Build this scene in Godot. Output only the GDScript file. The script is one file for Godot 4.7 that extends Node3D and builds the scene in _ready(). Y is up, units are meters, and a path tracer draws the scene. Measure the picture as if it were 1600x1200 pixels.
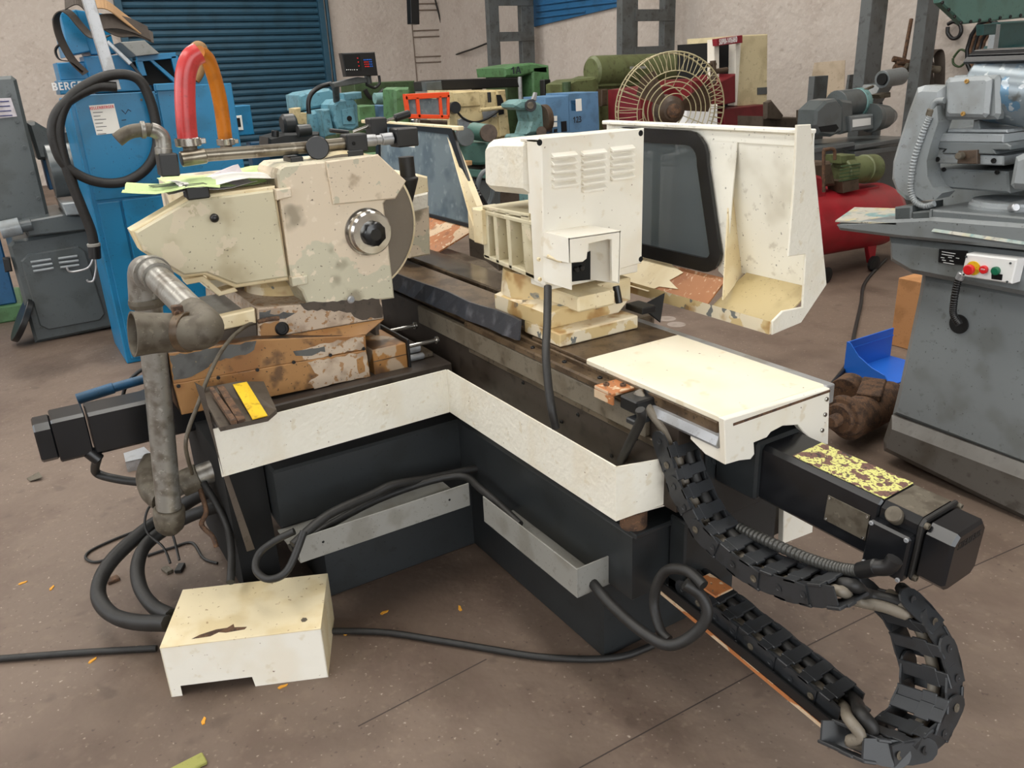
extends Node3D
# A workshop hall full of used machine tools, built in metres: +x along the far wall, -z down the hall, y up.

var M := {}
var noises := {}
var taken := {}
var bases := {}

# ---------------------------------------------------------------- textures
func noise_bytes(sd: int, freq: float, oct := 4) -> PackedByteArray:
	var key := "%d_%f_%d" % [sd, freq, oct]
	if not noises.has(key):
		var n := FastNoiseLite.new()
		n.seed = sd
		n.frequency = freq
		n.fractal_octaves = oct
		n.noise_type = FastNoiseLite.TYPE_SIMPLEX_SMOOTH
		noises[key] = n.get_seamless_image(512, 512, false, false, 0.15, true).get_data()
	return noises[key]

func tex(base: Color, layers: Array) -> ImageTexture:
	# each layer: [seed, frequency, from, to, colour with strength in alpha]
	var px := 512 * 512
	var r := PackedFloat32Array(); r.resize(px); r.fill(base.r)
	var g := PackedFloat32Array(); g.resize(px); g.fill(base.g)
	var b := PackedFloat32Array(); b.resize(px); b.fill(base.b)
	for l in layers:
		var nb := noise_bytes(l[0], l[1], l[5] if l.size() > 5 else 4)
		var c: Color = l[4]
		var lut := PackedFloat32Array()
		for i in 256:
			lut.append(smoothstep(l[2], l[3], i / 255.0) * c.a if l[2] < l[3] else (1.0 - smoothstep(l[3], l[2], i / 255.0)) * c.a)
		for i in px:
			var k := lut[nb[i]]
			if k > 0.004:
				r[i] += (c.r - r[i]) * k
				g[i] += (c.g - g[i]) * k
				b[i] += (c.b - b[i]) * k
	var by := PackedByteArray(); by.resize(px * 3)
	for i in px:
		by[i * 3] = int(r[i] * 255.0)
		by[i * 3 + 1] = int(g[i] * 255.0)
		by[i * 3 + 2] = int(b[i] * 255.0)
	return ImageTexture.create_from_image(Image.create_from_data(512, 512, false, Image.FORMAT_RGB8, by))

func bump(sd: int, freq: float, oct: int, strength: float) -> ImageTexture:
	var im := Image.create_from_data(512, 512, false, Image.FORMAT_L8, noise_bytes(sd, freq, oct))
	im.convert(Image.FORMAT_RGBA8)
	im.bump_map_to_normal_map(strength)
	return ImageTexture.create_from_image(im)

func c8(r: int, g: int, b: int, a := 1.0) -> Color:
	return Color(r / 255.0, g / 255.0, b / 255.0, a)

func mat(key: String, tx, tile: float, tint: Color, rough: float, metal := 0.0, nrm: ImageTexture = null, ns := 0.5, ntile := 0.3) -> StandardMaterial3D:
	var m := StandardMaterial3D.new()
	m.resource_name = key
	m.albedo_color = tint
	if tx: m.albedo_texture = tx
	m.roughness = rough
	m.metallic = metal
	m.uv1_triplanar = true
	m.uv1_triplanar_sharpness = 6.0
	m.uv1_scale = Vector3.ONE / tile
	if nrm:
		m.normal_enabled = true
		m.normal_texture = nrm
		m.normal_scale = ns
	M[key] = m
	return m

# ---------------------------------------------------------------- mesh helpers
func S() -> SurfaceTool:
	var s := SurfaceTool.new()
	s.begin(Mesh.PRIMITIVE_TRIANGLES)
	return s

func tri(s: SurfaceTool, a: Vector3, b: Vector3, c: Vector3, h: Vector3) -> void:
	var n := (b - a).cross(c - a)
	if n.length_squared() < 1e-18: return
	n = n.normalized()
	var flip := n.dot(h) > 0.0
	if not flip: n = -n
	s.set_normal(n)
	s.add_vertex(a)
	s.set_normal(n)
	s.add_vertex(c if flip else b)
	s.set_normal(n)
	s.add_vertex(b if flip else c)

func quad(s: SurfaceTool, a: Vector3, b: Vector3, c: Vector3, d: Vector3, h: Vector3) -> void:
	tri(s, a, b, c, h)
	tri(s, a, c, d, h)

func tri_n(s: SurfaceTool, p: Array, n: Array) -> void:
	var f: Vector3 = (p[1] - p[0]).cross(p[2] - p[0])
	if f.length_squared() < 1e-20: return
	for i in ([0, 2, 1] if f.dot(n[0] + n[1] + n[2]) > 0.0 else [0, 1, 2]):
		s.set_normal(n[i])
		s.add_vertex(p[i])

func bx(s: SurfaceTool, x0: float, x1: float, y0: float, y1: float, z0: float, z1: float, bv := 0.003, xf := Transform3D()) -> void:
	var lo := Vector3(minf(x0, x1), minf(y0, y1), minf(z0, z1))
	var hi := Vector3(maxf(x0, x1), maxf(y0, y1), maxf(z0, z1))
	var c := (lo + hi) / 2.0
	var e := (hi - lo) / 2.0
	bv = minf(bv, e[e.min_axis_index()] * 0.45)
	for ax in 3:
		var u := (ax + 1) % 3
		var v := (ax + 2) % 3
		for sg in [-1.0, 1.0]:
			var n := Vector3.ZERO
			n[ax] = sg
			var q := []
			for k in [[-1, -1], [1, -1], [1, 1], [-1, 1]]:
				var p := Vector3.ZERO
				p[ax] = sg * e[ax]
				p[u] = k[0] * (e[u] - bv)
				p[v] = k[1] * (e[v] - bv)
				q.append(xf * (c + p))
			quad(s, q[0], q[1], q[2], q[3], xf.basis * n)
			for sv in [-1.0, 1.0]:   # the edge between +-ax and +-u
				var p1 := Vector3.ZERO; p1[ax] = sg * e[ax]; p1[u] = sv * (e[u] - bv); p1[v] = e[v] - bv
				var p2 := Vector3.ZERO; p2[ax] = sg * (e[ax] - bv); p2[u] = sv * e[u]; p2[v] = e[v] - bv
				var p3 := p2; p3[v] = -p3[v]
				var p4 := p1; p4[v] = -p4[v]
				var h := Vector3.ZERO; h[ax] = sg; h[u] = sv
				quad(s, xf * (c + p1), xf * (c + p2), xf * (c + p3), xf * (c + p4), xf.basis * h)
	for i in 8:
		var g := Vector3(1 if i & 1 else -1, 1 if i & 2 else -1, 1 if i & 4 else -1)
		var a := g * e
		tri(s, xf * (c + a - Vector3(0, g.y, g.z) * bv), xf * (c + a - Vector3(g.x, 0, g.z) * bv), xf * (c + a - Vector3(g.x, g.y, 0) * bv), xf.basis * g)

func lift(p: Vector2, ax: String, t: float) -> Vector3:
	return Vector3(p.x, p.y, t) if ax == "z" else Vector3(t, p.y, p.x) if ax == "x" else Vector3(p.x, t, p.y)

func inset(pts: PackedVector2Array, d: float) -> PackedVector2Array:
	var o := PackedVector2Array()
	var n := pts.size()
	var area := 0.0
	for i in n: area += pts[i].cross(pts[(i + 1) % n])
	var sg := 1.0 if area > 0 else -1.0
	for i in n:
		var a := (pts[i] - pts[(i + n - 1) % n]).normalized()
		var b := (pts[(i + 1) % n] - pts[i]).normalized()
		var na := Vector2(-a.y, a.x) * sg
		var nb := Vector2(-b.y, b.x) * sg
		var m := na + nb
		o.append(pts[i] + m * (d / maxf(0.35, 1.0 + na.dot(nb))))
	return o

# a polygon drawn across an axis ("x": points are (z, y); "y": (x, z); "z": (x, y)) and given thickness from t0 to t1
func prism(s: SurfaceTool, pts_in: Array, ax: String, t0: float, t1: float, bv := 0.003, xf := Transform3D()) -> void:
	var pts := PackedVector2Array(pts_in)
	var n := pts.size()
	bv = minf(bv, absf(t1 - t0) * 0.45)
	var small := inset(pts, bv) if bv > 0.0 else pts
	var idx := Geometry2D.triangulate_polygon(small)
	if idx.is_empty() and bv > 0.0:
		bv = 0.0
		small = pts
		idx = Geometry2D.triangulate_polygon(pts)
	if idx.is_empty(): push_warning("an outline crosses itself near %s" % lift(pts[0], ax, t0))
	var area := 0.0
	for i in n: area += pts[i].cross(pts[(i + 1) % n])
	var sg := 1.0 if area > 0 else -1.0
	var up := (lift(Vector2.ZERO, ax, 1.0)).normalized()
	var dir := signf(t1 - t0)
	for e in [[t0, -dir, t0 + bv * dir], [t1, dir, t1 - bv * dir]]:
		var h: Vector3 = up * e[1]
		for k in range(0, idx.size(), 3):
			tri(s, xf * lift(small[idx[k]], ax, e[0]), xf * lift(small[idx[k + 1]], ax, e[0]), xf * lift(small[idx[k + 2]], ax, e[0]), xf.basis * h)
		if bv > 0.0:
			for i in n:
				var j := (i + 1) % n
				var d := (pts[j] - pts[i]).normalized()
				var ho := lift(Vector2(d.y, -d.x) * sg, ax, 0.0) + h
				quad(s, xf * lift(small[i], ax, e[0]), xf * lift(small[j], ax, e[0]), xf * lift(pts[j], ax, e[2]), xf * lift(pts[i], ax, e[2]), xf.basis * ho)
	for i in n:
		var j := (i + 1) % n
		var d := (pts[j] - pts[i]).normalized()
		var h := lift(Vector2(d.y, -d.x) * sg, ax, 0.0)
		quad(s, xf * lift(pts[i], ax, t0 + bv * dir), xf * lift(pts[j], ax, t0 + bv * dir), xf * lift(pts[j], ax, t1 - bv * dir), xf * lift(pts[i], ax, t1 - bv * dir), xf.basis * h)

# the ragged outline of worn paint: edges broken up by amp
func jag(pts: Array, amp: float, sd: int) -> Array:
	var rng := RandomNumberGenerator.new()
	rng.seed = sd
	var o := []
	for i in pts.size():
		var a: Vector2 = pts[i]
		var b: Vector2 = pts[(i + 1) % pts.size()]
		var n := maxi(1, int((b - a).length() / 0.014))
		var nr := (b - a).normalized().orthogonal()
		for k in n: o.append(a.lerp(b, float(k) / n) + nr * rng.randf_range(-amp, amp))
	return o

# worn paint lying on a face turned to +z
func flake(parent: Node, m: String, pts: Array, z: float, sd: int, amp := 0.004) -> void:
	var s := S()
	prism(s, jag(pts, amp, sd), "z", z - 0.0004, z + 0.0006, 0.0)
	P("paint_patch", s, m, parent)

# a sheet through 3D corner points with thickness along th
func sheet(s: SurfaceTool, p: Array, th: Vector3) -> void:
	var n := p.size()
	var a: Vector3 = p[0]
	var nn := Vector3.ZERO
	for i in n: nn += (p[i] - a).cross(p[(i + 1) % n] - a)
	nn = nn.normalized()
	var u: Vector3 = (p[1] - a).normalized()
	var v := nn.cross(u)
	var q := PackedVector2Array()
	for k in p: q.append(Vector2((k - a).dot(u), (k - a).dot(v)))
	var idx := Geometry2D.triangulate_polygon(q)
	for k in range(0, idx.size(), 3):
		tri(s, p[idx[k]], p[idx[k + 1]], p[idx[k + 2]], -th)
		tri(s, p[idx[k]] + th, p[idx[k + 1]] + th, p[idx[k + 2]] + th, th)
	for i in n:
		var j := (i + 1) % n
		var e: Vector3 = p[j] - p[i]
		quad(s, p[i], p[j], p[j] + th, p[i] + th, e.cross(nn))

func frame_of(d: Vector3) -> Basis:
	var w := d.normalized()
	var u := w.cross(Vector3.UP if absf(w.y) < 0.95 else Vector3.RIGHT).normalized()
	return Basis(u, w, u.cross(w))   # y along d

# a profile of (radius, height) turned about the line from at along dir
func lathe(s: SurfaceTool, prof: Array, at: Vector3, dir: Vector3, seg := 20, smooth := false, arc := TAU) -> void:
	var f := frame_of(dir)
	var n := prof.size()
	var nr := []
	for i in n - 1:
		var d: Vector2 = prof[i + 1] - prof[i]
		nr.append(Vector2(d.y, -d.x).normalized())
	for i in n - 1:
		if prof[i].is_equal_approx(prof[i + 1]): continue
		var n0: Vector2 = nr[i]
		var n1: Vector2 = nr[i]
		if smooth:
			if i > 0: n0 = (nr[i - 1] + nr[i]).normalized()
			if i < n - 2: n1 = (nr[i] + nr[i + 1]).normalized()
		for k in seg:
			var p := []
			var q := []
			for a in [arc * k / seg, arc * (k + 1) / seg]:
				var r: Vector3 = f.x * cos(a) + f.z * sin(a)
				p.append(at + r * prof[i].x + f.y * prof[i].y)
				p.append(at + r * prof[i + 1].x + f.y * prof[i + 1].y)
				q.append((r * n0.x + f.y * n0.y).normalized())
				q.append((r * n1.x + f.y * n1.y).normalized())
			tri_n(s, [p[0], p[1], p[3]], [q[0], q[1], q[3]])
			tri_n(s, [p[0], p[3], p[2]], [q[0], q[3], q[2]])

func cyl(s: SurfaceTool, a: Vector3, b: Vector3, r: float, seg := 18, bv := 0.002, r2 := -1.0) -> void:
	if r2 < 0.0: r2 = r
	var h := (b - a).length()
	bv = minf(bv, minf(minf(r, r2) * 0.4, h * 0.4))
	lathe(s, [Vector2(0, 0), Vector2(r - bv, 0), Vector2(r, bv), Vector2(r2, h - bv), Vector2(r2 - bv, h), Vector2(0, h)], a, b - a, seg)

func ball(s: SurfaceTool, c: Vector3, r: float, seg := 14, squash := 1.0) -> void:
	var p := []
	for i in 11:
		var a := PI * i / 10.0
		p.append(Vector2(sin(a) * r, -cos(a) * r * squash))
	lathe(s, p, c, Vector3.UP, seg, true)

func smooth_path(pts: Array, div := 6) -> Array:
	var o := []
	var n := pts.size()
	for i in n - 1:
		var p0: Vector3 = pts[maxi(i - 1, 0)]
		var p3: Vector3 = pts[mini(i + 2, n - 1)]
		for k in div:
			o.append(pts[i].cubic_interpolate(pts[i + 1], p0, p3, float(k) / div))
	o.append(pts[n - 1])
	return o

# a round tube swept along points; ridge makes the rings of a flexible conduit
func tube(s: SurfaceTool, pts: Array, r: float, seg := 10, ridge := 0.0, r_end := -1.0) -> void:
	var n := pts.size()
	var rings := []
	var nrm := []
	var u := Vector3.ZERO
	for i in n:
		var t: Vector3 = (pts[mini(i + 1, n - 1)] - pts[maxi(i - 1, 0)]).normalized()
		if i == 0: u = frame_of(t).x
		u = (u - t * u.dot(t)).normalized()
		var v := t.cross(u)
		var rr := r if r_end < 0.0 else lerpf(r, r_end, float(i) / (n - 1))
		if ridge > 0.0 and i % 2: rr -= ridge
		var ring := []
		var nn := []
		for k in seg:
			var d := u * cos(TAU * k / seg) + v * sin(TAU * k / seg)
			ring.append(pts[i] + d * rr)
			nn.append((d + t * (0.8 if i % 2 else -0.8)).normalized() if ridge > 0.0 else d)
		rings.append(ring)
		nrm.append(nn)
	for i in n - 1:
		for k in seg:
			var j := (k + 1) % seg
			tri_n(s, [rings[i][k], rings[i + 1][k], rings[i + 1][j]], [nrm[i][k], nrm[i + 1][k], nrm[i + 1][j]])
			tri_n(s, [rings[i][k], rings[i + 1][j], rings[i][j]], [nrm[i][k], nrm[i + 1][j], nrm[i][j]])
	for e in [[0, 1], [n - 1, n - 2]]:
		var h: Vector3 = pts[e[0]] - pts[e[1]]
		for k in range(1, seg - 1):
			tri(s, rings[e[0]][0], rings[e[0]][k], rings[e[0]][k + 1], h)

func bolt(s: SurfaceTool, at: Vector3, dir: Vector3, r: float, h: float) -> void:
	lathe(s, [Vector2(0, 0), Vector2(r, 0), Vector2(r, h * 0.8), Vector2(r * 0.85, h), Vector2(r * 0.5, h), Vector2(r * 0.5, h * 0.4), Vector2(0, h * 0.4)], at, dir, 8)

# ---------------------------------------------------------------- nodes
func numbered(called: String) -> String:
	var k: int = taken.get(called, 0)
	taken[called] = k + 1
	return called if k == 0 else "%s_%03d" % [called, k]

# a thing: a Node3D at its base, whose children are its parts
func T(called: String, label: String, category: String, at := Vector3.ZERO, group := "") -> Node3D:
	var o := Node3D.new()
	o.name = numbered(called)
	add_child(o, true)
	o.position = at
	bases[o] = at
	o.set_meta("label", label)
	o.set_meta("category", category)
	if group: o.set_meta("group", group)
	return o

# commits a part; its points are given in the hall's own coordinates
func P(called: String, s: SurfaceTool, m: String, parent: Node = self, label := "") -> MeshInstance3D:
	var o := MeshInstance3D.new()
	o.name = called if parent != self else numbered(called)
	o.mesh = s.commit()
	o.material_override = M[m]
	o.cast_shadow = GeometryInstance3D.SHADOW_CASTING_SETTING_ON
	if bases.has(parent): o.position = -bases[parent]
	parent.add_child(o, true)
	if label: o.set_meta("label", label)
	return o

# a thing that is one mesh
func one(called: String, s: SurfaceTool, m: String, label: String, category: String, group := "") -> MeshInstance3D:
	var o := P(called, s, m)
	o.set_meta("label", label)
	o.set_meta("category", category)
	if group: o.set_meta("group", group)
	return o

func structure(called: String, s: SurfaceTool, m: String) -> MeshInstance3D:
	var o := P(called, s, m)
	o.set_meta("kind", "structure")
	return o

func PB(called: String, m: String, parent: Node, x0: float, x1: float, y0: float, y1: float, z0: float, z1: float, bv := 0.004) -> MeshInstance3D:
	var s := S()
	bx(s, x0, x1, y0, y1, z0, z1, bv)
	return P(called, s, m, parent)

func PP(called: String, m: String, parent: Node, pts: Array, ax: String, t0: float, t1: float, bv := 0.003) -> MeshInstance3D:
	var s := S()
	prism(s, pts, ax, t0, t1, bv)
	return P(called, s, m, parent)

func PC(called: String, m: String, parent: Node, a: Vector3, b: Vector3, r: float, seg := 18, r2 := -1.0) -> MeshInstance3D:
	var s := S()
	cyl(s, a, b, r, seg, 0.003, r2)
	return P(called, s, m, parent)

func PT(called: String, m: String, parent: Node, pts: Array, r: float, div := 6, ridge := 0.0) -> MeshInstance3D:
	var s := S()
	tube(s, smooth_path(pts, div) if div > 1 else pts, r, 10, ridge)
	return P(called, s, m, parent)

func text(str: String, m: String, parent: Node, at: Vector3, basis: Basis, high: float, called := "lettering", wide := 0.0, font := "Droid Sans") -> MeshInstance3D:
	var t := TextMesh.new()
	var f := SystemFont.new()
	f.font_names = PackedStringArray([font])
	f.font_weight = 700
	t.font = f
	t.text = str
	t.font_size = 32
	t.pixel_size = high / 24.0
	t.depth = minf(0.002, high * 0.08)
	t.curve_step = 2.0
	var o := MeshInstance3D.new()
	o.name = called
	o.mesh = t
	o.material_override = M[m]
	var sc := 1.0
	if wide > 0.0: sc = wide / maxf(t.get_aabb().size.x, 0.001)
	o.basis = basis * Basis.from_scale(Vector3(sc, 1, 1))
	o.position = at - (bases[parent] if bases.has(parent) else Vector3.ZERO)
	parent.add_child(o, true)
	return o

func _ready() -> void:
	# camera
	var cam := Camera3D.new()
	cam.name = "camera"
	cam.position = Vector3(0, 1.6, 0)
	cam.rotation = Vector3(deg_to_rad(-21.1), deg_to_rad(-31.3), deg_to_rad(-2.6))
	cam.fov = rad_to_deg(2.0 * atan(600.0 / 1280.0))
	cam.near = 0.05
	cam.far = 120.0
	cam.current = true
	add_child(cam)
	# sky let in by unseen openings behind the camera and at left; exposure
	var we := WorldEnvironment.new()
	we.name = "environment"
	var env := Environment.new()
	var sky := Sky.new()
	var psm := ProceduralSkyMaterial.new()
	psm.sky_top_color = Color(0.84, 0.86, 0.88)
	psm.sky_horizon_color = Color(0.9, 0.9, 0.89)
	psm.ground_horizon_color = Color(0.7, 0.68, 0.64)
	psm.ground_bottom_color = Color(0.5, 0.47, 0.43)
	psm.sky_energy_multiplier = 2.2
	sky.sky_material = psm
	env.sky = sky
	env.background_mode = Environment.BG_SKY
	env.tonemap_mode = Environment.TONE_MAPPER_LINEAR
	env.tonemap_exposure = 1.04
	env.sdfgi_enabled = true
	env.ssao_enabled = true
	env.ssil_enabled = true
	we.environment = env
	add_child(we)
	# translucent skylight strips in the roof, out of view, placed to light the hall from above: each a glowing sheet and an area light of its size just below
	materials()
	var k := 0
	for x in [-3.6, 0.6, 4.6]:
		for z in [-11.0, -3.2]:
			var sk := S()
			bx(sk, x - 0.75, x + 0.75, 6.86, 6.9, z - 3.2, z + 3.2, 0.0)
			structure("window_%d" % (k + 2), sk, "unseen_skylight")
			var al := AreaLight3D.new()
			al.name = "unseen_skylight_light"
			al.area_size = Vector2(1.5, 6.4)
			al.light_energy = 18.5
			al.light_color = Color(1.0, 0.985, 0.955)
			al.set("area_range", 40.0)
			al.shadow_enabled = true
			al.position = Vector3(x, 6.84, z)
			al.rotation = Vector3(-PI / 2, 0, 0)
			add_child(al, true)
			k += 1
	hall()
	grinder_bed()
	work_head()
	splash_guards()
	wheel_head()
	motors_and_pipes()
	cable_chain()
	loose_things()
	left_machines()
	right_machines()
	far_machines()

func materials() -> void:
	var wrinkle := bump(5, 0.012, 4, 3.0)
	var pebble := bump(9, 0.05, 3, 2.5)
	var rough := bump(11, 0.03, 5, 5.0)
	var grime := tex(c8(250, 249, 247), [[21, 0.006, 0.5, 0.85, c8(205, 200, 190, 0.5)], [22, 0.03, 0.68, 0.9, c8(140, 130, 118, 0.25)], [23, 0.12, 0.83, 0.9, c8(60, 55, 50, 0.6), 2]])
	var heavy := tex(c8(240, 238, 235), [[31, 0.006, 0.45, 0.9, c8(168, 156, 140, 0.5)], [32, 0.02, 0.62, 0.9, c8(100, 90, 80, 0.35)], [33, 0.1, 0.82, 0.9, c8(60, 54, 48, 0.4), 2]])
	var white := tex(c8(232, 227, 214), [[41, 0.005, 0.45, 0.85, c8(226, 217, 198, 0.65)], [42, 0.02, 0.74, 0.9, c8(206, 190, 160, 0.4)], [43, 0.07, 0.9, 0.93, c8(92, 66, 50, 0.8), 3]])
	var cream := tex(c8(240, 226, 190), [[45, 0.006, 0.4, 0.75, c8(226, 206, 160, 0.7)], [46, 0.012, 0.8, 0.83, c8(96, 60, 52, 0.0), 5], [47, 0.05, 0.8, 0.86, c8(150, 120, 85, 0.6), 3]])
	var head := tex(c8(198, 192, 168), [[51, 0.003, 0.44, 0.46, c8(219, 202, 178, 0.95), 6], [52, 0.007, 0.62, 0.85, c8(128, 118, 98, 0.65)], [53, 0.03, 0.76, 0.8, c8(226, 212, 190, 0.8), 5], [54, 0.09, 0.86, 0.9, c8(70, 60, 50, 0.8), 2]])
	var saddle := tex(c8(168, 120, 66), [[61, 0.004, 0.5, 0.53, c8(190, 170, 148, 0.95), 6], [62, 0.005, 0.68, 0.7, c8(72, 74, 74, 0.97), 6], [63, 0.008, 0.55, 0.85, c8(70, 50, 34, 0.8)], [64, 0.08, 0.84, 0.88, c8(38, 30, 24, 0.7), 2]])
	var deck := tex(c8(172, 108, 62), [[71, 0.005, 0.56, 0.58, c8(206, 182, 152, 0.95), 6], [72, 0.03, 0.76, 0.79, c8(210, 186, 156, 0.9), 4], [73, 0.01, 0.68, 0.9, c8(120, 70, 40, 0.6)], [74, 0.06, 0.84, 0.86, c8(90, 84, 78, 0.9), 2]])
	var lip := tex(c8(200, 176, 128), [[75, 0.007, 0.48, 0.51, c8(218, 206, 180, 0.95), 6], [76, 0.012, 0.74, 0.76, c8(105, 108, 106, 0.95), 4], [77, 0.008, 0.58, 0.9, c8(150, 110, 60, 0.75)]])
	var chart := tex(c8(206, 204, 122), [[81, 0.01, 0.55, 0.58, c8(104, 72, 64, 0.97), 6], [82, 0.04, 0.62, 0.66, c8(88, 60, 52, 0.9), 5], [83, 0.01, 0.75, 0.85, c8(40, 36, 34, 0.8)]])
	var pipe := tex(c8(150, 147, 140), [[91, 0.008, 0.4, 0.85, c8(104, 96, 86, 0.75)], [92, 0.04, 0.74, 0.9, c8(80, 72, 64, 0.35), 3], [93, 0.02, 0.74, 0.85, c8(196, 193, 186, 0.5)]])
	var steel := tex(c8(132, 120, 104), [[95, 0.008, 0.4, 0.8, c8(88, 76, 62, 0.85)], [96, 0.04, 0.66, 0.8, c8(56, 48, 40, 0.6)]])
	var rust := tex(c8(98, 72, 52), [[101, 0.01, 0.4, 0.75, c8(64, 48, 38, 0.9)], [102, 0.05, 0.62, 0.8, c8(136, 98, 68, 0.6)]])
	var concrete := tex(c8(124, 109, 97), [[111, 0.006, 0.4, 0.8, c8(110, 94, 83, 0.8), 5], [112, 0.03, 0.55, 0.9, c8(138, 123, 108, 0.4), 6], [113, 0.08, 0.72, 0.86, c8(156, 143, 128, 0.35), 3], [114, 0.15, 0.86, 0.91, c8(206, 198, 186, 0.8), 2], [115, 0.012, 0.78, 0.95, c8(78, 66, 58, 0.35), 4], [116, 0.1, 0.84, 0.88, c8(66, 54, 48, 0.5), 3]])
	var blotch := tex(c8(250, 248, 246), [[121, 0.004, 0.45, 0.9, c8(214, 206, 200, 0.9), 3], [122, 0.006, 0.7, 0.95, c8(165, 156, 150, 0.5), 4]])
	var plaster := tex(c8(202, 191, 182), [[131, 0.005, 0.4, 0.9, c8(190, 177, 167, 0.7), 5], [132, 0.05, 0.5, 0.8, c8(212, 203, 195, 0.5), 5], [133, 0.03, 0.7, 0.95, c8(168, 154, 144, 0.5), 5], [134, 0.16, 0.78, 0.88, c8(150, 136, 126, 0.45), 3]])
	var grit := tex(c8(170, 164, 154), [[141, 0.12, 0.4, 0.7, c8(120, 114, 106, 0.8), 3]])
	var W := Color.WHITE
	mat("plaster", plaster, 2.6, c8(236, 236, 236), 0.95, 0.0, rough, 0.5)
	var fl := mat("concrete", concrete, 1.5, c8(236, 232, 230), 0.62, 0.0, rough, 0.16)
	fl.detail_enabled = true
	fl.detail_blend_mode = BaseMaterial3D.BLEND_MODE_MUL
	fl.detail_albedo = blotch
	fl.detail_uv_layer = BaseMaterial3D.DETAIL_UV_2
	fl.uv2_triplanar = true
	fl.uv2_scale = Vector3.ONE / 4.3
	mat("spot", grime, 0.4, c8(150, 138, 130), 0.7)
	mat("joint", null, 1.0, c8(62, 52, 46), 0.9)
	mat("roof", grime, 2.0, c8(150, 150, 148), 0.8)
	mat("white", white, 0.75, W, 0.42, 0.0, wrinkle, 0.35)
	mat("white_rough", white, 0.6, c8(250, 250, 248), 0.5, 0.0, pebble, 0.5)
	mat("cream", cream, 0.6, c8(240, 238, 236), 0.5, 0.0, wrinkle, 0.25)
	mat("cover_white", white, 0.9, c8(255, 251, 240), 0.5, 0.0, wrinkle, 0.2)
	mat("head", head, 0.8, W, 0.5, 0.0, wrinkle, 0.2)
	mat("head_door", tex(c8(204, 195, 166), [[55, 0.006, 0.5, 0.9, c8(172, 158, 126, 0.8)], [56, 0.008, 0.7, 0.72, c8(214, 200, 174, 0.8), 6], [54, 0.09, 0.87, 0.9, c8(70, 60, 50, 0.6), 2]]), 0.7, W, 0.5, 0.0, wrinkle, 0.15)
	mat("saddle", saddle, 0.95, c8(235, 232, 228), 0.5, 0.0, wrinkle, 0.15)
	mat("saddle_orange", tex(c8(156, 114, 68), [[61, 0.005, 0.45, 0.8, c8(134, 90, 48, 0.8)], [63, 0.01, 0.62, 0.9, c8(84, 60, 38, 0.8)], [64, 0.08, 0.82, 0.86, c8(50, 38, 28, 0.7), 2]]), 0.6, W, 0.42)
	mat("saddle_beige", tex(c8(186, 168, 148), [[62, 0.008, 0.5, 0.85, c8(150, 130, 110, 0.8)], [63, 0.03, 0.7, 0.74, c8(150, 110, 70, 0.8), 4], [64, 0.08, 0.82, 0.86, c8(60, 48, 40, 0.7), 2]]), 0.5, W, 0.5)
	mat("filler_grey", tex(c8(86, 86, 84), [[65, 0.01, 0.5, 0.85, c8(62, 60, 58, 0.8)], [64, 0.08, 0.84, 0.88, c8(150, 130, 90, 0.6), 2]]), 0.5, W, 0.45)
	mat("saddle_dark", saddle, 0.9, c8(120, 112, 104), 0.5)
	mat("deck", deck, 0.7, W, 0.55)
	mat("lip", lip, 0.6, W, 0.5)
	mat("deck_yellow", grime, 0.5, c8(192, 174, 130), 0.45)
	mat("guard_white", grime, 0.9, c8(244, 242, 232), 0.5)
	mat("primer", tex(c8(166, 110, 68), [[73, 0.008, 0.5, 0.85, c8(140, 84, 46, 0.7)], [72, 0.04, 0.78, 0.8, c8(214, 190, 160, 0.9), 4]]), 0.6, W, 0.55)
	mat("lid_beige", tex(c8(214, 198, 174), [[178, 0.01, 0.6, 0.9, c8(150, 130, 106, 0.6), 4], [179, 0.012, 0.72, 0.74, c8(186, 180, 158, 0.9), 5], [54, 0.09, 0.86, 0.9, c8(70, 60, 50, 0.7), 2]]), 0.5, W, 0.5, 0.0, wrinkle, 0.2)
	mat("chart", chart, 0.2, W, 0.6)
	mat("pipe", pipe, 0.3, W, 0.38, 0.55)
	mat("pipe_dull", pipe, 0.25, c8(165, 156, 142), 0.6, 0.2)
	mat("steel", steel, 0.5, W, 0.3, 0.55)
	mat("slideway", steel, 0.8, c8(214, 210, 206), 0.2, 0.6)
	mat("brown_way", steel, 0.4, c8(196, 178, 156), 0.42, 0.2)
	mat("rust", rust, 0.3, W, 0.8, 0.1)
	mat("oily", heavy, 0.5, c8(82, 72, 62), 0.5)
	mat("bed_dark", heavy, 0.7, c8(66, 58, 52), 0.42)
	mat("base_grey", grime, 0.8, c8(43, 46, 48), 0.36)
	mat("channel_grey", grime, 0.5, c8(140, 139, 134), 0.45)
	mat("apron_grey", heavy, 0.5, c8(124, 116, 102), 0.45)
	mat("bar_steel", pipe, 0.4, c8(236, 228, 214), 0.28, 0.7)
	mat("mid_grey", grime, 0.9, c8(112, 118, 121), 0.3)
	mat("sg_grey", grime, 0.9, c8(132, 138, 141), 0.3)
	mat("skirt_grey", heavy, 0.9, c8(104, 101, 97), 0.4)
	mat("sg_light", grime, 0.6, c8(150, 156, 160), 0.28)
	mat("dark_grey", grime, 0.8, c8(84, 90, 92), 0.3)
	mat("col_grey", heavy, 1.2, c8(92, 96, 98), 0.55)
	mat("black", null, 1.0, c8(22, 22, 23), 0.38)
	mat("black_gloss", grime, 0.3, c8(24, 25, 28), 0.22)
	mat("rubber", heavy, 0.2, c8(36, 35, 34), 0.55)
	mat("chain", grime, 0.2, c8(46, 48, 51), 0.36)
	mat("cable_grey", grime, 0.3, c8(120, 112, 100), 0.5)
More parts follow.
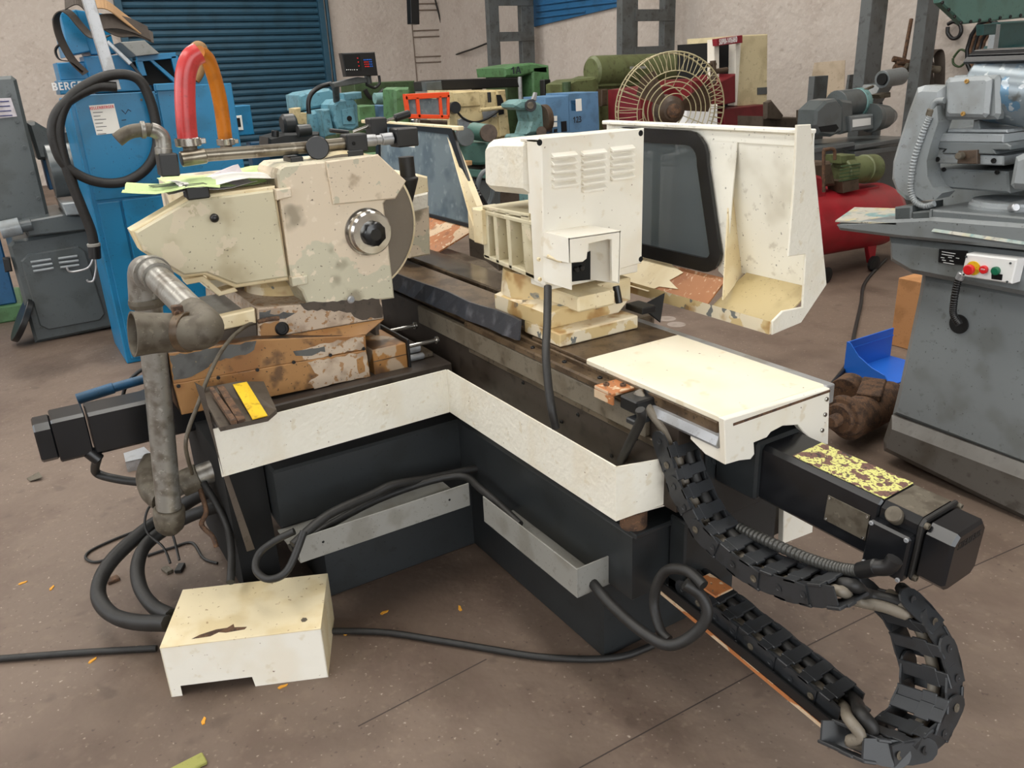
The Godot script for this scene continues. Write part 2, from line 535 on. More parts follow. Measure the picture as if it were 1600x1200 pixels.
	mat("conduit", grime, 0.3, c8(84, 84, 82), 0.3, 0.4)
	mat("rubber_sheet", tex(c8(54, 56, 62), [[151, 0.012, 0.55, 0.95, c8(130, 130, 135, 0.5), 4], [152, 0.06, 0.76, 0.9, c8(160, 158, 155, 0.3), 3]]), 0.5, W, 0.4)
	mat("hole", null, 1.0, c8(8, 8, 8), 0.9)
	mat("chrome", grime, 0.2, c8(200, 198, 194), 0.18, 0.95)
	mat("alu", grime, 0.3, c8(176, 178, 182), 0.35, 0.5)
	mat("brass", grime, 0.2, c8(176, 140, 80), 0.4, 0.5)
	mat("wheel_grit", grit, 0.1, c8(206, 198, 188), 0.95, 0.0, rough, 0.6)
	mat("glass_dull", tex(c8(112, 122, 126), [[161, 0.006, 0.4, 0.8, c8(90, 100, 106, 0.9), 4], [162, 0.02, 0.6, 0.9, c8(150, 160, 160, 0.5), 4]]), 0.8, W, 0.16)
	mat("blue", grime, 1.0, c8(20, 120, 168), 0.35)
	mat("blue_dark", heavy, 0.8, c8(26, 84, 124), 0.5)
	mat("shutter_blue", grime, 1.6, c8(38, 78, 100), 0.5)
	mat("groove", null, 1.0, c8(120, 106, 96), 0.9)
	mat("trough", tex(c8(186, 182, 170), [[171, 0.008, 0.5, 0.7, c8(120, 158, 160, 0.9), 4], [172, 0.01, 0.66, 0.74, c8(200, 186, 140, 0.8), 4], [173, 0.03, 0.7, 0.8, c8(110, 106, 98, 0.6), 3]]), 0.6, W, 0.35)
	mat("motor_grey", tex(c8(128, 138, 144), [[175, 0.01, 0.55, 0.6, c8(92, 128, 156, 0.9), 5], [176, 0.02, 0.68, 0.74, c8(196, 200, 202, 0.8), 4], [177, 0.01, 0.7, 0.9, c8(70, 66, 60, 0.6), 4]]), 0.5, W, 0.28, 0.3)
	mat("shed_blue", grime, 1.6, c8(38, 96, 142), 0.5)
	mat("pale_blue", grime, 0.8, c8(96, 136, 174), 0.45)
	mat("mill_blue", heavy, 0.6, c8(110, 164, 184), 0.45)
	mat("teal", heavy, 0.6, c8(116, 158, 160), 0.45)
	mat("sea_green", grime, 0.8, c8(80, 118, 110), 0.45)
	mat("sea_green_dark", grime, 0.8, c8(48, 84, 84), 0.5)
	mat("green", heavy, 0.8, c8(90, 134, 90), 0.5)
	mat("green_dark", heavy, 0.8, c8(62, 84, 52), 0.55)
	mat("olive", heavy, 0.8, c8(100, 108, 70), 0.5)
	mat("mill_cream", heavy, 0.8, c8(222, 204, 158), 0.5)
	mat("panel_cream", grime, 1.2, c8(216, 202, 164), 0.5)
	mat("maroon", grime, 0.8, c8(112, 30, 36), 0.4)
	mat("red", grime, 0.8, c8(150, 28, 38), 0.35)
	mat("orange_red", null, 1.0, c8(232, 78, 34), 0.4)
	mat("wire", grime, 0.4, c8(170, 160, 126), 0.5)
	mat("wall_patch", grime, 1.0, c8(196, 180, 160), 0.95)
	mat("fan_dark", heavy, 0.4, c8(82, 66, 52), 0.5)
	mat("cardboard", grime, 0.6, c8(186, 134, 86), 0.9)
	mat("bin_blue", null, 1.0, c8(32, 104, 206), 0.4)
	mat("yellow", heavy, 0.5, c8(242, 200, 30), 0.6)
	mat("belt", grime, 0.4, c8(64, 54, 46), 0.7)
	mat("leather", grime, 0.4, c8(156, 120, 78), 0.7)
	mat("paper_green", grime, 0.4, c8(202, 226, 160), 0.8)
	mat("paper_white", null, 1.0, c8(236, 234, 226), 0.8)
	mat("paper_lilac", grime, 0.4, c8(206, 200, 206), 0.8)
	mat("ink", null, 1.0, c8(40, 44, 52), 0.8)
	mat("ink_blue", null, 1.0, c8(60, 62, 110), 0.8)
	mat("lamp_red", null, 1.0, c8(214, 36, 40), 0.35)
	mat("button_green", null, 1.0, c8(20, 104, 74), 0.4)
	mat("sign_red", null, 1.0, c8(130, 26, 40), 0.5)
	mat("white_plain", null, 1.0, c8(234, 234, 232), 0.5)
	mat("orange_chip", null, 1.0, c8(214, 150, 44), 0.7)
	mat("moss", grime, 0.2, c8(150, 150, 80), 0.8)
	mat("wood", heavy, 0.5, c8(186, 150, 104), 0.8)
	for hose in [["hose_red", c8(206, 66, 66)], ["hose_amber", c8(184, 108, 24)]]:
		var m := mat(hose[0], grime, 0.3, hose[1], 0.3)
		m.backlight_enabled = true
		m.backlight = hose[1] * 0.5
	var skm := mat("unseen_skylight", null, 1.0, c8(240, 240, 236), 0.6)
	skm.emission_enabled = true
	skm.emission = Color(1.0, 0.985, 0.955)
	skm.emission_energy_multiplier = 2.0
	var gl := StandardMaterial3D.new()
	gl.resource_name = "window_glass"
	gl.transparency = BaseMaterial3D.TRANSPARENCY_ALPHA
	gl.albedo_color = Color(0.31, 0.35, 0.37, 0.78)
	gl.roughness = 0.28
	M["glass"] = gl

# ---------------------------------------------------------------- the hall
func hall() -> void:
	var s := S()
	bx(s, -8.3, 9.3, -0.2, 0.0, -17.4, 6.3, 0.0)
	var f := structure("floor", s, "concrete")
	for j in [[Vector3(0.896, 0, -1.24), Vector3(1.524, 0, -1.231)], [Vector3(1.524, 0, -1.231), Vector3(2.185, 0, -1.199)], [Vector3(2.185, 0, -1.199), Vector3(2.727, 0, -1.15)], [Vector3(0.5, 0, -1.68), Vector3(0.911, 0, -1.711)]]:
		var q := S()
		var d: Vector3 = (j[1] - j[0]).normalized()
		var w := Vector3(d.z, 0, -d.x) * 0.0022
		bx(q, -0.002, 0.002, -0.001, 0.0004, 0, (j[1] - j[0]).length(), 0.0, Transform3D(Basis(Vector3(d.z, 0, -d.x), Vector3.UP, d), j[0]))
		P("floor_joint", q, "joint", f)
	for p in [Vector3(3.608, 0, -3.917), Vector3(3.568, 0, -3.781)]:
		s = S()
		cyl(s, p + Vector3(0, -0.001, 0), p + Vector3(0, 0.0005, 0), 0.06, 24, 0.0)
		P("pale_spot", s, "spot", f)
	s = S()
	bx(s, -8.3, 9.3, 0.0, 7.0, -17.3, -17.0, 0.0)
	structure("wall_back", s, "plaster")
	s = S()
	bx(s, 8.9, 9.2, 0.0, 7.0, -17.0, 6.0, 0.0)
	structure("wall_right", s, "plaster")
	s = S()
	bx(s, -8.2, -7.9, 0.0, 2.6, -17.0, 6.0, 0.0)
	bx(s, -8.2, -7.9, 5.8, 7.0, -17.0, 6.0, 0.0)
	bx(s, -8.2, -7.9, 2.6, 5.8, -17.0, -12.0, 0.0)
	bx(s, -8.2, -7.9, 2.6, 5.8, 4.0, 6.0, 0.0)
	structure("wall_left", s, "plaster")
	s = S()
	for i in 9: bx(s, -8.08, -8.02, 2.6, 5.8, -12.0 + i * 2.0 - 0.03, -12.0 + i * 2.0 + 0.03, 0.0)
	bx(s, -8.08, -8.02, 4.17, 4.23, -12.0, 4.0, 0.0)
	structure("window_1", s, "col_grey")  # unseen opening in the left wall, placed to light sides turned left
	s = S()
	prism(s, [Vector2(-7.153, 1.499), Vector2(-6.715, 1.515), Vector2(-6.685, 1.115), Vector2(-6.711, 0.88), Vector2(-7.183, 0.885), Vector2(-7.185, 1.263)], "x", 8.9, 8.893, 0.0)
	P("wall_patch", s, "wall_patch", get_node("wall_right"))
	s = S()
	bx(s, -7.9, -4.0, 0.0, 7.0, 6.0, 6.3, 0.0)
	bx(s, 4.0, 8.9, 0.0, 7.0, 6.0, 6.3, 0.0)
	bx(s, -4.0, 4.0, 5.2, 7.0, 6.0, 6.3, 0.0)
	structure("wall_front", s, "plaster")  # its gap is an unseen gate, placed to light faces turned forward
	s = S()
	bx(s, -8.3, 9.3, 7.0, 7.2, -17.4, 6.3, 0.0)
	structure("ceiling", s, "roof")

# ---------------------------------------------------------------- the stripped cylindrical grinding machine
func grinder_bed() -> void:
	var t := T("grinding_machine", "long cylindrical grinding machine bed with white splash tray and end cover over dark grey base", "machine", Vector3(1.2, 0, -2.6))
	PP("plinth", "base_grey", t, [Vector2(1.19, -1.515), Vector2(1.7, -1.515), Vector2(1.7, -4.6), Vector2(1.19, -4.6), Vector2(1.19, -3.5), Vector2(0.643, -3.5), Vector2(0.643, -2.268), Vector2(1.19, -2.268)], "y", 0.0, 0.3, 0.006)
	PP("base_casting", "base_grey", t, [Vector2(1.158, -1.36), Vector2(1.72, -1.36), Vector2(1.72, -4.6), Vector2(1.158, -4.6), Vector2(1.158, -3.55), Vector2(0.525, -3.55), Vector2(0.525, -2.266), Vector2(1.158, -2.266)], "y", 0.3, 0.5, 0.008)
	var s := S()
	prism(s, [Vector2(1.2, -1.44), Vector2(1.6, -1.44), Vector2(1.6, -4.6), Vector2(1.26, -4.6), Vector2(1.26, -3.55), Vector2(0.44, -3.55), Vector2(0.44, -2.34), Vector2(1.26, -2.34), Vector2(1.26, -1.8)], "y", 0.5, 0.56, 0.0)
	prism(s, [Vector2(1.245, -1.3), Vector2(1.59, -1.3), Vector2(1.59, -4.6), Vector2(1.245, -4.6)], "y", 0.56, 0.8, 0.004)
	var bed := P("bed", s, "bed_dark", t)
	s = S()
	for p in [[1.245, 0.69, -1.7], [1.245, 0.64, -1.78], [1.245, 0.7, -1.98], [1.245, 0.62, -1.55], [1.245, 0.71, -1.45]]:
		s = S()
		bolt(s, Vector3(p[0], p[1], p[2]), Vector3.LEFT, 0.006, 0.004)
		P("screw", s, "black", bed)
	PB("apron", "apron_grey", t, 1.226, 1.246, 0.735, 0.802, -2.66, -1.40, 0.003)
	PB("way_cover", "brown_way", t, 1.222, 1.262, 0.804, 0.828, -2.3, -1.47, 0.005)
	PB("lower_rail", "steel", t, 1.234, 1.247, 0.715, 0.735, -2.3, -1.36, 0.003)
	# table
	s = S()
	bx(s, 1.256, 1.60, 0.80, 0.842, -4.5, -1.19, 0.003)
	var tb := P("table", s, "brown_way", t)
	PB("slideway", "slideway", tb, 1.442, 1.585, 0.842, 0.868, -4.5, -2.02, 0.005)
	PB("way_strip", "brown_way", tb, 1.29, 1.43, 0.842, 0.857, -4.5, -1.95, 0.004)
	PB("rear_way", "steel", tb, 1.594, 1.70, 0.80, 0.846, -4.5, -1.9, 0.004)
	PB("table_plate", "brown_way", tb, 1.262, 1.60, 0.842, 0.853, -1.95, -1.66, 0.003)
	PB("edge_strip", "alu", tb, 1.602, 1.632, 0.80, 0.85, -1.9, -1.17, 0.003)
	for z in [-1.6, -1.76, -1.92, -2.08]:
		s = S()
		bolt(s, Vector3(1.244, 0.828, z), Vector3.UP, 0.007, 0.005)
		P("screw", s, "black", tb)
	# rubber apron strip along the table edge
	s = S()
	var up := []
	for i in 15:
		var z := lerpf(-3.05, -1.96, i / 14.0)
		up.append([Vector3(1.232 + sin(i * 1.7) * 0.003, lerpf(0.888, 0.905, i / 14.0) + sin(i * 1.1) * 0.003, z), Vector3(1.218 + sin(i * 2.3) * 0.004, lerpf(0.822, 0.846, i / 14.0), z)])
	for i in 14:
		sheet(s, [up[i][0], up[i + 1][0], up[i + 1][1], up[i][1]], Vector3(0.006, 0, 0))
	P("rubber_strip", s, "rubber_sheet", t, "scuffed dark rubber apron strip")
	PB("strip_rail", "steel", t, 1.236, 1.256, 0.83, 0.87, -3.05, -2.0, 0.003)
	# white end cover
	s = S()
	bx(s, 1.255, 1.588, 0.842, 0.86, -1.676, -1.166, 0.004)
	bx(s, 1.57, 1.588, 0.72, 0.842, -1.676, -1.17, 0.002)
	var cv := P("end_cover", s, "cover_white", t)
	PP("end_plate", "white", cv, [Vector2(1.233, 0.868), Vector2(1.585, 0.855), Vector2(1.602, 0.701), Vector2(1.542, 0.728), Vector2(1.503, 0.763), Vector2(1.48, 0.788), Vector2(1.428, 0.8), Vector2(1.388, 0.795), Vector2(1.376, 0.785), Vector2(1.334, 0.784), Vector2(1.339, 0.754), Vector2(1.327, 0.744), Vector2(1.289, 0.752), Vector2(1.247, 0.755)], "z", -1.168, -1.150, 0.002)
	PB("end_trim", "rust", cv, 1.262, 1.585, 0.846, 0.852, -1.15, -1.1485, 0.0)
	s = S()
	prism(s, [Vector2(-1.16, 0.75), Vector2(-1.16, 0.80), Vector2(-1.27, 0.80), Vector2(-1.27, 0.772), Vector2(-1.22, 0.752)], "x", 1.252, 1.262, 0.002)
	P("side_skirt", s, "white", cv)
	s = S()
	prism(s, [Vector2(1.238, 0.795), Vector2(1.246, 0.815), Vector2(1.262, 0.815), Vector2(1.262, 0.785), Vector2(1.246, 0.785)], "z", -1.46, -1.175, 0.001)
	P("edge_profile", s, "alu", cv)
	s = S()
	for p in [[1.575, 0.83], [1.575, 0.79], [1.57, 0.75]]:
		s = S()
		bolt(s, Vector3(p[0], p[1], -1.15), Vector3.BACK, 0.006, 0.004)
		P("screw", s, "chrome", cv)
	PP("leg_panel", "white", cv, [Vector2(1.643, 0.492), Vector2(1.767, 0.508), Vector2(1.782, 0.313), Vector2(1.657, 0.321)], "z", -1.32, -1.3, 0.002)
	# motor bracket block behind the motor
	s = S()
	bx(s, 1.33, 1.60, 0.50, 0.80, -1.33, -1.29, 0.004)
	bx(s, 1.36, 1.56, 0.62, 0.77, -1.29, -1.16, 0.006)
	for p in [[1.36, 0.56], [1.36, 0.68], [1.5, 0.56]]: bolt(s, Vector3(p[0], p[1], -1.29), Vector3.BACK, 0.014, 0.004)
	P("motor_bracket", s, "base_grey", t)
	PB("bed_foot", "base_grey", t, 1.28, 1.62, 0.3, 0.52, -1.36, -1.30, 0.005)
	# splash tray: a bent white sheet round the inner corner
	s = S()
	var o := [Vector3(0.372, 0, -2.216), Vector3(1.113, 0, -2.232), Vector3(1.113, 0, -1.37), Vector3(1.235, 0, -1.335)]
	for i in 3:
		var a: Vector3 = o[i]
		var b: Vector3 = o[i + 1]
		var d := (b - a).normalized()
		var n := Vector3(-d.z, 0, d.x) * -0.005
		var lean := Vector3(0, 0, 0)
		sheet(s, [a + Vector3(0, 0.552, 0), b + Vector3(0, 0.552 if i < 2 else 0.575, 0), b + Vector3(0, 0.70, 0) + lean, a + Vector3(0, 0.70, 0) + lean], n)
	sheet(s, [Vector3(0.5, 0.553, -2.225), Vector3(1.119, 0.553, -2.238), Vector3(1.25, 0.545, -2.4), Vector3(0.5, 0.545, -2.4)], Vector3(0, 0.004, 0))
	sheet(s, [Vector3(1.119, 0.553, -2.238), Vector3(1.119, 0.553, -1.375), Vector3(1.25, 0.56, -1.345), Vector3(1.25, 0.545, -2.4)], Vector3(0, 0.004, 0))
	var tray := P("splash_tray", s, "white_rough", t)
	PC("tray_drain", "rust", tray, Vector3(1.19, 0.50, -1.395), Vector3(1.19, 0.552, -1.395), 0.035)
	PB("tray_end", "base_grey", t, 1.16, 1.34, 0.49, 0.505, -1.40, -1.35, 0.004)
	# cable channels: open troughs hung on the base
	s = S()
	bx(s, 0.512, 1.072, 0.298, 0.378, -2.058, -2.054, 0.0015)
	bx(s, 0.512, 1.072, 0.298, 0.302, -2.27, -2.058, 0.0)
	var ch := P("cable_channel", s, "channel_grey", t, "light grey sheet cable trough under the wheel head arm")
	s = S()
	for p in [[0.585, 0.342], [1.0, 0.342]]:
		s = S()
		cyl(s, Vector3(p[0], p[1], -2.056), Vector3(p[0], p[1], -2.0525), 0.004, 10)
		P("screw_hole", s, "hole", ch)
	s = S()
	bx(s, 1.054, 1.058, 0.302, 0.39, -1.935, -1.455, 0.0015)
	bx(s, 1.058, 1.18, 0.302, 0.306, -1.935, -1.455, 0.0)
	bx(s, 1.058, 1.17, 0.302, 0.39, -1.459, -1.455, 0.0)
	P("cable_channel", s, "channel_grey", t, "grey sheet cable trough along the bed")
	s = S()
	tube(s, smooth_path([Vector3(0.5, 0.36, -2.06), Vector3(0.62, 0.395, -2.1), Vector3(0.78, 0.395, -2.14), Vector3(0.86, 0.4, -2.15), Vector3(1, 0.37, -2.17), Vector3(1.16, 0.36, -2.16)]), 0.014, 8)
	P("trough_cable", s, "rubber", ch)
	s = S()
	tube(s, smooth_path([Vector3(0.5, 0.33, -2.1), Vector3(0.8, 0.36, -2.16), Vector3(1.06, 0.375, -2.13), Vector3(1.09, 0.37, -2), Vector3(1.1, 0.34, -1.8)]), 0.012, 8)
	P("trough_cable", s, "rubber", ch)
	# left corner: the curved cover with the yellow stripe, and the thin upright side sheet
	s = S()
	var rows := [Vector3(0.371, 0.745, -2.108), Vector3(0.383, 0.765, -2.392), Vector3(0.488, 0.775, -2.349), Vector3(0.556, 0.765, -2.328), Vector3(0.539, 0.735, -2.161), Vector3(0.501, 0.735, -2.121)]
	sheet(s, rows, Vector3(0, -0.012, 0))
	var cc := P("corner_cover", s, "oily", t)
	s = S()
	sheet(s, [Vector3(0.467, 0.775, -2.326), Vector3(0.506, 0.775, -2.321), Vector3(0.503, 0.737, -2.125), Vector3(0.459, 0.742, -2.112)], Vector3(0, 0.003, 0))
	P("yellow_stripe", s, "yellow", cc)
	s = S()
	sheet(s, [Vector3(0.424, 0.772, -2.331), Vector3(0.442, 0.772, -2.329), Vector3(0.439, 0.746, -2.105), Vector3(0.418, 0.746, -2.1)], Vector3(0, 0.008, 0))
	sheet(s, [Vector3(0.401, 0.772, -2.324), Vector3(0.412, 0.772, -2.327), Vector3(0.413, 0.752, -2.087), Vector3(0.398, 0.752, -2.088)], Vector3(0, 0.012, 0))
	P("wiper_bar", s, "rust", cc)
	s = S()
	sheet(s, [Vector3(0.349, 0.845, -2.215), Vector3(0.368, 0.826, -2.215), Vector3(0.376, 0.558, -2.215), Vector3(0.368, 0.665, -2.215)], Vector3(0, 0, -0.006))
	P("side_sheet", s, "oily", t)
	s = S()
	sheet(s, [Vector3(0.377, 0.553, -2.222), Vector3(0.391, 0.553, -2.222), Vector3(0.426, 0.291, -2.222), Vector3(0.403, 0.291, -2.222)], Vector3(0, 0, -0.004))
	P("side_sheet", s, "oily", t)
	PB("bay_shade_block", "hole", t, 0.40, 0.52, 0.06, 0.545, -2.9, -2.36, 0.0)  # solid black block, paints the shade inside the hollow arm end
	PB("arm_bed", "bed_dark", t, 0.46, 1.22, 0.56, 0.655, -3.5, -2.40, 0.005)
	PB("arm_way", "steel", t, 0.46, 1.2, 0.655, 0.672, -2.62, -2.5, 0.003)

func work_head() -> void:
	var t := T("work_head", "white louvred work head with ribbed casting standing on the table", "machine head", Vector3(1.4, 0.856, -1.95))
	var s := S()
	bx(s, 1.262, 1.55, 0.855, 0.895, -1.99, -1.805, 0.004)
	P("base_plate", s, "lip", t)
	s = S()
	prism(s, [Vector2(1.262, 0.895), Vector2(1.52, 0.895), Vector2(1.56, 0.93), Vector2(1.31, 0.95), Vector2(1.262, 0.94)], "z", -2.16, -1.86, 0.004)
	P("clamp_base", s, "lip", t)
	s = S()
	bx(s, 1.335, 1.47, 0.94, 0.985, -1.99, -1.815, 0.006)
	bx(s, 1.47, 1.60, 0.91, 0.985, -2.06, -1.9, 0.004)
	P("swivel_block", s, "cream", t)
	s = S()
	lathe(s, [Vector2(0, 0), Vector2(0.145, 0), Vector2(0.15, 0.01), Vector2(0.14, 0.085), Vector2(0, 0.085)], Vector3(1.42, 0.935, -2.09), Vector3.UP, 28)
	P("swivel_base", s, "lip", t)
	s = S()
	cyl(s, Vector3(1.50, 0.935, -1.835), Vector3(1.50, 0.985, -1.85), 0.011, 10)
	P("clamp_bolt", s, "black", t)
	PB("wiper_arm", "black", t, 1.56, 1.615, 0.895, 0.915, -1.88, -1.8, 0.003)
	s = S()
	sheet(s, [Vector3(1.6, 0.9, -1.86), Vector3(1.7, 0.925, -1.86), Vector3(1.63, 0.858, -1.8)], Vector3(0, 0.003, 0.003))
	P("wiper_blade", s, "black", t)
	# body: louvred front panel, side, round motor cover on the left
	s = S()
	prism(s, [Vector2(1.269, 1.423), Vector2(1.627, 1.422), Vector2(1.625, 1.029), Vector2(1.446, 1.017), Vector2(1.264, 1.021)], "z", -1.895, -1.88, 0.003)
	prism(s, [Vector2(-1.959, 1.416), Vector2(-1.884, 1.423), Vector2(-1.889, 1.016), Vector2(-1.945, 1.019)], "x", 1.272, 1.30, 0.003)
	bx(s, 1.272, 1.63, 1.408, 1.418, -1.99, -1.884, 0.003)
	bx(s, 1.29, 1.62, 1.0, 1.41, -1.99, -1.892, 0.003)
	var body := P("body_panel", s, "white", t)
	for col in [[Vector3(1.299, 1.378, -1.88), Vector3(1.38, 1.376, -1.88), 5], [Vector3(1.398, 1.376, -1.88), Vector3(1.482, 1.374, -1.88), 6], [Vector3(1.501, 1.378, -1.88), Vector3(1.584, 1.376, -1.88), 5]]:
		for r in col[2]:
			var y: float = (col[0].y + col[1].y) / 2.0 - 0.0197 * r
			s = S()
			prism(s, [Vector2(-1.881, y + 0.004), Vector2(-1.866, y - 0.006), Vector2(-1.866, y - 0.0105), Vector2(-1.881, y - 0.0085)], "x", col[0].x, col[1].x, 0.001)
			P("louver", s, "white", body)
	s = S()
	for p in [Vector3(1.263, 1.411, -1.881), Vector3(1.613, 1.409, -1.881), Vector3(1.62, 1.042, -1.881)]:
		s = S()
		cyl(s, p, p + Vector3(0, 0, 0.002), 0.0085, 14)
		P("screw_hole", s, "hole", body)
	# round-cornered motor cover and ribbed casting on the left side
	s = S()
	prism(s, [Vector2(-1.959, 1.416), Vector2(-2.122, 1.409), Vector2(-2.17, 1.403), Vector2(-2.201, 1.39), Vector2(-2.21, 1.375), Vector2(-2.217, 1.277), Vector2(-2.207, 1.26), Vector2(-2.174, 1.252), Vector2(-1.969, 1.261)], "x", 1.275, 1.52, 0.02)
	P("motor_cover", s, "white_rough", t)
	s = S()
	prism(s, [Vector2(-2.233, 1.203), Vector2(-1.972, 1.206), Vector2(-1.946, 1.023), Vector2(-2.093, 1.031), Vector2(-2.242, 1.045)], "x", 1.32, 1.60, 0.002)
	bx(s, 1.277, 1.60, 1.178, 1.192, -2.30, -1.95, 0.003)
	var rib := P("ribbed_casting", s, "head_door", t)
	for q in [[Vector2(-2.233, 1.199), Vector2(-2.202, 1.199), Vector2(-2.203, 1.041), Vector2(-2.238, 1.043)], [Vector2(-2.171, 1.2), Vector2(-2.152, 1.2), Vector2(-2.145, 1.036), Vector2(-2.164, 1.037)], [Vector2(-2.097, 1.201), Vector2(-2.076, 1.202), Vector2(-2.071, 1.031), Vector2(-2.089, 1.032)], [Vector2(-2.013, 1.203), Vector2(-1.969, 1.205), Vector2(-1.943, 1.023), Vector2(-1.997, 1.027)], [Vector2(-2.233, 1.205), Vector2(-1.968, 1.21), Vector2(-1.969, 1.198), Vector2(-2.23, 1.192)], [Vector2(-2.241, 1.053), Vector2(-1.946, 1.036), Vector2(-1.943, 1.022), Vector2(-2.239, 1.039)]]:
		s = S()
		prism(s, q, "x", 1.278, 1.325, 0.002)
		P("rib", s, "head_door", rib)
	for p in [Vector3(1.322, 1.097, -2.263), Vector3(1.322, 1.095, -2.193), Vector3(1.322, 1.095, -2.114)]:
		s = S()
		ball(s, p + Vector3(0.02, 0, 0), 0.036, 14, 1.7)
		P("pocket_boss", s, "head_door", rib)
	s = S()
	prism(s, [Vector2(-2.268, 1.194), Vector2(-2.213, 1.195), Vector2(-2.216, 1.087), Vector2(-2.269, 1.087)], "x", 1.262, 1.36, 0.003)
	P("hinge_block", s, "cream", rib)
	PP("swivel_foot", "oily", t, [Vector2(-2.287, 1.079), Vector2(-2.194, 1.048), Vector2(-2.191, 1.002), Vector2(-2.277, 1.022)], "x", 1.30, 1.5, 0.003)
	# cable entry hood on the front panel
	s = S()
	prism(s, [Vector2(1.292, 1.163), Vector2(1.476, 1.159), Vector2(1.472, 1.007), Vector2(1.446, 1.017), Vector2(1.444, 1.137), Vector2(1.43, 1.14), Vector2(1.363, 1.137), Vector2(1.356, 1.097), Vector2(1.342, 1.09), Vector2(1.294, 1.094)], "z", -1.812, -1.80, 0.002)
	sheet(s, [Vector3(1.267, 1.173, -1.88), Vector3(1.294, 1.163, -1.8), Vector3(1.476, 1.159, -1.8), Vector3(1.429, 1.17, -1.88)], Vector3(0, -0.004, 0))
	sheet(s, [Vector3(1.267, 1.173, -1.88), Vector3(1.294, 1.163, -1.8), Vector3(1.294, 1.094, -1.8), Vector3(1.264, 1.104, -1.88)], Vector3(0.004, 0, 0))
	sheet(s, [Vector3(1.429, 1.17, -1.88), Vector3(1.476, 1.159, -1.8), Vector3(1.472, 1.007, -1.8), Vector3(1.427, 1.012, -1.88)], Vector3(-0.004, 0, 0))
	var hood := P("cable_hood", s, "white", t)
	s = S()
	sheet(s, [Vector3(1.264, 1.104, -1.88), Vector3(1.31, 1.089, -1.815), Vector3(1.31, 1.013, -1.815), Vector3(1.262, 1.034, -1.88)], Vector3(0.004, 0, 0))
	P("hood_flap", s, "white", hood)
	s = S()
	cyl(s, Vector3(1.269, 1.107, -1.868), Vector3(1.292, 1.095, -1.83), 0.006, 10)
	bolt(s, Vector3(1.247, 1.099, -1.88), Vector3.BACK, 0.006, 0.006)
	bolt(s, Vector3(1.249, 1.042, -1.88), Vector3.BACK, 0.006, 0.006)
	P("hinge_pin", s, "cream", hood)
	PP("terminal_recess", "hole", t, [Vector2(1.353, 1.078), Vector2(1.426, 1.096), Vector2(1.504, 1.117), Vector2(1.504, 1.021), Vector2(1.444, 1.01), Vector2(1.358, 1.017)], "z", -1.878, -1.876, 0.0)
	s = S()
	for p in [Vector3(1.37, 1.053, -1.874), Vector3(1.388, 1.054, -1.874)]:
		s = S()
		cyl(s, p, p + Vector3(0, 0, 0.012), 0.008, 12)
		P("connector", s, "black", t)
	var c := S()
	tube(c, smooth_path([Vector3(1.234, 1.035, -1.817), Vector3(1.185, 0.964, -1.752), Vector3(1.126, 0.907, -1.675), Vector3(1.097, 0.848, -1.627), Vector3(1.079, 0.786, -1.586), Vector3(1.087, 0.735, -1.583)]), 0.011, 10)
	one("power_cable", c, "rubber", "black rubber cable hanging from the white work head down into the splash tray", "cable")

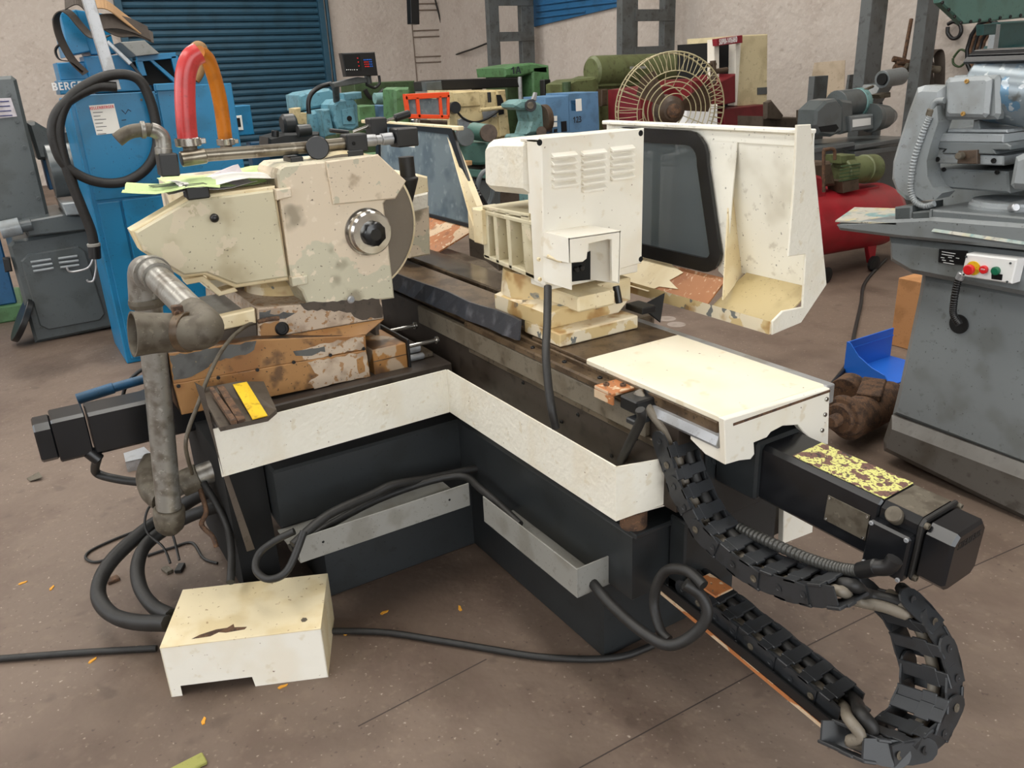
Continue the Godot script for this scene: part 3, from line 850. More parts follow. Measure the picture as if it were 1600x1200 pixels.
func splash_guards() -> void:
	var t := T("splash_guard", "white sheet metal splash guard with black-framed window and open end, nearest the camera", "guard", Vector3(1.75, 0.9, -2.0))
	var s := S()
	# end plate: a stepped frame
	prism(s, [Vector2(1.718, 0.926), Vector2(1.722, 0.887), Vector2(1.838, 0.899), Vector2(1.933, 0.993), Vector2(1.807, 1.433), Vector2(1.754, 1.435), Vector2(1.762, 1.268), Vector2(1.76, 1.098), Vector2(1.831, 1.094), Vector2(1.837, 0.945), Vector2(1.756, 0.948)], "z", -1.455, -1.447, 0.002)
	P("end_plate", s, "white_rough", t)
	s = S()
	prism(s, [Vector2(1.715, 0.888), Vector2(1.725, 0.888), Vector2(1.725, 0.915), Vector2(1.715, 0.925)], "z", -2.3, -1.452, 0.002)
	P("lip", s, "lip", t)
	s = S()
	sheet(s, [Vector3(1.735, 0.905, -1.455), Vector3(1.885, 0.99, -1.455), Vector3(1.885, 0.99, -1.7), Vector3(1.735, 0.905, -1.7)], Vector3(0.002, -0.004, 0))
	P("deck", s, "deck_yellow", t)
	s = S()
	sheet(s, [Vector3(1.72, 0.915, -1.7), Vector3(1.8, 0.985, -1.7), Vector3(1.8, 0.985, -2.3), Vector3(1.72, 0.915, -2.3)], Vector3(0.002, -0.004, 0))
	var sill := P("deck", s, "primer", t, "window sill of bare orange primer with cream paint flaking off")
	s = S()
	sheet(s, [Vector3(1.742, 0.936, -2.228), Vector3(1.81, 0.996, -2.156), Vector3(1.818, 1.003, -2.05), Vector3(1.819, 1.004, -1.923), Vector3(1.799, 0.986, -1.936), Vector3(1.786, 0.975, -1.869), Vector3(1.757, 0.949, -1.9), Vector3(1.74, 0.935, -1.841), Vector3(1.733, 0.929, -1.921), Vector3(1.712, 0.91, -1.951), Vector3(1.713, 0.911, -2.122)], Vector3(-0.0006, 0.0008, 0))
	P("paint_flake", s, "cream", sill)
	s = S()
	sheet(s, [Vector3(1.885, 0.985, -1.452), Vector3(1.885, 0.985, -1.8), Vector3(1.825, 1.4, -1.8), Vector3(1.825, 1.4, -1.452)], Vector3(0.004, 0, 0))
	sheet(s, [Vector3(1.805, 0.985, -1.71), Vector3(1.825, 1.41, -1.71), Vector3(1.825, 1.41, -1.88), Vector3(1.818, 1.3, -1.8), Vector3(1.806, 1, -1.74)], Vector3(0.004, 0, 0))
	bx(s, 1.80, 1.835, 1.408, 1.42, -2.3, -1.45, 0.003)
	bx(s, 1.822, 1.828, 1.375, 1.41, -2.3, -1.45, 0.0)
	P("back_sheet", s, "guard_white", t)
	s = S()
	sheet(s, [Vector3(1.749, 0.936, -1.66), Vector3(1.913, 0.983, -1.73), Vector3(1.836, 1.272, -1.74)], Vector3(0, 0, -0.005))
	P("gusset", s, "cream", t)
	# leaning window: gasket ring, pane
	guard_window(t, -2.28, -1.80)
	var u := T("splash_guard", "far cream splash guard with a cloudy window and peeling orange sill, behind the grinding wheel", "guard", Vector3(1.7, 0.9, -3.5))
	s = S()
	sheet(s, [Vector3(1.6, 0.862, -3.2), Vector3(1.76, 0.95, -3.14), Vector3(1.76, 0.95, -4.3), Vector3(1.6, 0.862, -4.3), Vector3(1.56, 0.862, -3.9), Vector3(1.56, 0.862, -3.3)], Vector3(0.002, -0.006, 0))
	P("deck", s, "deck", u)
	s = S()
	sheet(s, [Vector3(1.8, 1.336, -3.435), Vector3(1.8, 1.315, -3.401), Vector3(1.74, 1.055, -3.085), Vector3(1.7, 0.912, -3.015), Vector3(1.7, 0.922, -3.097), Vector3(1.72, 1.031, -3.13)], Vector3(0.03, 0, 0))
	bx(s, 1.79, 1.82, 1.352, 1.37, -4.4, -3.3, 0.003)
	P("frame_post", s, "cream", u)
	s = S()
	sheet(s, [Vector3(1.79, 1.313, -3.742), Vector3(1.79, 1.266, -4.117), Vector3(1.79, 0.996, -4.268), Vector3(1.79, 1.041, -3.795)], Vector3(0.006, 0, 0))
	P("back_sheet", s, "guard_white", u)
	s = S()
	var lean := [1.80, 1.36, 1.76, 0.95]
	ring(s, leaning(lean, [-4.2, -3.36, -3.13, -3.13, -4.2], [1.36, 1.36, 1.06, 0.95, 0.95]), 0.03, 0.012)
	P("gasket", s, "black", u)
	s = S()
	sheet(s, leaning(lean, [-4.19, -3.375, -3.15, -3.15, -4.19], [1.35, 1.35, 1.05, 0.96, 0.96]), Vector3(0.005, 0, 0))
	P("window_pane", s, "glass_dull", u)

func leaning(l: Array, zs: Array, ys: Array) -> Array:
	var o := []
	for i in zs.size():
		o.append(Vector3(lerpf(l[2], l[0], (ys[i] - l[3]) / (l[1] - l[3])), ys[i], zs[i]))
	return o

# a closed band that follows the outline p inwards by w, standing proud by th towards -x
func ring(s: SurfaceTool, p: Array, w: float, th: float) -> void:
	var n := p.size()
	var c := Vector3.ZERO
	for q in p: c += q / n
	for i in n:
		var j := (i + 1) % n
		var a: Vector3 = p[i]
		var b: Vector3 = p[j]
		var a2 := a + (c - a) * w / ((c - a).length() * 0.75)
		var b2 := b + (c - b) * w / ((c - b).length() * 0.75)
		sheet(s, [a, b, b2, a2], Vector3(-th, 0, 0))

func guard_window(t: Node3D, z0: float, z1: float) -> void:
	var lean := [1.815, 1.40, 1.80, 0.985]
	var out := rounded_window(z0, z1, 0.992, 1.402, 0.09)
	var s := S()
	var n := out.size()
	var inn := PackedVector2Array(inset(PackedVector2Array(out), 0.042))
	var a := []
	var b := []
	for i in n:
		a.append(leaning(lean, [out[i].x], [out[i].y])[0])
		b.append(leaning(lean, [inn[i].x], [inn[i].y])[0])
	for i in n:
		var j := (i + 1) % n
		sheet(s, [a[i], a[j], b[j], b[i]], Vector3(-0.012, 0, 0))
	P("gasket", s, "black_gloss", t)
	s = S()
	sheet(s, b, Vector3(0.005, 0, 0))
	P("window_pane", s, "glass", t)

# (z, y) outline, round at the corners, its right side leaning out at the foot
func rounded_window(z0: float, z1: float, y0: float, y1: float, r: float) -> Array:
	var o := []
	for c in [[z1 - r, y1 - r, 0.0], [z0 + r, y1 - r, 1.0], [z0 + r * 0.7, y0 + r * 0.7, 2.0], [z1 + 0.015, y0 + r * 0.7, 3.0]]:
		var rr: float = r if c[2] < 2.0 else r * 0.7
		for k in 6:
			var g: float = PI / 2 * (c[2] + k / 5.0)
			o.append(Vector2(c[0] + cos(g) * rr, c[1] + sin(g) * rr))
	return o

func wheel_head() -> void:
	var t := T("wheel_head", "cream wheel head with exposed grey grinding wheel and chrome hub on its slide", "machine head", Vector3(0.75, 0.66, -2.8))
	# slide
	var s := S()
	prism(s, [Vector2(0.329, 0.868), Vector2(0.59, 0.856), Vector2(0.932, 0.8), Vector2(0.936, 0.655), Vector2(0.332, 0.675), Vector2(0.326, 0.775)], "z", -2.62, -2.46, 0.003)
	var sl := P("slide", s, "saddle_dark", t)
	s = S()
	prism(s, [Vector2(0.326, 0.775), Vector2(0.931, 0.749), Vector2(0.936, 0.655), Vector2(0.332, 0.675)], "z", -2.462, -2.448, 0.002)
	var lp := P("lower_plate", s, "saddle_orange", sl)
	flake(lp, "saddle_beige", [Vector2(0.726, 0.753), Vector2(0.928, 0.745), Vector2(0.932, 0.658), Vector2(0.743, 0.661), Vector2(0.721, 0.684), Vector2(0.761, 0.701)], -2.448, 3)
	flake(lp, "saddle_orange", [Vector2(0.893, 0.729), Vector2(0.916, 0.732), Vector2(0.918, 0.678), Vector2(0.895, 0.674)], -2.4472, 4)
	for p in [Vector3(0.338, 0.767, -2.447), Vector3(0.453, 0.766, -2.447), Vector3(0.571, 0.764, -2.447), Vector3(0.686, 0.763, -2.447), Vector3(0.807, 0.76, -2.447), Vector3(0.922, 0.757, -2.447)]: 
		var b := S()
		bolt(b, p, Vector3.BACK, 0.006, 0.004)
		P("screw", b, "black", sl)
	s = S()
	prism(s, [Vector2(0.33, 0.867), Vector2(0.591, 0.855), Vector2(0.936, 0.798), Vector2(0.933, 0.75), Vector2(0.327, 0.774)], "z", -2.47, -2.452, 0.002)
	var upl := P("upper_plate", s, "saddle_orange", sl)
	flake(upl, "filler_grey", [Vector2(0.331, 0.862), Vector2(0.535, 0.856), Vector2(0.586, 0.853), Vector2(0.573, 0.825), Vector2(0.544, 0.815), Vector2(0.484, 0.82), Vector2(0.441, 0.813), Vector2(0.416, 0.798), Vector2(0.381, 0.786), Vector2(0.33, 0.786)], -2.452, 5)
	flake(upl, "saddle_beige", [Vector2(0.715, 0.798), Vector2(0.779, 0.802), Vector2(0.93, 0.796), Vector2(0.927, 0.755), Vector2(0.795, 0.759), Vector2(0.723, 0.762)], -2.452, 6)
	flake(upl, "filler_grey", [Vector2(0.69, 0.797), Vector2(0.732, 0.797), Vector2(0.79, 0.791), Vector2(0.793, 0.775), Vector2(0.733, 0.773), Vector2(0.696, 0.781)], -2.4512, 7)
	s = S()
	sheet(s, [Vector3(0.602, 0.841, -2.5), Vector3(1.026, 0.827, -2.5), Vector3(0.939, 0.802, -2.455), Vector3(0.586, 0.821, -2.455)], Vector3(0, -0.006, -0.006))
	P("sloped_face", s, "saddle_orange", sl)
	s = S()
	prism(s, [Vector2(0.614, 0.94), Vector2(1.025, 0.901), Vector2(1.026, 0.827), Vector2(0.602, 0.841)], "z", -3.2, -2.5, 0.004)
	var blk := P("saddle_block", s, "saddle_beige", t)
	flake(blk, "oily", [Vector2(0.747, 0.932), Vector2(0.856, 0.921), Vector2(1.02, 0.898), Vector2(1.022, 0.835), Vector2(0.935, 0.841), Vector2(0.912, 0.871), Vector2(0.831, 0.895), Vector2(0.756, 0.91)], -2.5, 8)
	flake(blk, "saddle_orange", [Vector2(0.611, 0.887), Vector2(0.662, 0.89), Vector2(0.696, 0.87), Vector2(0.714, 0.846), Vector2(0.676, 0.843), Vector2(0.607, 0.846)], -2.5, 9)
	flake(blk, "filler_grey", [Vector2(0.618, 0.929), Vector2(0.656, 0.928), Vector2(0.649, 0.913), Vector2(0.706, 0.911), Vector2(0.73, 0.9), Vector2(0.695, 0.894), Vector2(0.616, 0.903)], -2.5, 10)
	s = S()
	lathe(s, [Vector2(0, 0), Vector2(0.022, 0), Vector2(0.022, 0.006), Vector2(0.016, 0.01), Vector2(0.012, 0.01), Vector2(0.012, 0.003), Vector2(0, 0.003)], Vector3(0.679, 0.863, -2.5), Vector3.BACK, 18)
	P("oil_port", s, "black", blk)
	s = S()
	tube(s, [Vector3(0.604, 0.904, -2.48), Vector3(0.634, 0.906, -2.48), Vector3(0.67, 0.903, -2.48)], 0.007)
	P("pipe_nipple", s, "rust", blk)
	PP("cream_bar", "cream", t, [Vector2(0.504, 0.935), Vector2(0.606, 0.94), Vector2(0.604, 0.895), Vector2(0.501, 0.893)], "z", -2.54, -2.5, 0.004)
	PP("side_block", "oily", t, [Vector2(0.445, 0.893), Vector2(0.606, 0.893), Vector2(0.603, 0.84), Vector2(0.436, 0.842)], "z", -2.58, -2.505, 0.004)
	PB("side_shelf", "channel_grey", t, 0.50, 0.66, 0.885, 0.90, -2.95, -2.52, 0.003)
	s = S()
	lathe(s, [Vector2(0, 0), Vector2(0.12, 0), Vector2(0.125, 0.012), Vector2(0.12, 0.055), Vector2(0.11, 0.07), Vector2(0, 0.07)], Vector3(0.77, 0.905, -2.76), Vector3.UP, 30)
	P("swivel_base", s, "lip", t)
	# telescopic way cover with guide rods
	s = S()
	bx(s, 0.955, 1.078, 0.652, 0.742, -2.66, -2.455, 0.003)
	var tc := P("way_cover", s, "saddle", t)
	PB("cover_flange", "black", tc, 1.078, 1.087, 0.64, 0.755, -2.67, -2.445, 0.002)
	PB("cover_band", "saddle_dark", tc, 0.955, 1.076, 0.70, 0.703, -2.458, -2.453, 0.0)
	for p in [[-2.64, 0.735, 1.2], [-2.49, 0.715, 1.21]]:
		s = S()
		cyl(s, Vector3(1.08, p[1], p[0]), Vector3(p[2], p[1], p[0]), 0.007, 12)
		cyl(s, Vector3(p[2] - 0.004, p[1], p[0]), Vector3(p[2] + 0.008, p[1], p[0]), 0.013, 12)
		P("guide_rod", s, "chrome", t)
	for p in [[-2.53, 0.69, 0.018], [-2.50, 0.667, 0.012]]:
		PC("spindle_rod", "alu", t, Vector3(1.08, p[1], p[0]), Vector3(1.16, p[1], p[0]), p[2])
	PB("rear_plate", "oily", t, 1.03, 1.045, 0.72, 0.92, -2.95, -2.60, 0.003)
	# body behind the wheel guard
	PB("head_body", "head", t, 0.52, 1.02, 0.965, 1.29, -3.25, -2.70, 0.012)
	# wheel guard
	s = S()
	prism(s, [Vector2(0.734, 1.333), Vector2(0.742, 1.348), Vector2(0.759, 1.357), Vector2(1.065, 1.358), Vector2(1.133, 1.276), Vector2(1.067, 1.207), Vector2(1.068, 1.152), Vector2(1.073, 0.89), Vector2(0.942, 0.896), Vector2(0.794, 0.911), Vector2(0.774, 0.921), Vector2(0.76, 0.97), Vector2(0.732, 1.005)], "z", -2.545, -2.5, 0.006)
	prism(s, [Vector2(0.736, 1.333), Vector2(0.744, 1.347), Vector2(0.761, 1.357), Vector2(1.065, 1.358), Vector2(1.067, 1.207), Vector2(0.892, 1.204), Vector2(0.797, 1.117), Vector2(0.774, 0.921), Vector2(0.76, 0.97), Vector2(0.732, 1.005)], "z", -2.72, -2.545, 0.004)
	prism(s, [Vector2(1.061, 1.357), Vector2(1.133, 1.276), Vector2(1.111, 1.239), Vector2(1.027, 1.249)], "z", -2.72, -2.545, 0.003)
	var wg := P("wheel_guard", s, "head", t)
	s = S()
	prism(s, [Vector2(0.885, 1.357), Vector2(1.059, 1.363), Vector2(1.148, 1.271), Vector2(1.137, 1.256), Vector2(1.104, 1.219), Vector2(0.893, 1.225)], "z", -2.502, -2.489, 0.004)
	P("guard_lid", s, "lid_beige", wg)
	for q in [[Vector2(0.719, 1.29), Vector2(0.766, 1.292), Vector2(0.766, 1.264), Vector2(0.72, 1.259)], [Vector2(0.729, 1.021), Vector2(0.781, 1.02), Vector2(0.779, 0.992), Vector2(0.729, 0.992)]]:
		s = S()
		prism(s, q, "z", -2.52, -2.485, 0.003)
		P("hinge", s, "head", wg)
	s = S()
	lathe(s, [Vector2(0, 0), Vector2(0.013, 0), Vector2(0.013, 0.004), Vector2(0.009, 0.008), Vector2(0.006, 0.008), Vector2(0.006, 0.002), Vector2(0, 0.002)], Vector3(0.917, 0.914, -2.5), Vector3.BACK, 14)
	P("guard_plug", s, "alu", wg)
	s = S()
	bx(s, -0.012, 0.012, -0.01, 0.01, -0.002, 0.003, 0.001, Transform3D(Basis(), Vector3(1.009, 1.176, -2.499)))
	P("key_slot", s, "hole", wg)
	# wheel and hub
	s = S()
	var c := Vector3(0.966, 1.138, -2.6)
	lathe(s, [Vector2(0, 0), Vector2(0.225, 0), Vector2(0.238, 0.004), Vector2(0.238, 0.074), Vector2(0.225, 0.078), Vector2(0, 0.078)], Vector3(c.x, c.y, -2.64), Vector3.BACK, 64)
	var wh := P("grinding_wheel", s, "wheel_grit", t)
	s = S()
	lathe(s, [Vector2(0.229, 0.079), Vector2(0.237, 0.076), Vector2(0.239, 0.07), Vector2(0.239, 0.008), Vector2(0.236, 0.002)], Vector3(c.x, c.y, -2.64), Vector3.BACK, 64)
	P("wheel_rim", s, "cream", wh)
	s = S()
	var h := Vector3(0.998, 1.126, -2.45)
	lathe(s, [Vector2(0, 0), Vector2(0.076, 0), Vector2(0.076, 0.018), Vector2(0.07, 0.022), Vector2(0.07, 0.05), Vector2(0.064, 0.058), Vector2(0.042, 0.058), Vector2(0.042, 0.046), Vector2(0, 0.046)], Vector3(h.x, h.y, -2.512), Vector3.BACK, 40)
	var hub := P("hub", s, "chrome", t)
	s = S()
	lathe(s, [Vector2(0, 0), Vector2(0.04, 0), Vector2(0.04, 0.026), Vector2(0.036, 0.03), Vector2(0.02, 0.034), Vector2(0, 0.034)], Vector3(h.x + 0.004, h.y - 0.002, -2.47), Vector3.BACK, 7)
	P("hub_nut", s, "black_gloss", hub)
	# motor box with its door
	s = S()
	prism(s, [Vector2(0.306, 1.219), Vector2(0.474, 1.293), Vector2(0.729, 1.298), Vector2(0.73, 1.006), Vector2(0.564, 1.01), Vector2(0.481, 1.063), Vector2(0.419, 1.066), Vector2(0.322, 1.16)], "z", -2.585, -2.52, 0.004)
	bx(s, 0.50, 0.735, 1.03, 1.285, -3.0, -2.58, 0.006)
	var mb := P("motor_box", s, "cream", t)
	s = S()
	prism(s, [Vector2(0.315, 1.215), Vector2(0.474, 1.284), Vector2(0.721, 1.288), Vector2(0.726, 1.019), Vector2(0.566, 1.022), Vector2(0.486, 1.072), Vector2(0.423, 1.075), Vector2(0.328, 1.159)], "z", -2.53, -2.508, 0.005)
	P("box_door", s, "head_door", mb)
	s = S()
	prism(s, [Vector2(0.427, 1.055), Vector2(0.482, 1.057), Vector2(0.525, 1.003), Vector2(0.566, 1.008), Vector2(0.574, 0.994), Vector2(0.515, 0.989), Vector2(0.472, 1.04), Vector2(0.431, 1.039)], "z", -2.6, -2.54, 0.002)
	P("box_flange", s, "cream", mb)
	s = S()
	cyl(s, Vector3(0.534, 1.227, -2.508), Vector3(0.534, 1.227, -2.508) + Vector3(0, 0, 0.02), 0.008, 12)
	ball(s, Vector3(0.529, 1.231, -2.482), 0.013)
	P("door_knob", s, "black", mb)
	PB("stop_block", "black", mb, 0.47, 0.535, 1.285, 1.325, -2.56, -2.51, 0.004)
	# coolant bar over the guard
	var q := T("coolant_pipe", "steel coolant pipe with black fittings and cone nozzle across the wheel head top", "pipe", Vector3(0.85, 1.37, -2.6))
	PT("pipe", "bar_steel", q, [Vector3(0.554, 1.397, -2.6), Vector3(0.709, 1.395, -2.6), Vector3(0.849, 1.394, -2.6), Vector3(0.997, 1.396, -2.6)], 0.019, 1)
	PC("tee_fitting", "bar_steel", q, Vector3(0.488, 1.392, -2.6), Vector3(0.561, 1.396, -2.6), 0.022, 16)
	s = S()
	var xf := Transform3D(Basis(Vector3.BACK, -0.05), Vector3(0.45, 1.381, -2.6))
	bx(s, -0.026, 0.026, -0.032, 0.032, -0.03, 0.03, 0.004, xf)
	P("end_block", s, "black", q)
	PC("disc_clamp", "black", q, Vector3(0.889, 1.393, -2.56), Vector3(0.908, 1.389, -2.615), 0.036, 26)
	s = S()
	bx(s, -0.036, 0.036, -0.028, 0.028, -0.03, 0.03, 0.004, Transform3D(Basis(), Vector3(1.026, 1.396, -2.6)))
	var vb := P("valve_block", s, "black", q)
	s = S()
	cyl(s, Vector3(1.013, 1.396, -2.569), Vector3(1.013, 1.396, -2.567), 0.006, 10)
	P("screw_hole", s, "hole", vb)
	s = S()
	cyl(s, Vector3(1.062, 1.399, -2.6), Vector3(1.1, 1.398, -2.6), 0.021, 6, 0.002)
	cyl(s, Vector3(1.1, 1.398, -2.6), Vector3(1.122, 1.398, -2.6), 0.015, 16)
	cyl(s, Vector3(1.122, 1.398, -2.6), Vector3(1.161, 1.399, -2.6), 0.021, 6, 0.002)
	P("hex_union", s, "alu", q)
	s = S()
	bx(s, -0.038, 0.038, -0.03, 0.03, -0.035, 0.035, 0.004, Transform3D(Basis(), Vector3(1.203, 1.4, -2.6)))
	P("nozzle_block", s, "black", q)
	s = S()
	lathe(s, [Vector2(0, 0), Vector2(0.004, 0), Vector2(0.034, 0.085), Vector2(0.034, 0.09), Vector2(0.026, 0.095), Vector2(0.026, 0.16), Vector2(0, 0.16)], Vector3(1.208, 1.176, -2.6), Vector3(-0.02, 1, 0).normalized(), 22)
	P("nozzle", s, "rubber", q)
	s = S()
	bx(s, 0.80, 0.84, 1.345, 1.372, -2.64, -2.56, 0.003)
	P("pipe_foot", s, "black", q)
	s = S()
	bx(s, 0.985, 1.04, 1.35, 1.375, -2.64, -2.56, 0.003)
	P("pipe_foot", s, "black", q)
	# ball valve lever
	s = S()
	bx(s, -0.03, 0.03, -0.03, 0.03, -0.025, 0.025, 0.004, Transform3D(Basis(), Vector3(1.143, 1.434, -2.68)))
	var lv := P("ball_valve", s, "black", q)
	PT("valve_lever", "chrome", lv, [Vector3(1.059, 1.424, -2.68), Vector3(1.113, 1.438, -2.68), Vector3(1.172, 1.449, -2.68), Vector3(1.225, 1.46, -2.68)], 0.005, 1)
	s = S()
	cyl(s, Vector3(1.211, 1.456, -2.68), Vector3(1.27, 1.469, -2.68), 0.013, 14, 0.004)
	P("lever_grip", s, "black", lv)
	PC("drain_tap", "black", q, Vector3(0.967, 1.436, -2.65), Vector3(1.032, 1.425, -2.65), 0.007)
	# elbow on the left end
	s = S()
	tube(s, smooth_path([Vector3(0.446, 1.415, -2.6), Vector3(0.45, 1.454, -2.6), Vector3(0.439, 1.471, -2.6), Vector3(0.423, 1.479, -2.6)]), 0.021, 14)
	var el := P("elbow", s, "pipe", q)
	s = S()
	tube(s, smooth_path([Vector3(0.423, 1.479, -2.6), Vector3(0.403, 1.48, -2.6), Vector3(0.376, 1.479, -2.6), Vector3(0.355, 1.473, -2.6), Vector3(0.33, 1.458, -2.6)]), 0.019, 14)
	P("bent_spout", s, "pipe_dull", el)
	s = S()
	cyl(s, Vector3(0.408, 1.48, -2.6), Vector3(0.396, 1.481, -2.6), 0.024, 18)
	P("collar", s, "pipe", el)
	PC("hex_nut", "pipe", el, Vector3(0.444, 1.407, -2.6), Vector3(0.447, 1.429, -2.6), 0.025, 6)
	# red and amber hose
	var r := T("coolant_hose", "translucent red hose arching into an amber hose above the steel coolant pipe", "hose", Vector3(0.523, 1.404, -2.62))
	s = S()
	tube(s, smooth_path([Vector3(0.522, 1.44, -2.62), Vector3(0.526, 1.494, -2.62), Vector3(0.535, 1.564, -2.62), Vector3(0.548, 1.623, -2.62), Vector3(0.569, 1.662, -2.62), Vector3(0.594, 1.677, -2.62)]), 0.029, 16)
	var hr := P("red_hose", s, "hose_red", r)
	s = S()
	tube(s, smooth_path([Vector3(0.723, 1.693, -3.19), Vector3(0.754, 1.674, -3.213), Vector3(0.773, 1.604, -3.232), Vector3(0.783, 1.515, -3.249), Vector3(0.782, 1.398, -3.259)]), 0.026, 16)
	P("amber_hose", s, "hose_amber", r)
	for p in [[Vector3(0.521, 1.437, -2.62), 0.034, hr], [Vector3(0.781, 1.387, -3.255), 0.03, hr]]:
		s = S()
		lathe(s, [Vector2(p[1], -0.012), Vector2(p[1] + 0.003, -0.01), Vector2(p[1] + 0.003, 0.01), Vector2(p[1], 0.012)], p[0], Vector3.UP, 20)
		bx(s, p[1] - 0.004, p[1] + 0.016, -0.008, 0.008, -0.008, 0.008, 0.002, Transform3D(Basis(), p[0]))
		P("hose_clamp", s, "chrome", r)
	PC("hose_barb", "pipe_dull", r, Vector3(0.52, 1.397, -2.61), Vector3(0.525, 1.436, -2.62), 0.02)
	PC("hose_barb", "pipe_dull", r, Vector3(0.775, 1.351, -3.242), Vector3(0.782, 1.391, -3.256), 0.022)
	# tailstock beyond the wheel
	var u := T("tailstock", "cream and grey tailstock block behind the grinding wheel on the table", "machine part", Vector3(1.42, 0.868, -3.0))
	PP("body", "head", u, [Vector2(1.38, 1.087), Vector2(1.475, 1.096), Vector2(1.463, 0.9), Vector2(1.368, 0.899)], "z", -3.3, -3.0, 0.006)
	PP("upper_block", "white_rough", u, [Vector2(1.374, 1.143), Vector2(1.471, 1.152), Vector2(1.465, 1.089), Vector2(1.374, 1.078)], "z", -3.28, -2.99, 0.006)
	PP("cap", "cream", u, [Vector2(1.343, 1.208), Vector2(1.438, 1.225), Vector2(1.479, 1.211), Vector2(1.479, 1.151), Vector2(1.447, 1.142), Vector2(1.341, 1.137)], "z", -3.26, -3.0, 0.008)
	# papers on the motor box
	var n := 0
	for p in [["paper_lilac", "crumpled lilac-white sheet of paper rolled open on top of the motor box", 0.55, -2.62, 0.2, 0.20], ["paper_green", "pale green printed leaflet spread on the motor box beside the wheel guard", 0.66, -2.72, 0.28, 0.30], ["paper_green", "pale green leaflet hanging over the left slope of the motor box", 0.45, -2.58, -0.25, 0.20], ["paper_white", "white sheet of paper lying under the green leaflets on the motor box", 0.60, -2.60, 0.1, 0.22]]:
		s = S()
		var base := 1.284 + n * 0.006
		for i in 6:
			for j in 4:
				var g := []
				for e in [[i, j], [i + 1, j], [i + 1, j + 1], [i, j + 1]]:
					var lx: float = (e[0] / 6.0 - 0.5) * p[5] * 1.3
					var lz: float = (e[1] / 4.0 - 0.5) * p[5] * 0.75
					var hy: float = 0.012 * (4.0 - e[1]) / 4.0 + 0.006 * sin(e[0] * 1.3 + n) + 0.010 * absf(sin(e[1] * 1.1 + n * 2.0)) + (0.035 * e[0] / 6.0 if n == 0 and e[1] < 2 else 0.0)
					g.append(Vector3(p[2], base + 0.004, p[3]) + Basis(Vector3.UP, p[4]) * Vector3(lx, hy + 0.008, lz))
				sheet(s, g, Vector3(0, 0.0012, 0))
		var o := one("paper_sheet", s, p[0], p[1], "paper")
		if p[0] == "paper_green":
			for l in 3:
				s = S()
				bx(s, -0.06, 0.05 - 0.02 * l, 0.0, 0.0012, -0.004, 0.004, 0.0, Transform3D(Basis(Vector3.UP, p[4]), Vector3(p[2], base + 0.029, p[3] + 0.03 * l - 0.03)))
				P("printed_line", s, "ink", o)
		n += 1

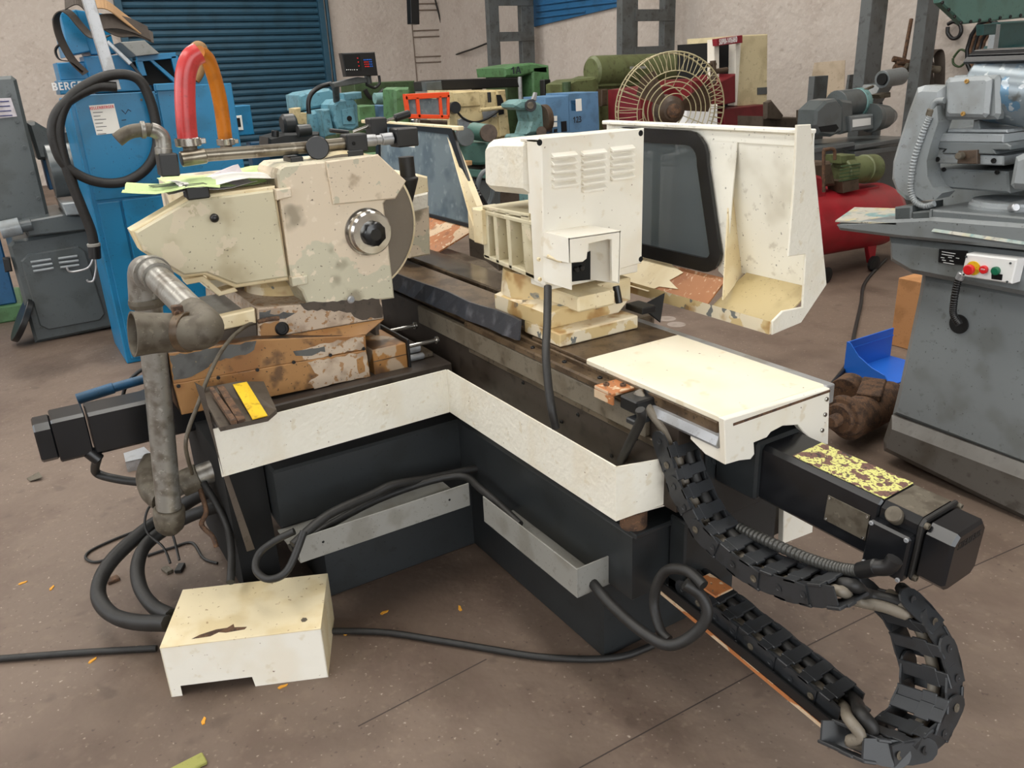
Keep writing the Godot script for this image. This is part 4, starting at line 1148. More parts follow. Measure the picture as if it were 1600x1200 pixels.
func motors_and_pipes() -> void:
	# table drive motor
	var t := T("servo_motor", "black servo motor with flaking yellow-green label on top, jutting from the white end cover", "motor", Vector3(1.44, 0.69, -1.17))
	var ez := Vector3(0.024, -0.026, 0.435).normalized()
	var ex := Vector3.UP.cross(ez).normalized()
	var xf := Transform3D(Basis(ex, ez.cross(ex), ez), Vector3(1.44, 0.69, -1.17))
	var s := S()
	prism(s, [Vector2(-0.066, -0.06), Vector2(-0.054, -0.072), Vector2(0.054, -0.072), Vector2(0.066, -0.06), Vector2(0.066, 0.062), Vector2(0.056, 0.072), Vector2(-0.056, 0.072), Vector2(-0.066, 0.062)], "z", 0.0, 0.30, 0.004, xf)
	var mb := P("motor_body", s, "black_gloss", t)
	s = S()
	bx(s, -0.052, 0.054, 0.0715, 0.0735, 0.075, 0.30, 0.0005, xf)
	P("painted_label", s, "chart", mb)
	s = S()
	bx(s, -0.0685, -0.0655, -0.032, 0.03, 0.185, 0.285, 0.0005, xf)
	var np := P("name_plate", s, "pipe_dull", mb)
	for p in [[-0.027, 0.19], [0.025, 0.19], [-0.027, 0.28], [0.025, 0.28]]:
		s = S()
		bolt(s, xf * Vector3(-0.0685, p[0], p[1]), -xf.basis.x, 0.0035, 0.002)
		P("rivet", s, "chrome", np)
	s = S()
	prism(s, [Vector2(-0.064, -0.056), Vector2(-0.05, -0.068), Vector2(0.052, -0.068), Vector2(0.064, -0.056), Vector2(0.064, 0.058), Vector2(0.052, 0.071), Vector2(-0.05, 0.071), Vector2(-0.064, 0.058)], "z", 0.30, 0.385, 0.003, xf)
	var rear := P("rear_housing", s, "black_gloss", t)
	s = S()
	bx(s, -0.088, -0.06, -0.072, 0.035, 0.295, 0.385, 0.005, xf)
	P("connector_box", s, "black_gloss", rear)
	s = S()
	cyl(s, xf * Vector3(-0.056, 0.048, 0.335), xf * Vector3(-0.076, 0.064, 0.335), 0.017, 18)
	P("screw_cap", s, "pipe_dull", rear)
	s = S()
	bx(s, -0.05, 0.052, 0.0705, 0.0718, 0.305, 0.382, 0.0005, xf)
	P("scuffed_top", s, "pipe_dull", rear)
	for p in [[0.03, 0.302], [0.03, 0.378], [-0.066, 0.302], [-0.066, 0.378]]:
		s = S()
		bolt(s, xf * Vector3(-0.088, p[0], p[1]), -xf.basis.x, 0.005, 0.004)
		P("screw", s, "alu", rear)
	s = S()
	prism(s, [Vector2(-0.07, -0.06), Vector2(-0.058, -0.073), Vector2(0.058, -0.073), Vector2(0.07, -0.06), Vector2(0.07, 0.062), Vector2(0.058, 0.074), Vector2(-0.058, 0.074), Vector2(-0.07, 0.062)], "z", 0.385, 0.394, 0.002, xf)
	P("flange", s, "rubber", t)
	s = S()
	prism(s, [Vector2(-0.062, -0.05), Vector2(-0.045, -0.066), Vector2(0.045, -0.066), Vector2(0.062, -0.05), Vector2(0.062, 0.046), Vector2(0.045, 0.066), Vector2(-0.045, 0.066), Vector2(-0.062, 0.046)], "z", 0.394, 0.455, 0.006, xf)
	var cap := P("end_cap", s, "black_gloss", t)
	for p in [[-0.06, 0.062], [0.062, 0.062], [-0.06, -0.062]]:
		s = S()
		bolt(s, xf * Vector3(p[0], p[1], 0.394), ez, 0.007, 0.008)
		P("screw", s, "pipe_dull", cap)
	text("SIEMENS", "rubber", cap, xf * Vector3(0.0, 0.038, 0.455), xf.basis, 0.016, "embossed_lettering", 0.085)
	var c := S()
	tube(c, smooth_path([Vector3(1.321, 0.565, -1.238), Vector3(1.306, 0.571, -1.162), Vector3(1.298, 0.584, -1.06), Vector3(1.296, 0.597, -0.954), Vector3(1.295, 0.615, -0.875), Vector3(1.301, 0.631, -0.829)], 18), 0.0135, 14, 0.0016)
	var fc := one("flexible_conduit", c, "conduit", "grey ribbed metal conduit curving down to the black servo motor", "conduit")
	PC("conduit_gland", "black", fc, Vector3(1.302, 0.629, -0.833), Vector3(1.299, 0.661, -0.793), 0.017)
	PT("conduit_elbow", "black", fc, [Vector3(1.297, 0.659, -0.794), Vector3(1.3, 0.671, -0.773), Vector3(1.305, 0.691, -0.765)], 0.016, 4)
	# infeed motor on the left
	t = T("servo_motor", "long black servo motor sticking out to the left behind the upright pipe", "motor", Vector3(0.2, 0.52, -2.78))
	s = S()
	prism(s, [Vector2(-2.82, 0.52), Vector2(-2.81, 0.512), Vector2(-2.71, 0.512), Vector2(-2.7, 0.522), Vector2(-2.7, 0.645), Vector2(-2.71, 0.655), Vector2(-2.81, 0.655), Vector2(-2.82, 0.645)], "x", 0.095, 0.52, 0.004)
	P("motor_body", s, "black_gloss", t)
	s = S()
	prism(s, [Vector2(-2.82, 0.522), Vector2(-2.81, 0.514), Vector2(-2.712, 0.514), Vector2(-2.702, 0.524), Vector2(-2.702, 0.648), Vector2(-2.712, 0.657), Vector2(-2.81, 0.657), Vector2(-2.82, 0.648)], "x", -0.005, 0.09, 0.004)
	P("rear_housing", s, "black_gloss", t)
	s = S()
	prism(s, [Vector2(-2.815, 0.532), Vector2(-2.8, 0.52), Vector2(-2.73, 0.52), Vector2(-2.71, 0.535), Vector2(-2.71, 0.63), Vector2(-2.73, 0.648), Vector2(-2.8, 0.648), Vector2(-2.815, 0.635)], "x", -0.055, -0.005, 0.005)
	P("end_cap", s, "black_gloss", t)
	PC("cable_gland", "black", t, Vector3(0.075, 0.525, -2.72), Vector3(0.10, 0.49, -2.71), 0.02)
	c = S()
	tube(c, smooth_path([Vector3(0.095, 0.498, -2.713)] + [Vector3(0.085, 0.406, -2.821), Vector3(0.133, 0.392, -2.761), Vector3(0.209, 0.386, -2.687), Vector3(0.273, 0.395, -2.627)]), 0.014, 10)
	one("motor_cable", c, "rubber", "black cable hanging under the left servo motor", "cable")
	# swept pipe work
	t = T("drain_pipe", "stained grey upright drain pipe with elbows and an open end, left of the wheel head", "pipe", Vector3(0.25, 0.4, -2.25))
	s = S()
	tube(s, [Vector3(0.311, 1.113, -2.451), Vector3(0.288, 0.773, -2.487), Vector3(0.246, 0.365, -2.492)], 0.037, 22)
	var vp := P("upright_pipe", s, "pipe", t)
	s = S()
	lathe(s, [Vector2(0, 0), Vector2(0.026, 0.002), Vector2(0.042, 0.02), Vector2(0.047, 0.05), Vector2(0.047, 0.085), Vector2(0.036, 0.09), Vector2(0.036, 0.07), Vector2(0, 0.07)], Vector3(0.235, 0.281, -2.498), Vector3(0.246, 0.365, -2.492) - Vector3(0.235, 0.281, -2.498), 22, true)
	P("end_fitting", s, "pipe_dull", vp)
	s = S()
	tube(s, smooth_path([Vector3(0.297, 1.031, -2.46), Vector3(0.304, 1.086, -2.456), Vector3(0.308, 1.119, -2.431), Vector3(0.315, 1.131, -2.356), Vector3(0.321, 1.125, -2.287)]), 0.041, 22)
	P("elbow", s, "pipe", t)
	s = S()
	lathe(s, [Vector2(0.036, -0.012), Vector2(0.047, -0.012), Vector2(0.049, 0), Vector2(0.047, 0.012), Vector2(0.036, 0.012)], Vector3(0.302, 1.026, -2.461), Vector3.UP, 22)
	P("collar", s, "pipe_dull", t)
	s = S()
	lathe(s, [Vector2(0.03, -0.008), Vector2(0.05, -0.008), Vector2(0.05, 0.008), Vector2(0.03, 0.008)], Vector3(0.315, 1.127, -2.342), Vector3(0.349, 1.072, -1.996) - Vector3(0.315, 1.127, -2.342), 22)
	P("collar", s, "pipe", t)
	s = S()
	tube(s, [Vector3(0.317, 1.129, -2.329), Vector3(0.335, 1.101, -2.118), Vector3(0.351, 1.074, -1.97)], 0.0345, 22)
	P("slanting_pipe", s, "pipe", t)
	s = S()
	tube(s, smooth_path([Vector3(0.341, 1.084, -2.018), Vector3(0.35, 1.076, -1.947), Vector3(0.346, 1.071, -1.909), Vector3(0.328, 1.066, -1.905), Vector3(0.307, 1.064, -1.93)]), 0.040, 22)
	P("elbow", s, "pipe_dull", t)
	s = S()
	cyl(s, Vector3(0.313, 1.064, -1.932), Vector3(0.297, 1.063, -1.948), 0.047, 22)
	P("pipe_clamp", s, "brown_way", t)
	s = S()
	bx(s, -0.012, 0.012, -0.008, 0.02, -0.01, 0.01, 0.002, Transform3D(Basis(), Vector3(0.3, 1.106, -1.953)))
	bolt(s, Vector3(0.298, 1.11, -1.943), Vector3(-0.3, 0, 1).normalized(), 0.008, 0.008)
	P("clamp_screw", s, "rust", t)
	s = S()
	lathe(s, [Vector2(0.038, 0), Vector2(0.044, 0), Vector2(0.047, 0.06), Vector2(0.052, 0.098), Vector2(0.047, 0.098), Vector2(0.042, 0.06), Vector2(0.036, 0.02), Vector2(0, 0.02)], Vector3(0.293, 1.061, -1.962), Vector3(0.234, 1.071, -1.958) - Vector3(0.293, 1.061, -1.962), 28)
	P("open_sleeve", s, "pipe_dull", t)
	s = S()
	tube(s, [Vector3(0.243, 0.38, -2.588), Vector3(0.339, 0.409, -2.568), Vector3(0.442, 0.434, -2.541)], 0.036, 20)
	var hp := P("level_pipe", s, "pipe", t)
	s = S()
	cyl(s, Vector3(0.304, 0.398, -2.571), Vector3(0.363, 0.413, -2.562), 0.043, 20)
	P("coupling", s, "pipe_dull", hp)
	s = S()
	tube(s, smooth_path([Vector3(0.261, 0.433, -2.727), Vector3(0.23, 0.408, -2.684), Vector3(0.225, 0.384, -2.613), Vector3(0.244, 0.37, -2.558)]), 0.042, 20)
	P("elbow", s, "pipe_dull", hp)
	s = S()
	cyl(s, Vector3(0.091, 0.576, -3.1), Vector3(0.214, 0.59, -3.1), 0.02, 16)
	cyl(s, Vector3(0.197, 0.589, -3.1), Vector3(0.351, 0.601, -3.1), 0.017, 16)
	one("rod", s, "blue_dark", "blue painted rod with a bare grey tip poking out behind the left servo motor", "rod")
	s = S()
	sheet(s, [Vector3(0.24, 0.05, -3.799), Vector3(0.33, 0.05, -3.815), Vector3(0.349, 0.05, -3.684), Vector3(0.233, 0.05, -3.692)], Vector3(0, -0.005, 0))
	sheet(s, [Vector3(0.233, 0.05, -3.692), Vector3(0.349, 0.05, -3.684), Vector3(0.349, 0.05, -3.684) + Vector3(0, -0.05, 0), Vector3(0.233, 0.05, -3.692) + Vector3(0, -0.05, 0)], Vector3(0, 0, -0.005))
	one("steel_bracket", s, "alu", "pale grey angle bracket on the floor under the left servo motor", "bracket")

func cable_chain() -> void:
	var t := T("cable_chain", "black plastic drag chain looping from the table edge down to a rusty support channel", "cable carrier", Vector3(1.25, 0.3, -1.0))
	var w := Vector3(0.09, 0.0, 0.0)
	var top := [Vector3(1.215, 0.752, -1.334), Vector3(1.215, 0.701, -1.305), Vector3(1.215, 0.654, -1.281), Vector3(1.215, 0.614, -1.244), Vector3(1.215, 0.575, -1.202), Vector3(1.215, 0.555, -1.147), Vector3(1.215, 0.542, -1.085), Vector3(1.215, 0.54, -1.022), Vector3(1.215, 0.553, -0.956), Vector3(1.215, 0.572, -0.895), Vector3(1.215, 0.601, -0.833)]
	for i in range(0, top.size() - 1): link(t, top[i], top[i + 1], w, i)
	var first := [Vector3(1.205, 0.838, -1.446), Vector3(1.205, 0.801, -1.393)]
	var lp := [Vector3(1.392, 0.56, -0.766), Vector3(1.402, 0.53, -0.721), Vector3(1.398, 0.492, -0.682), Vector3(1.39, 0.444, -0.653), Vector3(1.366, 0.398, -0.634), Vector3(1.331, 0.356, -0.63), Vector3(1.287, 0.331, -0.639), Vector3(1.243, 0.324, -0.663), Vector3(1.207, 0.326, -0.698)]
	var cr := Basis.from_euler(Vector3(deg_to_rad(-21.1), deg_to_rad(-31.3), deg_to_rad(-2.6)))
	var lw: Vector3 = cr * Vector3(-0.056, 0.0, -0.095)
	for i in lp.size() - 1: link(t, lp[i], lp[i + 1], lw, i)
	var a := Vector3(1.262, 0.339, -1.286)
	var b := Vector3(1.262, 0.291, -0.825)
	for i in 8: link(t, a.lerp(b, i / 8.0), a.lerp(b, (i + 1) / 8.0), w, i, true)
	# cables that run inside it
	var s := S()
	var p1 := []
	for p in first + top: p1.append(p + w * 0.4)
	p1 += [Vector3(1.323, 0.54, -0.849), Vector3(1.355, 0.537, -0.804), Vector3(1.379, 0.533, -0.762)]
	for p in lp: p1.append(p + lw * 0.45)
	p1 += [Vector3(1.211, 0.339, -0.726), Vector3(1.212, 0.358, -0.759)]
	for i in range(8, -1, -1): p1.append(a.lerp(b, i / 8.0) + w * 0.4)
	p1 += [a + Vector3(0.03, 0.02, -0.06), a + Vector3(0.0, 0.0, -0.14)]
	tube(s, smooth_path(p1, 4), 0.012, 10)
	P("inner_cable", s, "cable_grey", t)
	s = S()
	var p2 := []
	for p in p1: p2.append(p + Vector3(0.028, 0.006, 0.006))
	tube(s, smooth_path(p2, 4), 0.014, 10)
	P("inner_cable", s, "rubber", t)
	# support channel
	var u := T("support_channel", "rust-edged black support channel under the lower run of the drag chain", "bracket", Vector3(1.3, 0.28, -1.0))
	s = S()
	var dn := Vector3(0, -0.034, 0)
	sheet(s, [a + dn + Vector3(-0.012, 0.006, -0.06), b + dn + Vector3(-0.012, 0.006, 0.02), b + dn + Vector3(0.105, 0.006, 0.02), a + dn + Vector3(0.105, 0.006, -0.06)], Vector3(0, -0.006, 0))
	sheet(s, [a + dn + Vector3(-0.012, 0, -0.06), b + dn + Vector3(-0.012, 0, 0.02), b + dn + Vector3(-0.012, 0.03, 0.02), a + dn + Vector3(-0.012, 0.03, -0.06)], Vector3(-0.004, 0, 0))
	P("channel", s, "black", u)
	s = S()
	sheet(s, [a + dn + Vector3(-0.017, -0.006, -0.06), b + dn + Vector3(-0.017, -0.006, 0.02), b + dn + Vector3(-0.017, 0.004, 0.02), a + dn + Vector3(-0.017, 0.004, -0.06)], Vector3(-0.002, 0, 0))
	P("rusty_edge", s, "deck", u)
	PB("channel_arm", "black", u, 1.28, 1.34, 0.30, 0.335, -1.36, -1.25, 0.003)
	s = S()
	bx(s, 1.27, 1.33, 0.372, 0.378, -1.26, -1.18, 0.002)
	P("copper_plate", s, "deck", u)
	# bracket at the table
	u = T("chain_bracket", "orange primed bracket plate bolted to the table edge at the top of the drag chain", "bracket", Vector3(1.24, 0.8, -1.5))
	PB("plate", "deck", u, 1.186, 1.292, 0.829, 0.838, -1.55, -1.475, 0.002)
	PB("plate_edge", "deck", u, 1.186, 1.192, 0.806, 0.829, -1.55, -1.475, 0.001)
	for p in [[1.21, -1.53], [1.24, -1.5], [1.275, -1.53]]:
		s = S()
		bolt(s, Vector3(p[0], 0.838, p[1]), Vector3.UP, 0.008, 0.007)
		P("bolt", s, "rust", u)
	PB("clamp", "black", u, 1.20, 1.29, 0.80, 0.835, -1.465, -1.40, 0.004)
	s = S()
	bx(s, 1.19, 1.30, 0.775, 0.79, -1.43, -1.395, 0.004)
	P("cable_comb", s, "chain", u)
	# hoses by the lower end of the chain
	s = S()
	tube(s, smooth_path([Vector3(1.114, 0.335, -1.512), Vector3(1.1, 0.314, -1.385), Vector3(1.098, 0.306, -1.257), Vector3(1.12, 0.303, -1.179), Vector3(1.16, 0.345, -1.137), Vector3(1.183, 0.399, -1.122), Vector3(1.18, 0.441, -1.142), Vector3(1.155, 0.467, -1.17)]), 0.014, 10)
	one("cable", s, "rubber", "thick black cable sagging in a loop below the drag chain end", "cable")
	s = S()
	tube(s, smooth_path([Vector3(1.179, 0.473, -1.133), Vector3(1.18, 0.482, -1.186), Vector3(1.173, 0.459, -1.243), Vector3(1.161, 0.413, -1.267), Vector3(1.152, 0.351, -1.269), Vector3(1.14, 0.304, -1.23), Vector3(1.14, 0.294, -1.201)]), 0.013, 10)
	one("cable", s, "rubber", "black cable arching over the end of the support channel in front of the bed", "cable")
	s = S()
	tube(s, smooth_path([Vector3(1.238, 0.626, -1.505), Vector3(1.182, 0.737, -1.4), Vector3(1.156, 0.827, -1.332), Vector3(1.146, 0.856, -1.325)]), 0.012, 8)
	one("cable", s, "rubber", "short black cable going down behind the tray end beside the drag chain", "cable")

# one link: near side plate with far side plate, two crossbars and a pin as its parts
func link(t: Node3D, a: Vector3, b: Vector3, w: Vector3, k: int, flat := false) -> void:
	var d := (b - a).normalized()
	var u := d.cross(w).normalized()
	if u.y < 0 and absf(u.y) > 0.5: u = -u
	var l := (b - a).length()
	var wn := w.normalized()
	var off := wn * (0.004 if k % 2 else 0.0)
	var s := S()
	plate(s, a + off, d, u, l, wn * 0.0045)
	var o := P("chain_link", s, "chain", t)
	s = S()
	plate(s, a + w - off, d, u, l, wn * -0.0045)
	P("side_plate", s, "chain", o)
	for e in [1.0, -1.0]:
		s = S()
		var sh := 0.0 if e > 0.0 else l * 0.5
		bx(s, l * 0.26 + sh, l * 0.76 + sh, -0.0035, 0.0035, 0.0, w.length(), 0.0015, Transform3D(Basis(d, u, wn), a + u * 0.0225 * e))
		bx(s, l * 0.18 + sh, l * 0.84 + sh, -0.0035, 0.0035, w.length() * 0.22, w.length() * 0.5, 0.0015, Transform3D(Basis(d, u, wn), a + u * 0.0228 * e))
		P("crossbar", s, "chain", o)
	s = S()
	lathe(s, [Vector2(0, 0), Vector2(0.007, 0), Vector2(0.009, 0.002), Vector2(0.005, 0.002), Vector2(0.004, 0.001), Vector2(0, 0.001)], a + off * 0.0, -wn, 12)
	P("pin", s, "pipe_dull" if k % 3 == 1 else "chain", o)

func plate(s: SurfaceTool, a: Vector3, d: Vector3, u: Vector3, l: float, th: Vector3) -> void:
	var r := 0.0265
	var p := []
	for i in 7:
		var g := PI / 2 + PI * i / 6.0
		p.append(a + d * cos(g) * r + u * sin(g) * r)
	p.append(a + d * l * 0.55 - u * r)
	p.append(a + d * (l * 0.7) - u * r * 0.93)
	p.append(a + d * (l + r * 0.4) - u * r * 0.80)
	p.append(a + d * (l + r * 0.4) + u * r * 0.80)
	p.append(a + d * (l * 0.7) + u * r * 0.93)
	p.append(a + d * l * 0.55 + u * r)
	sheet(s, p, th)

func loose_things() -> void:
	# white sheet cover standing on the floor
	var t := T("machine_cover", "loose cream sheet metal cover lying open side down on the floor in front", "cover", Vector3(0.3, 0, -2.1))
	var a := Vector3(0.108, 0, -2.085)
	var b := Vector3(0.502, 0, -1.907)
	var ux := (b - a).normalized()
	var L := (b - a).length()
	var uz := Vector3(-ux.z, 0, ux.x)
	var xf := Transform3D(Basis(ux, Vector3.UP, uz), a)
	var s := S()
	var h := 0.168
	var D := -0.27
	prism(s, [Vector2(0, 0), Vector2(0.03, 0), Vector2(0.03, 0.034), Vector2(L * 0.52, 0.034), Vector2(L * 0.53, 0), Vector2(L, 0), Vector2(L, h), Vector2(0, h)], "z", -0.003, 0.0, 0.0, xf)
	bx(s, 0.0, L, 0.0, h, D, D + 0.003, 0.001, xf)
	P("front_panel", s, "white", t)
	s = S()
	bx(s, 0.0, L, h - 0.003, h + 0.002, D, 0.001, 0.0015, xf)
	var tp := P("top_panel", s, "cream", t)
	s = S()
	bx(s, 0.0, 0.003, 0.0, h, D, 0.0, 0.001, xf)
	P("end_panel", s, "cream", t)
	s = S()
	bx(s, L - 0.003, L, 0.0, h, D, 0.0, 0.001, xf)
	P("end_panel", s, "cream", t)
	s = S()
	var chip := []
	for p in [Vector2(0.08, -0.02), Vector2(0.1, -0.035), Vector2(0.14, -0.05), Vector2(0.17, -0.052), Vector2(0.185, -0.066), Vector2(0.19, -0.05), Vector2(0.225, -0.045), Vector2(0.22, -0.035), Vector2(0.17, -0.03), Vector2(0.15, -0.036), Vector2(0.13, -0.022)]: chip.append(p)
	prism(s, chip, "y", h + 0.002, h + 0.0024, 0.0, xf)
	P("bare_patch", s, "rust", tp)
	s = S()
	lathe(s, [Vector2(0, 0), Vector2(0.009, 0), Vector2(0.009, 0.002), Vector2(0.006, 0.003), Vector2(0, 0.003)], xf * Vector3(L - 0.05, h + 0.002, -0.045), Vector3.UP, 6)
	P("screw", s, "pipe_dull", tp)
	# cables over the floor
	for c in [
		["floor_cable", [Vector3(-1.426, 0.012, -3.185), Vector3(-0.782, 0.012, -2.817), Vector3(-0.359, 0.012, -2.581), Vector3(-0.095, 0.012, -2.437), Vector3(0.112, 0.012, -2.316)], 0.010, "black cable lying straight across the floor left of the cream cover"],
		["floor_cable", [Vector3(0.583, 0.012, -2.082), Vector3(0.71, 0.012, -1.984), Vector3(0.822, 0.012, -1.861), Vector3(0.928, 0.012, -1.739), Vector3(1.031, 0.012, -1.623), Vector3(1.145, 0.012, -1.529), Vector3(1.235, 0.012, -1.482), Vector3(1.334, 0.012, -1.47)], 0.010, "black cable curving across the floor from the cream cover to the machine base"],
		["thick_hose", [Vector3(0.438, 0.331, -2.61), Vector3(0.365, 0.281, -2.695), Vector3(0.281, 0.224, -2.745), Vector3(0.177, 0.202, -2.71), Vector3(0.074, 0.174, -2.648), Vector3(0.017, 0.142, -2.593), Vector3(-0.001, 0.114, -2.528), Vector3(0.021, 0.108, -2.424), Vector3(0.072, 0.121, -2.324), Vector3(0.15, 0.15, -2.214)], 0.024, "outermost thick black hose looping over the floor into the cream cover"],
		["thick_hose", [Vector3(0.41, 0.285, -2.569), Vector3(0.326, 0.245, -2.64), Vector3(0.248, 0.203, -2.681), Vector3(0.169, 0.184, -2.645), Vector3(0.126, 0.164, -2.561), Vector3(0.115, 0.143, -2.458), Vector3(0.132, 0.137, -2.345), Vector3(0.167, 0.146, -2.252)], 0.022, "inner thick black hose curling on the floor beside the outermost hose"],
		["thin_wire", [Vector3(0.254, 0.369, -2.551), Vector3(0.205, 0.343, -2.595), Vector3(0.178, 0.296, -2.59), Vector3(0.179, 0.258, -2.572), Vector3(0.208, 0.228, -2.516), Vector3(0.212, 0.202, -2.451)], 0.004, "thin black wire hanging from the pipe fitting to the left connector plug"],
		["thin_wire", [Vector3(0.24, 0.285, -2.497), Vector3(0.241, 0.246, -2.479), Vector3(0.237, 0.215, -2.429)], 0.004, "thin black wire straight under the pipe end fitting"],
		["thin_wire", [Vector3(0.207, 0.006, -3.116), Vector3(0.101, 0.006, -3.096), Vector3(0.013, 0.006, -3.062), Vector3(-0.009, 0.006, -3.016), Vector3(0.019, 0.006, -2.965), Vector3(0.074, 0.006, -2.976), Vector3(0.178, 0.006, -3.079)], 0.005, "thin black wire loop on the floor at the far left of the hoses"],
		["thin_wire", [Vector3(0.182, 0.006, -2.898), Vector3(0.271, 0.006, -2.901), Vector3(0.337, 0.006, -2.891), Vector3(0.348, 0.006, -2.757), Vector3(0.382, 0.006, -2.692)], 0.005, "thin black wire wandering over the floor toward the machine arm"],
		["cut_cable", [Vector3(0.354, 0.4, -2.567), Vector3(0.352, 0.365, -2.515), Vector3(0.348, 0.326, -2.475), Vector3(0.327, 0.289, -2.471), Vector3(0.345, 0.264, -2.423), Vector3(0.348, 0.232, -2.407)], 0.008, "cut cable with bare copper-coloured strands hanging from the level pipe"],
		["thick_hose", [Vector3(0.365, 0.403, -2.524), Vector3(0.383, 0.344, -2.461), Vector3(0.39, 0.292, -2.396), Vector3(0.372, 0.254, -2.302), Vector3(0.338, 0.218, -2.206)], 0.012, "black cable hanging down in front of the machine arm to the floor"],
		["thick_hose", [Vector3(0.518, 0.382, -2.095), Vector3(0.465, 0.358, -2.117), Vector3(0.418, 0.326, -2.131), Vector3(0.395, 0.3, -2.096), Vector3(0.414, 0.29, -2.042), Vector3(0.466, 0.313, -2.021), Vector3(0.535, 0.396, -2.054)], 0.011, "black cable looped over the left end of the cable trough"],
		["copper_pipe", [Vector3(0.672, 0.891, -2.533), Vector3(0.607, 0.898, -2.513), Vector3(0.533, 0.887, -2.465), Vector3(0.467, 0.853, -2.414), Vector3(0.411, 0.798, -2.373), Vector3(0.368, 0.737, -2.347), Vector3(0.328, 0.67, -2.341), Vector3(0.308, 0.618, -2.33), Vector3(0.325, 0.486, -2.436)], 0.006, "thin grey oil line curving from the wheel head slide down past the corner cover"],
		["thin_wire", [Vector3(0.221, 0.493, -3.129), Vector3(0.255, 0.569, -3.143), Vector3(0.305, 0.617, -3.134), Vector3(0.362, 0.645, -3.112)], 0.007, "thin cream cable rising behind the left servo motor"],
		["thin_wire", [Vector3(0.222, 0.516, -3.076), Vector3(0.26, 0.549, -3.068), Vector3(0.314, 0.594, -2.992)], 0.008, "grey cable bending over the left servo motor"],
		["floor_cable", [Vector3(6.053, 0.012, -3.996), Vector3(5.323, 0.012, -3.657), Vector3(4.795, 0.012, -3.309), Vector3(4.236, 0.012, -2.944), Vector3(3.78, 0.012, -2.646), Vector3(3.436, 0.012, -2.484), Vector3(3.224, 0.012, -2.375)], 0.011, "grey extension cable running over the floor from the air compressor"],
	]:
		s = S()
		tube(s, smooth_path(c[1]), c[2], 8)
		one(c[0], s, "pipe_dull" if c[0] in ["copper_pipe"] else "rust" if c[0] == "cut_cable" else "rubber", c[3], "hose" if c[0] == "thick_hose" else "cable")
	s = S()
	bx(s, -0.012, 0.012, 0.0, 0.012, -0.022, 0.022, 0.002, Transform3D(Basis(Vector3.UP, 0.3), Vector3(0.224, 0, -2.754)))
	one("cable_plug", s, "pipe_dull", "small grey connector plug on the floor, left of its twin", "plug")
	s = S()
	bx(s, -0.012, 0.012, 0.0, 0.014, -0.024, 0.024, 0.002, Transform3D(Basis(Vector3.UP, -0.5), Vector3(0.264, 0, -2.739)))
	one("cable_plug", s, "rubber", "small dark connector plug on the floor, right of its twin", "plug")
	s = S()
	bx(s, -0.02, 0.02, 0.0, 0.012, -0.015, 0.015, 0.002, Transform3D(Basis(Vector3.UP, 0.2), Vector3(0.054, 0, -2.805)))
	one("cable_plug", s, "rust", "small brown connector lying inside the loop of the outermost thick hose", "plug")
	s = S()
	sheet(s, [Vector3(0, 0, 0), Vector3(0.05, 0.02, 0.01), Vector3(0.06, 0.012, 0.06), Vector3(0.01, 0.004, 0.05)], Vector3(0, 0.003, 0))
	var r := one("scrap_chip", s, "pipe_dull", "curled grey scrap of sheet on the bare floor at far left", "scrap")
	r.position = Vector3(-0.151, 0, -3.903)
	var n := 0
	for p in [[36, 911, 0.3], [81, 919, 1.2], [145, 1032, 0.7], [601, 957, 0.2], [718, 951, 1.4], [318, 1127, 1.3], [543, 989, 0.5], [442, 1073, 0.1]]:
		s = S()
		prism(s, [Vector2(-0.014, -0.003), Vector2(-0.004, -0.006), Vector2(0.006, -0.002), Vector2(0.015, 0.001), Vector2(0.008, 0.006), Vector2(-0.003, 0.004), Vector2(-0.012, 0.004)], "y", 0.0, 0.003, 0.0, Transform3D(Basis(Vector3.UP, p[2]), [Vector3(-0.213, 0, -2.983), Vector3(-0.13, 0, -2.887), Vector3(-0.059, 0, -2.387), Vector3(0.757, 0, -2.089), Vector3(0.963, 0, -1.967), Vector3(0.162, 0, -1.937), Vector3(0.621, 0, -2.062), Vector3(0.381, 0, -1.944)][n]))
		one("orange_flake", s, "orange_chip", ["small orange flake on the floor, the upper left of the pair beside the thick hoses", "small orange flake on the floor, the lower right of the pair beside the thick hoses", "tiny orange flake on the floor just below the straight black cable", "orange flake on the shaded floor right of the cream cover, left one", "orange flake on the floor in the machine's inner corner, right one", "orange flake on the bare floor below the cream cover", "orange flake touching the black cable just right of the cream cover", "orange flake tucked under the front edge of the cream cover"][n], "debris", "orange flakes on the floor")
		n += 1
	s = S()
	bx(s, -0.05, 0.05, 0.0, 0.012, -0.02, 0.02, 0.003, Transform3D(Basis(Vector3.UP, 0.1), Vector3(0.085, 0, -1.792)))
	one("scrap_chip", s, "moss", "mossy green scrap at the bottom edge of the floor", "scrap")

# part: a polygon drawn across z with depth going back; across x with depth going right
func zp(t: Node, called: String, m: String, pts: Array, z: float, deep: float, bv := 0.008) -> MeshInstance3D:
	return PP(called, m, t, pts, "z", z - deep, z, bv)

func xp(t: Node, called: String, m: String, pts: Array, x: float, deep: float, bv := 0.006) -> MeshInstance3D:
	return PP(called, m, t, pts, "x", x + deep, x, bv)

# a flat belt: a strip of width w along points
func belt(t: Node, called: String, m: String, pts: Array, w: Vector3) -> void:
	var p := smooth_path(pts, 5)
	var s := S()
	for i in p.size() - 1:
		sheet(s, [p[i], p[i + 1], p[i + 1] + w, p[i] + w], (p[i + 1] - p[i]).cross(w).normalized() * 0.006)
	P(called, s, m, t)

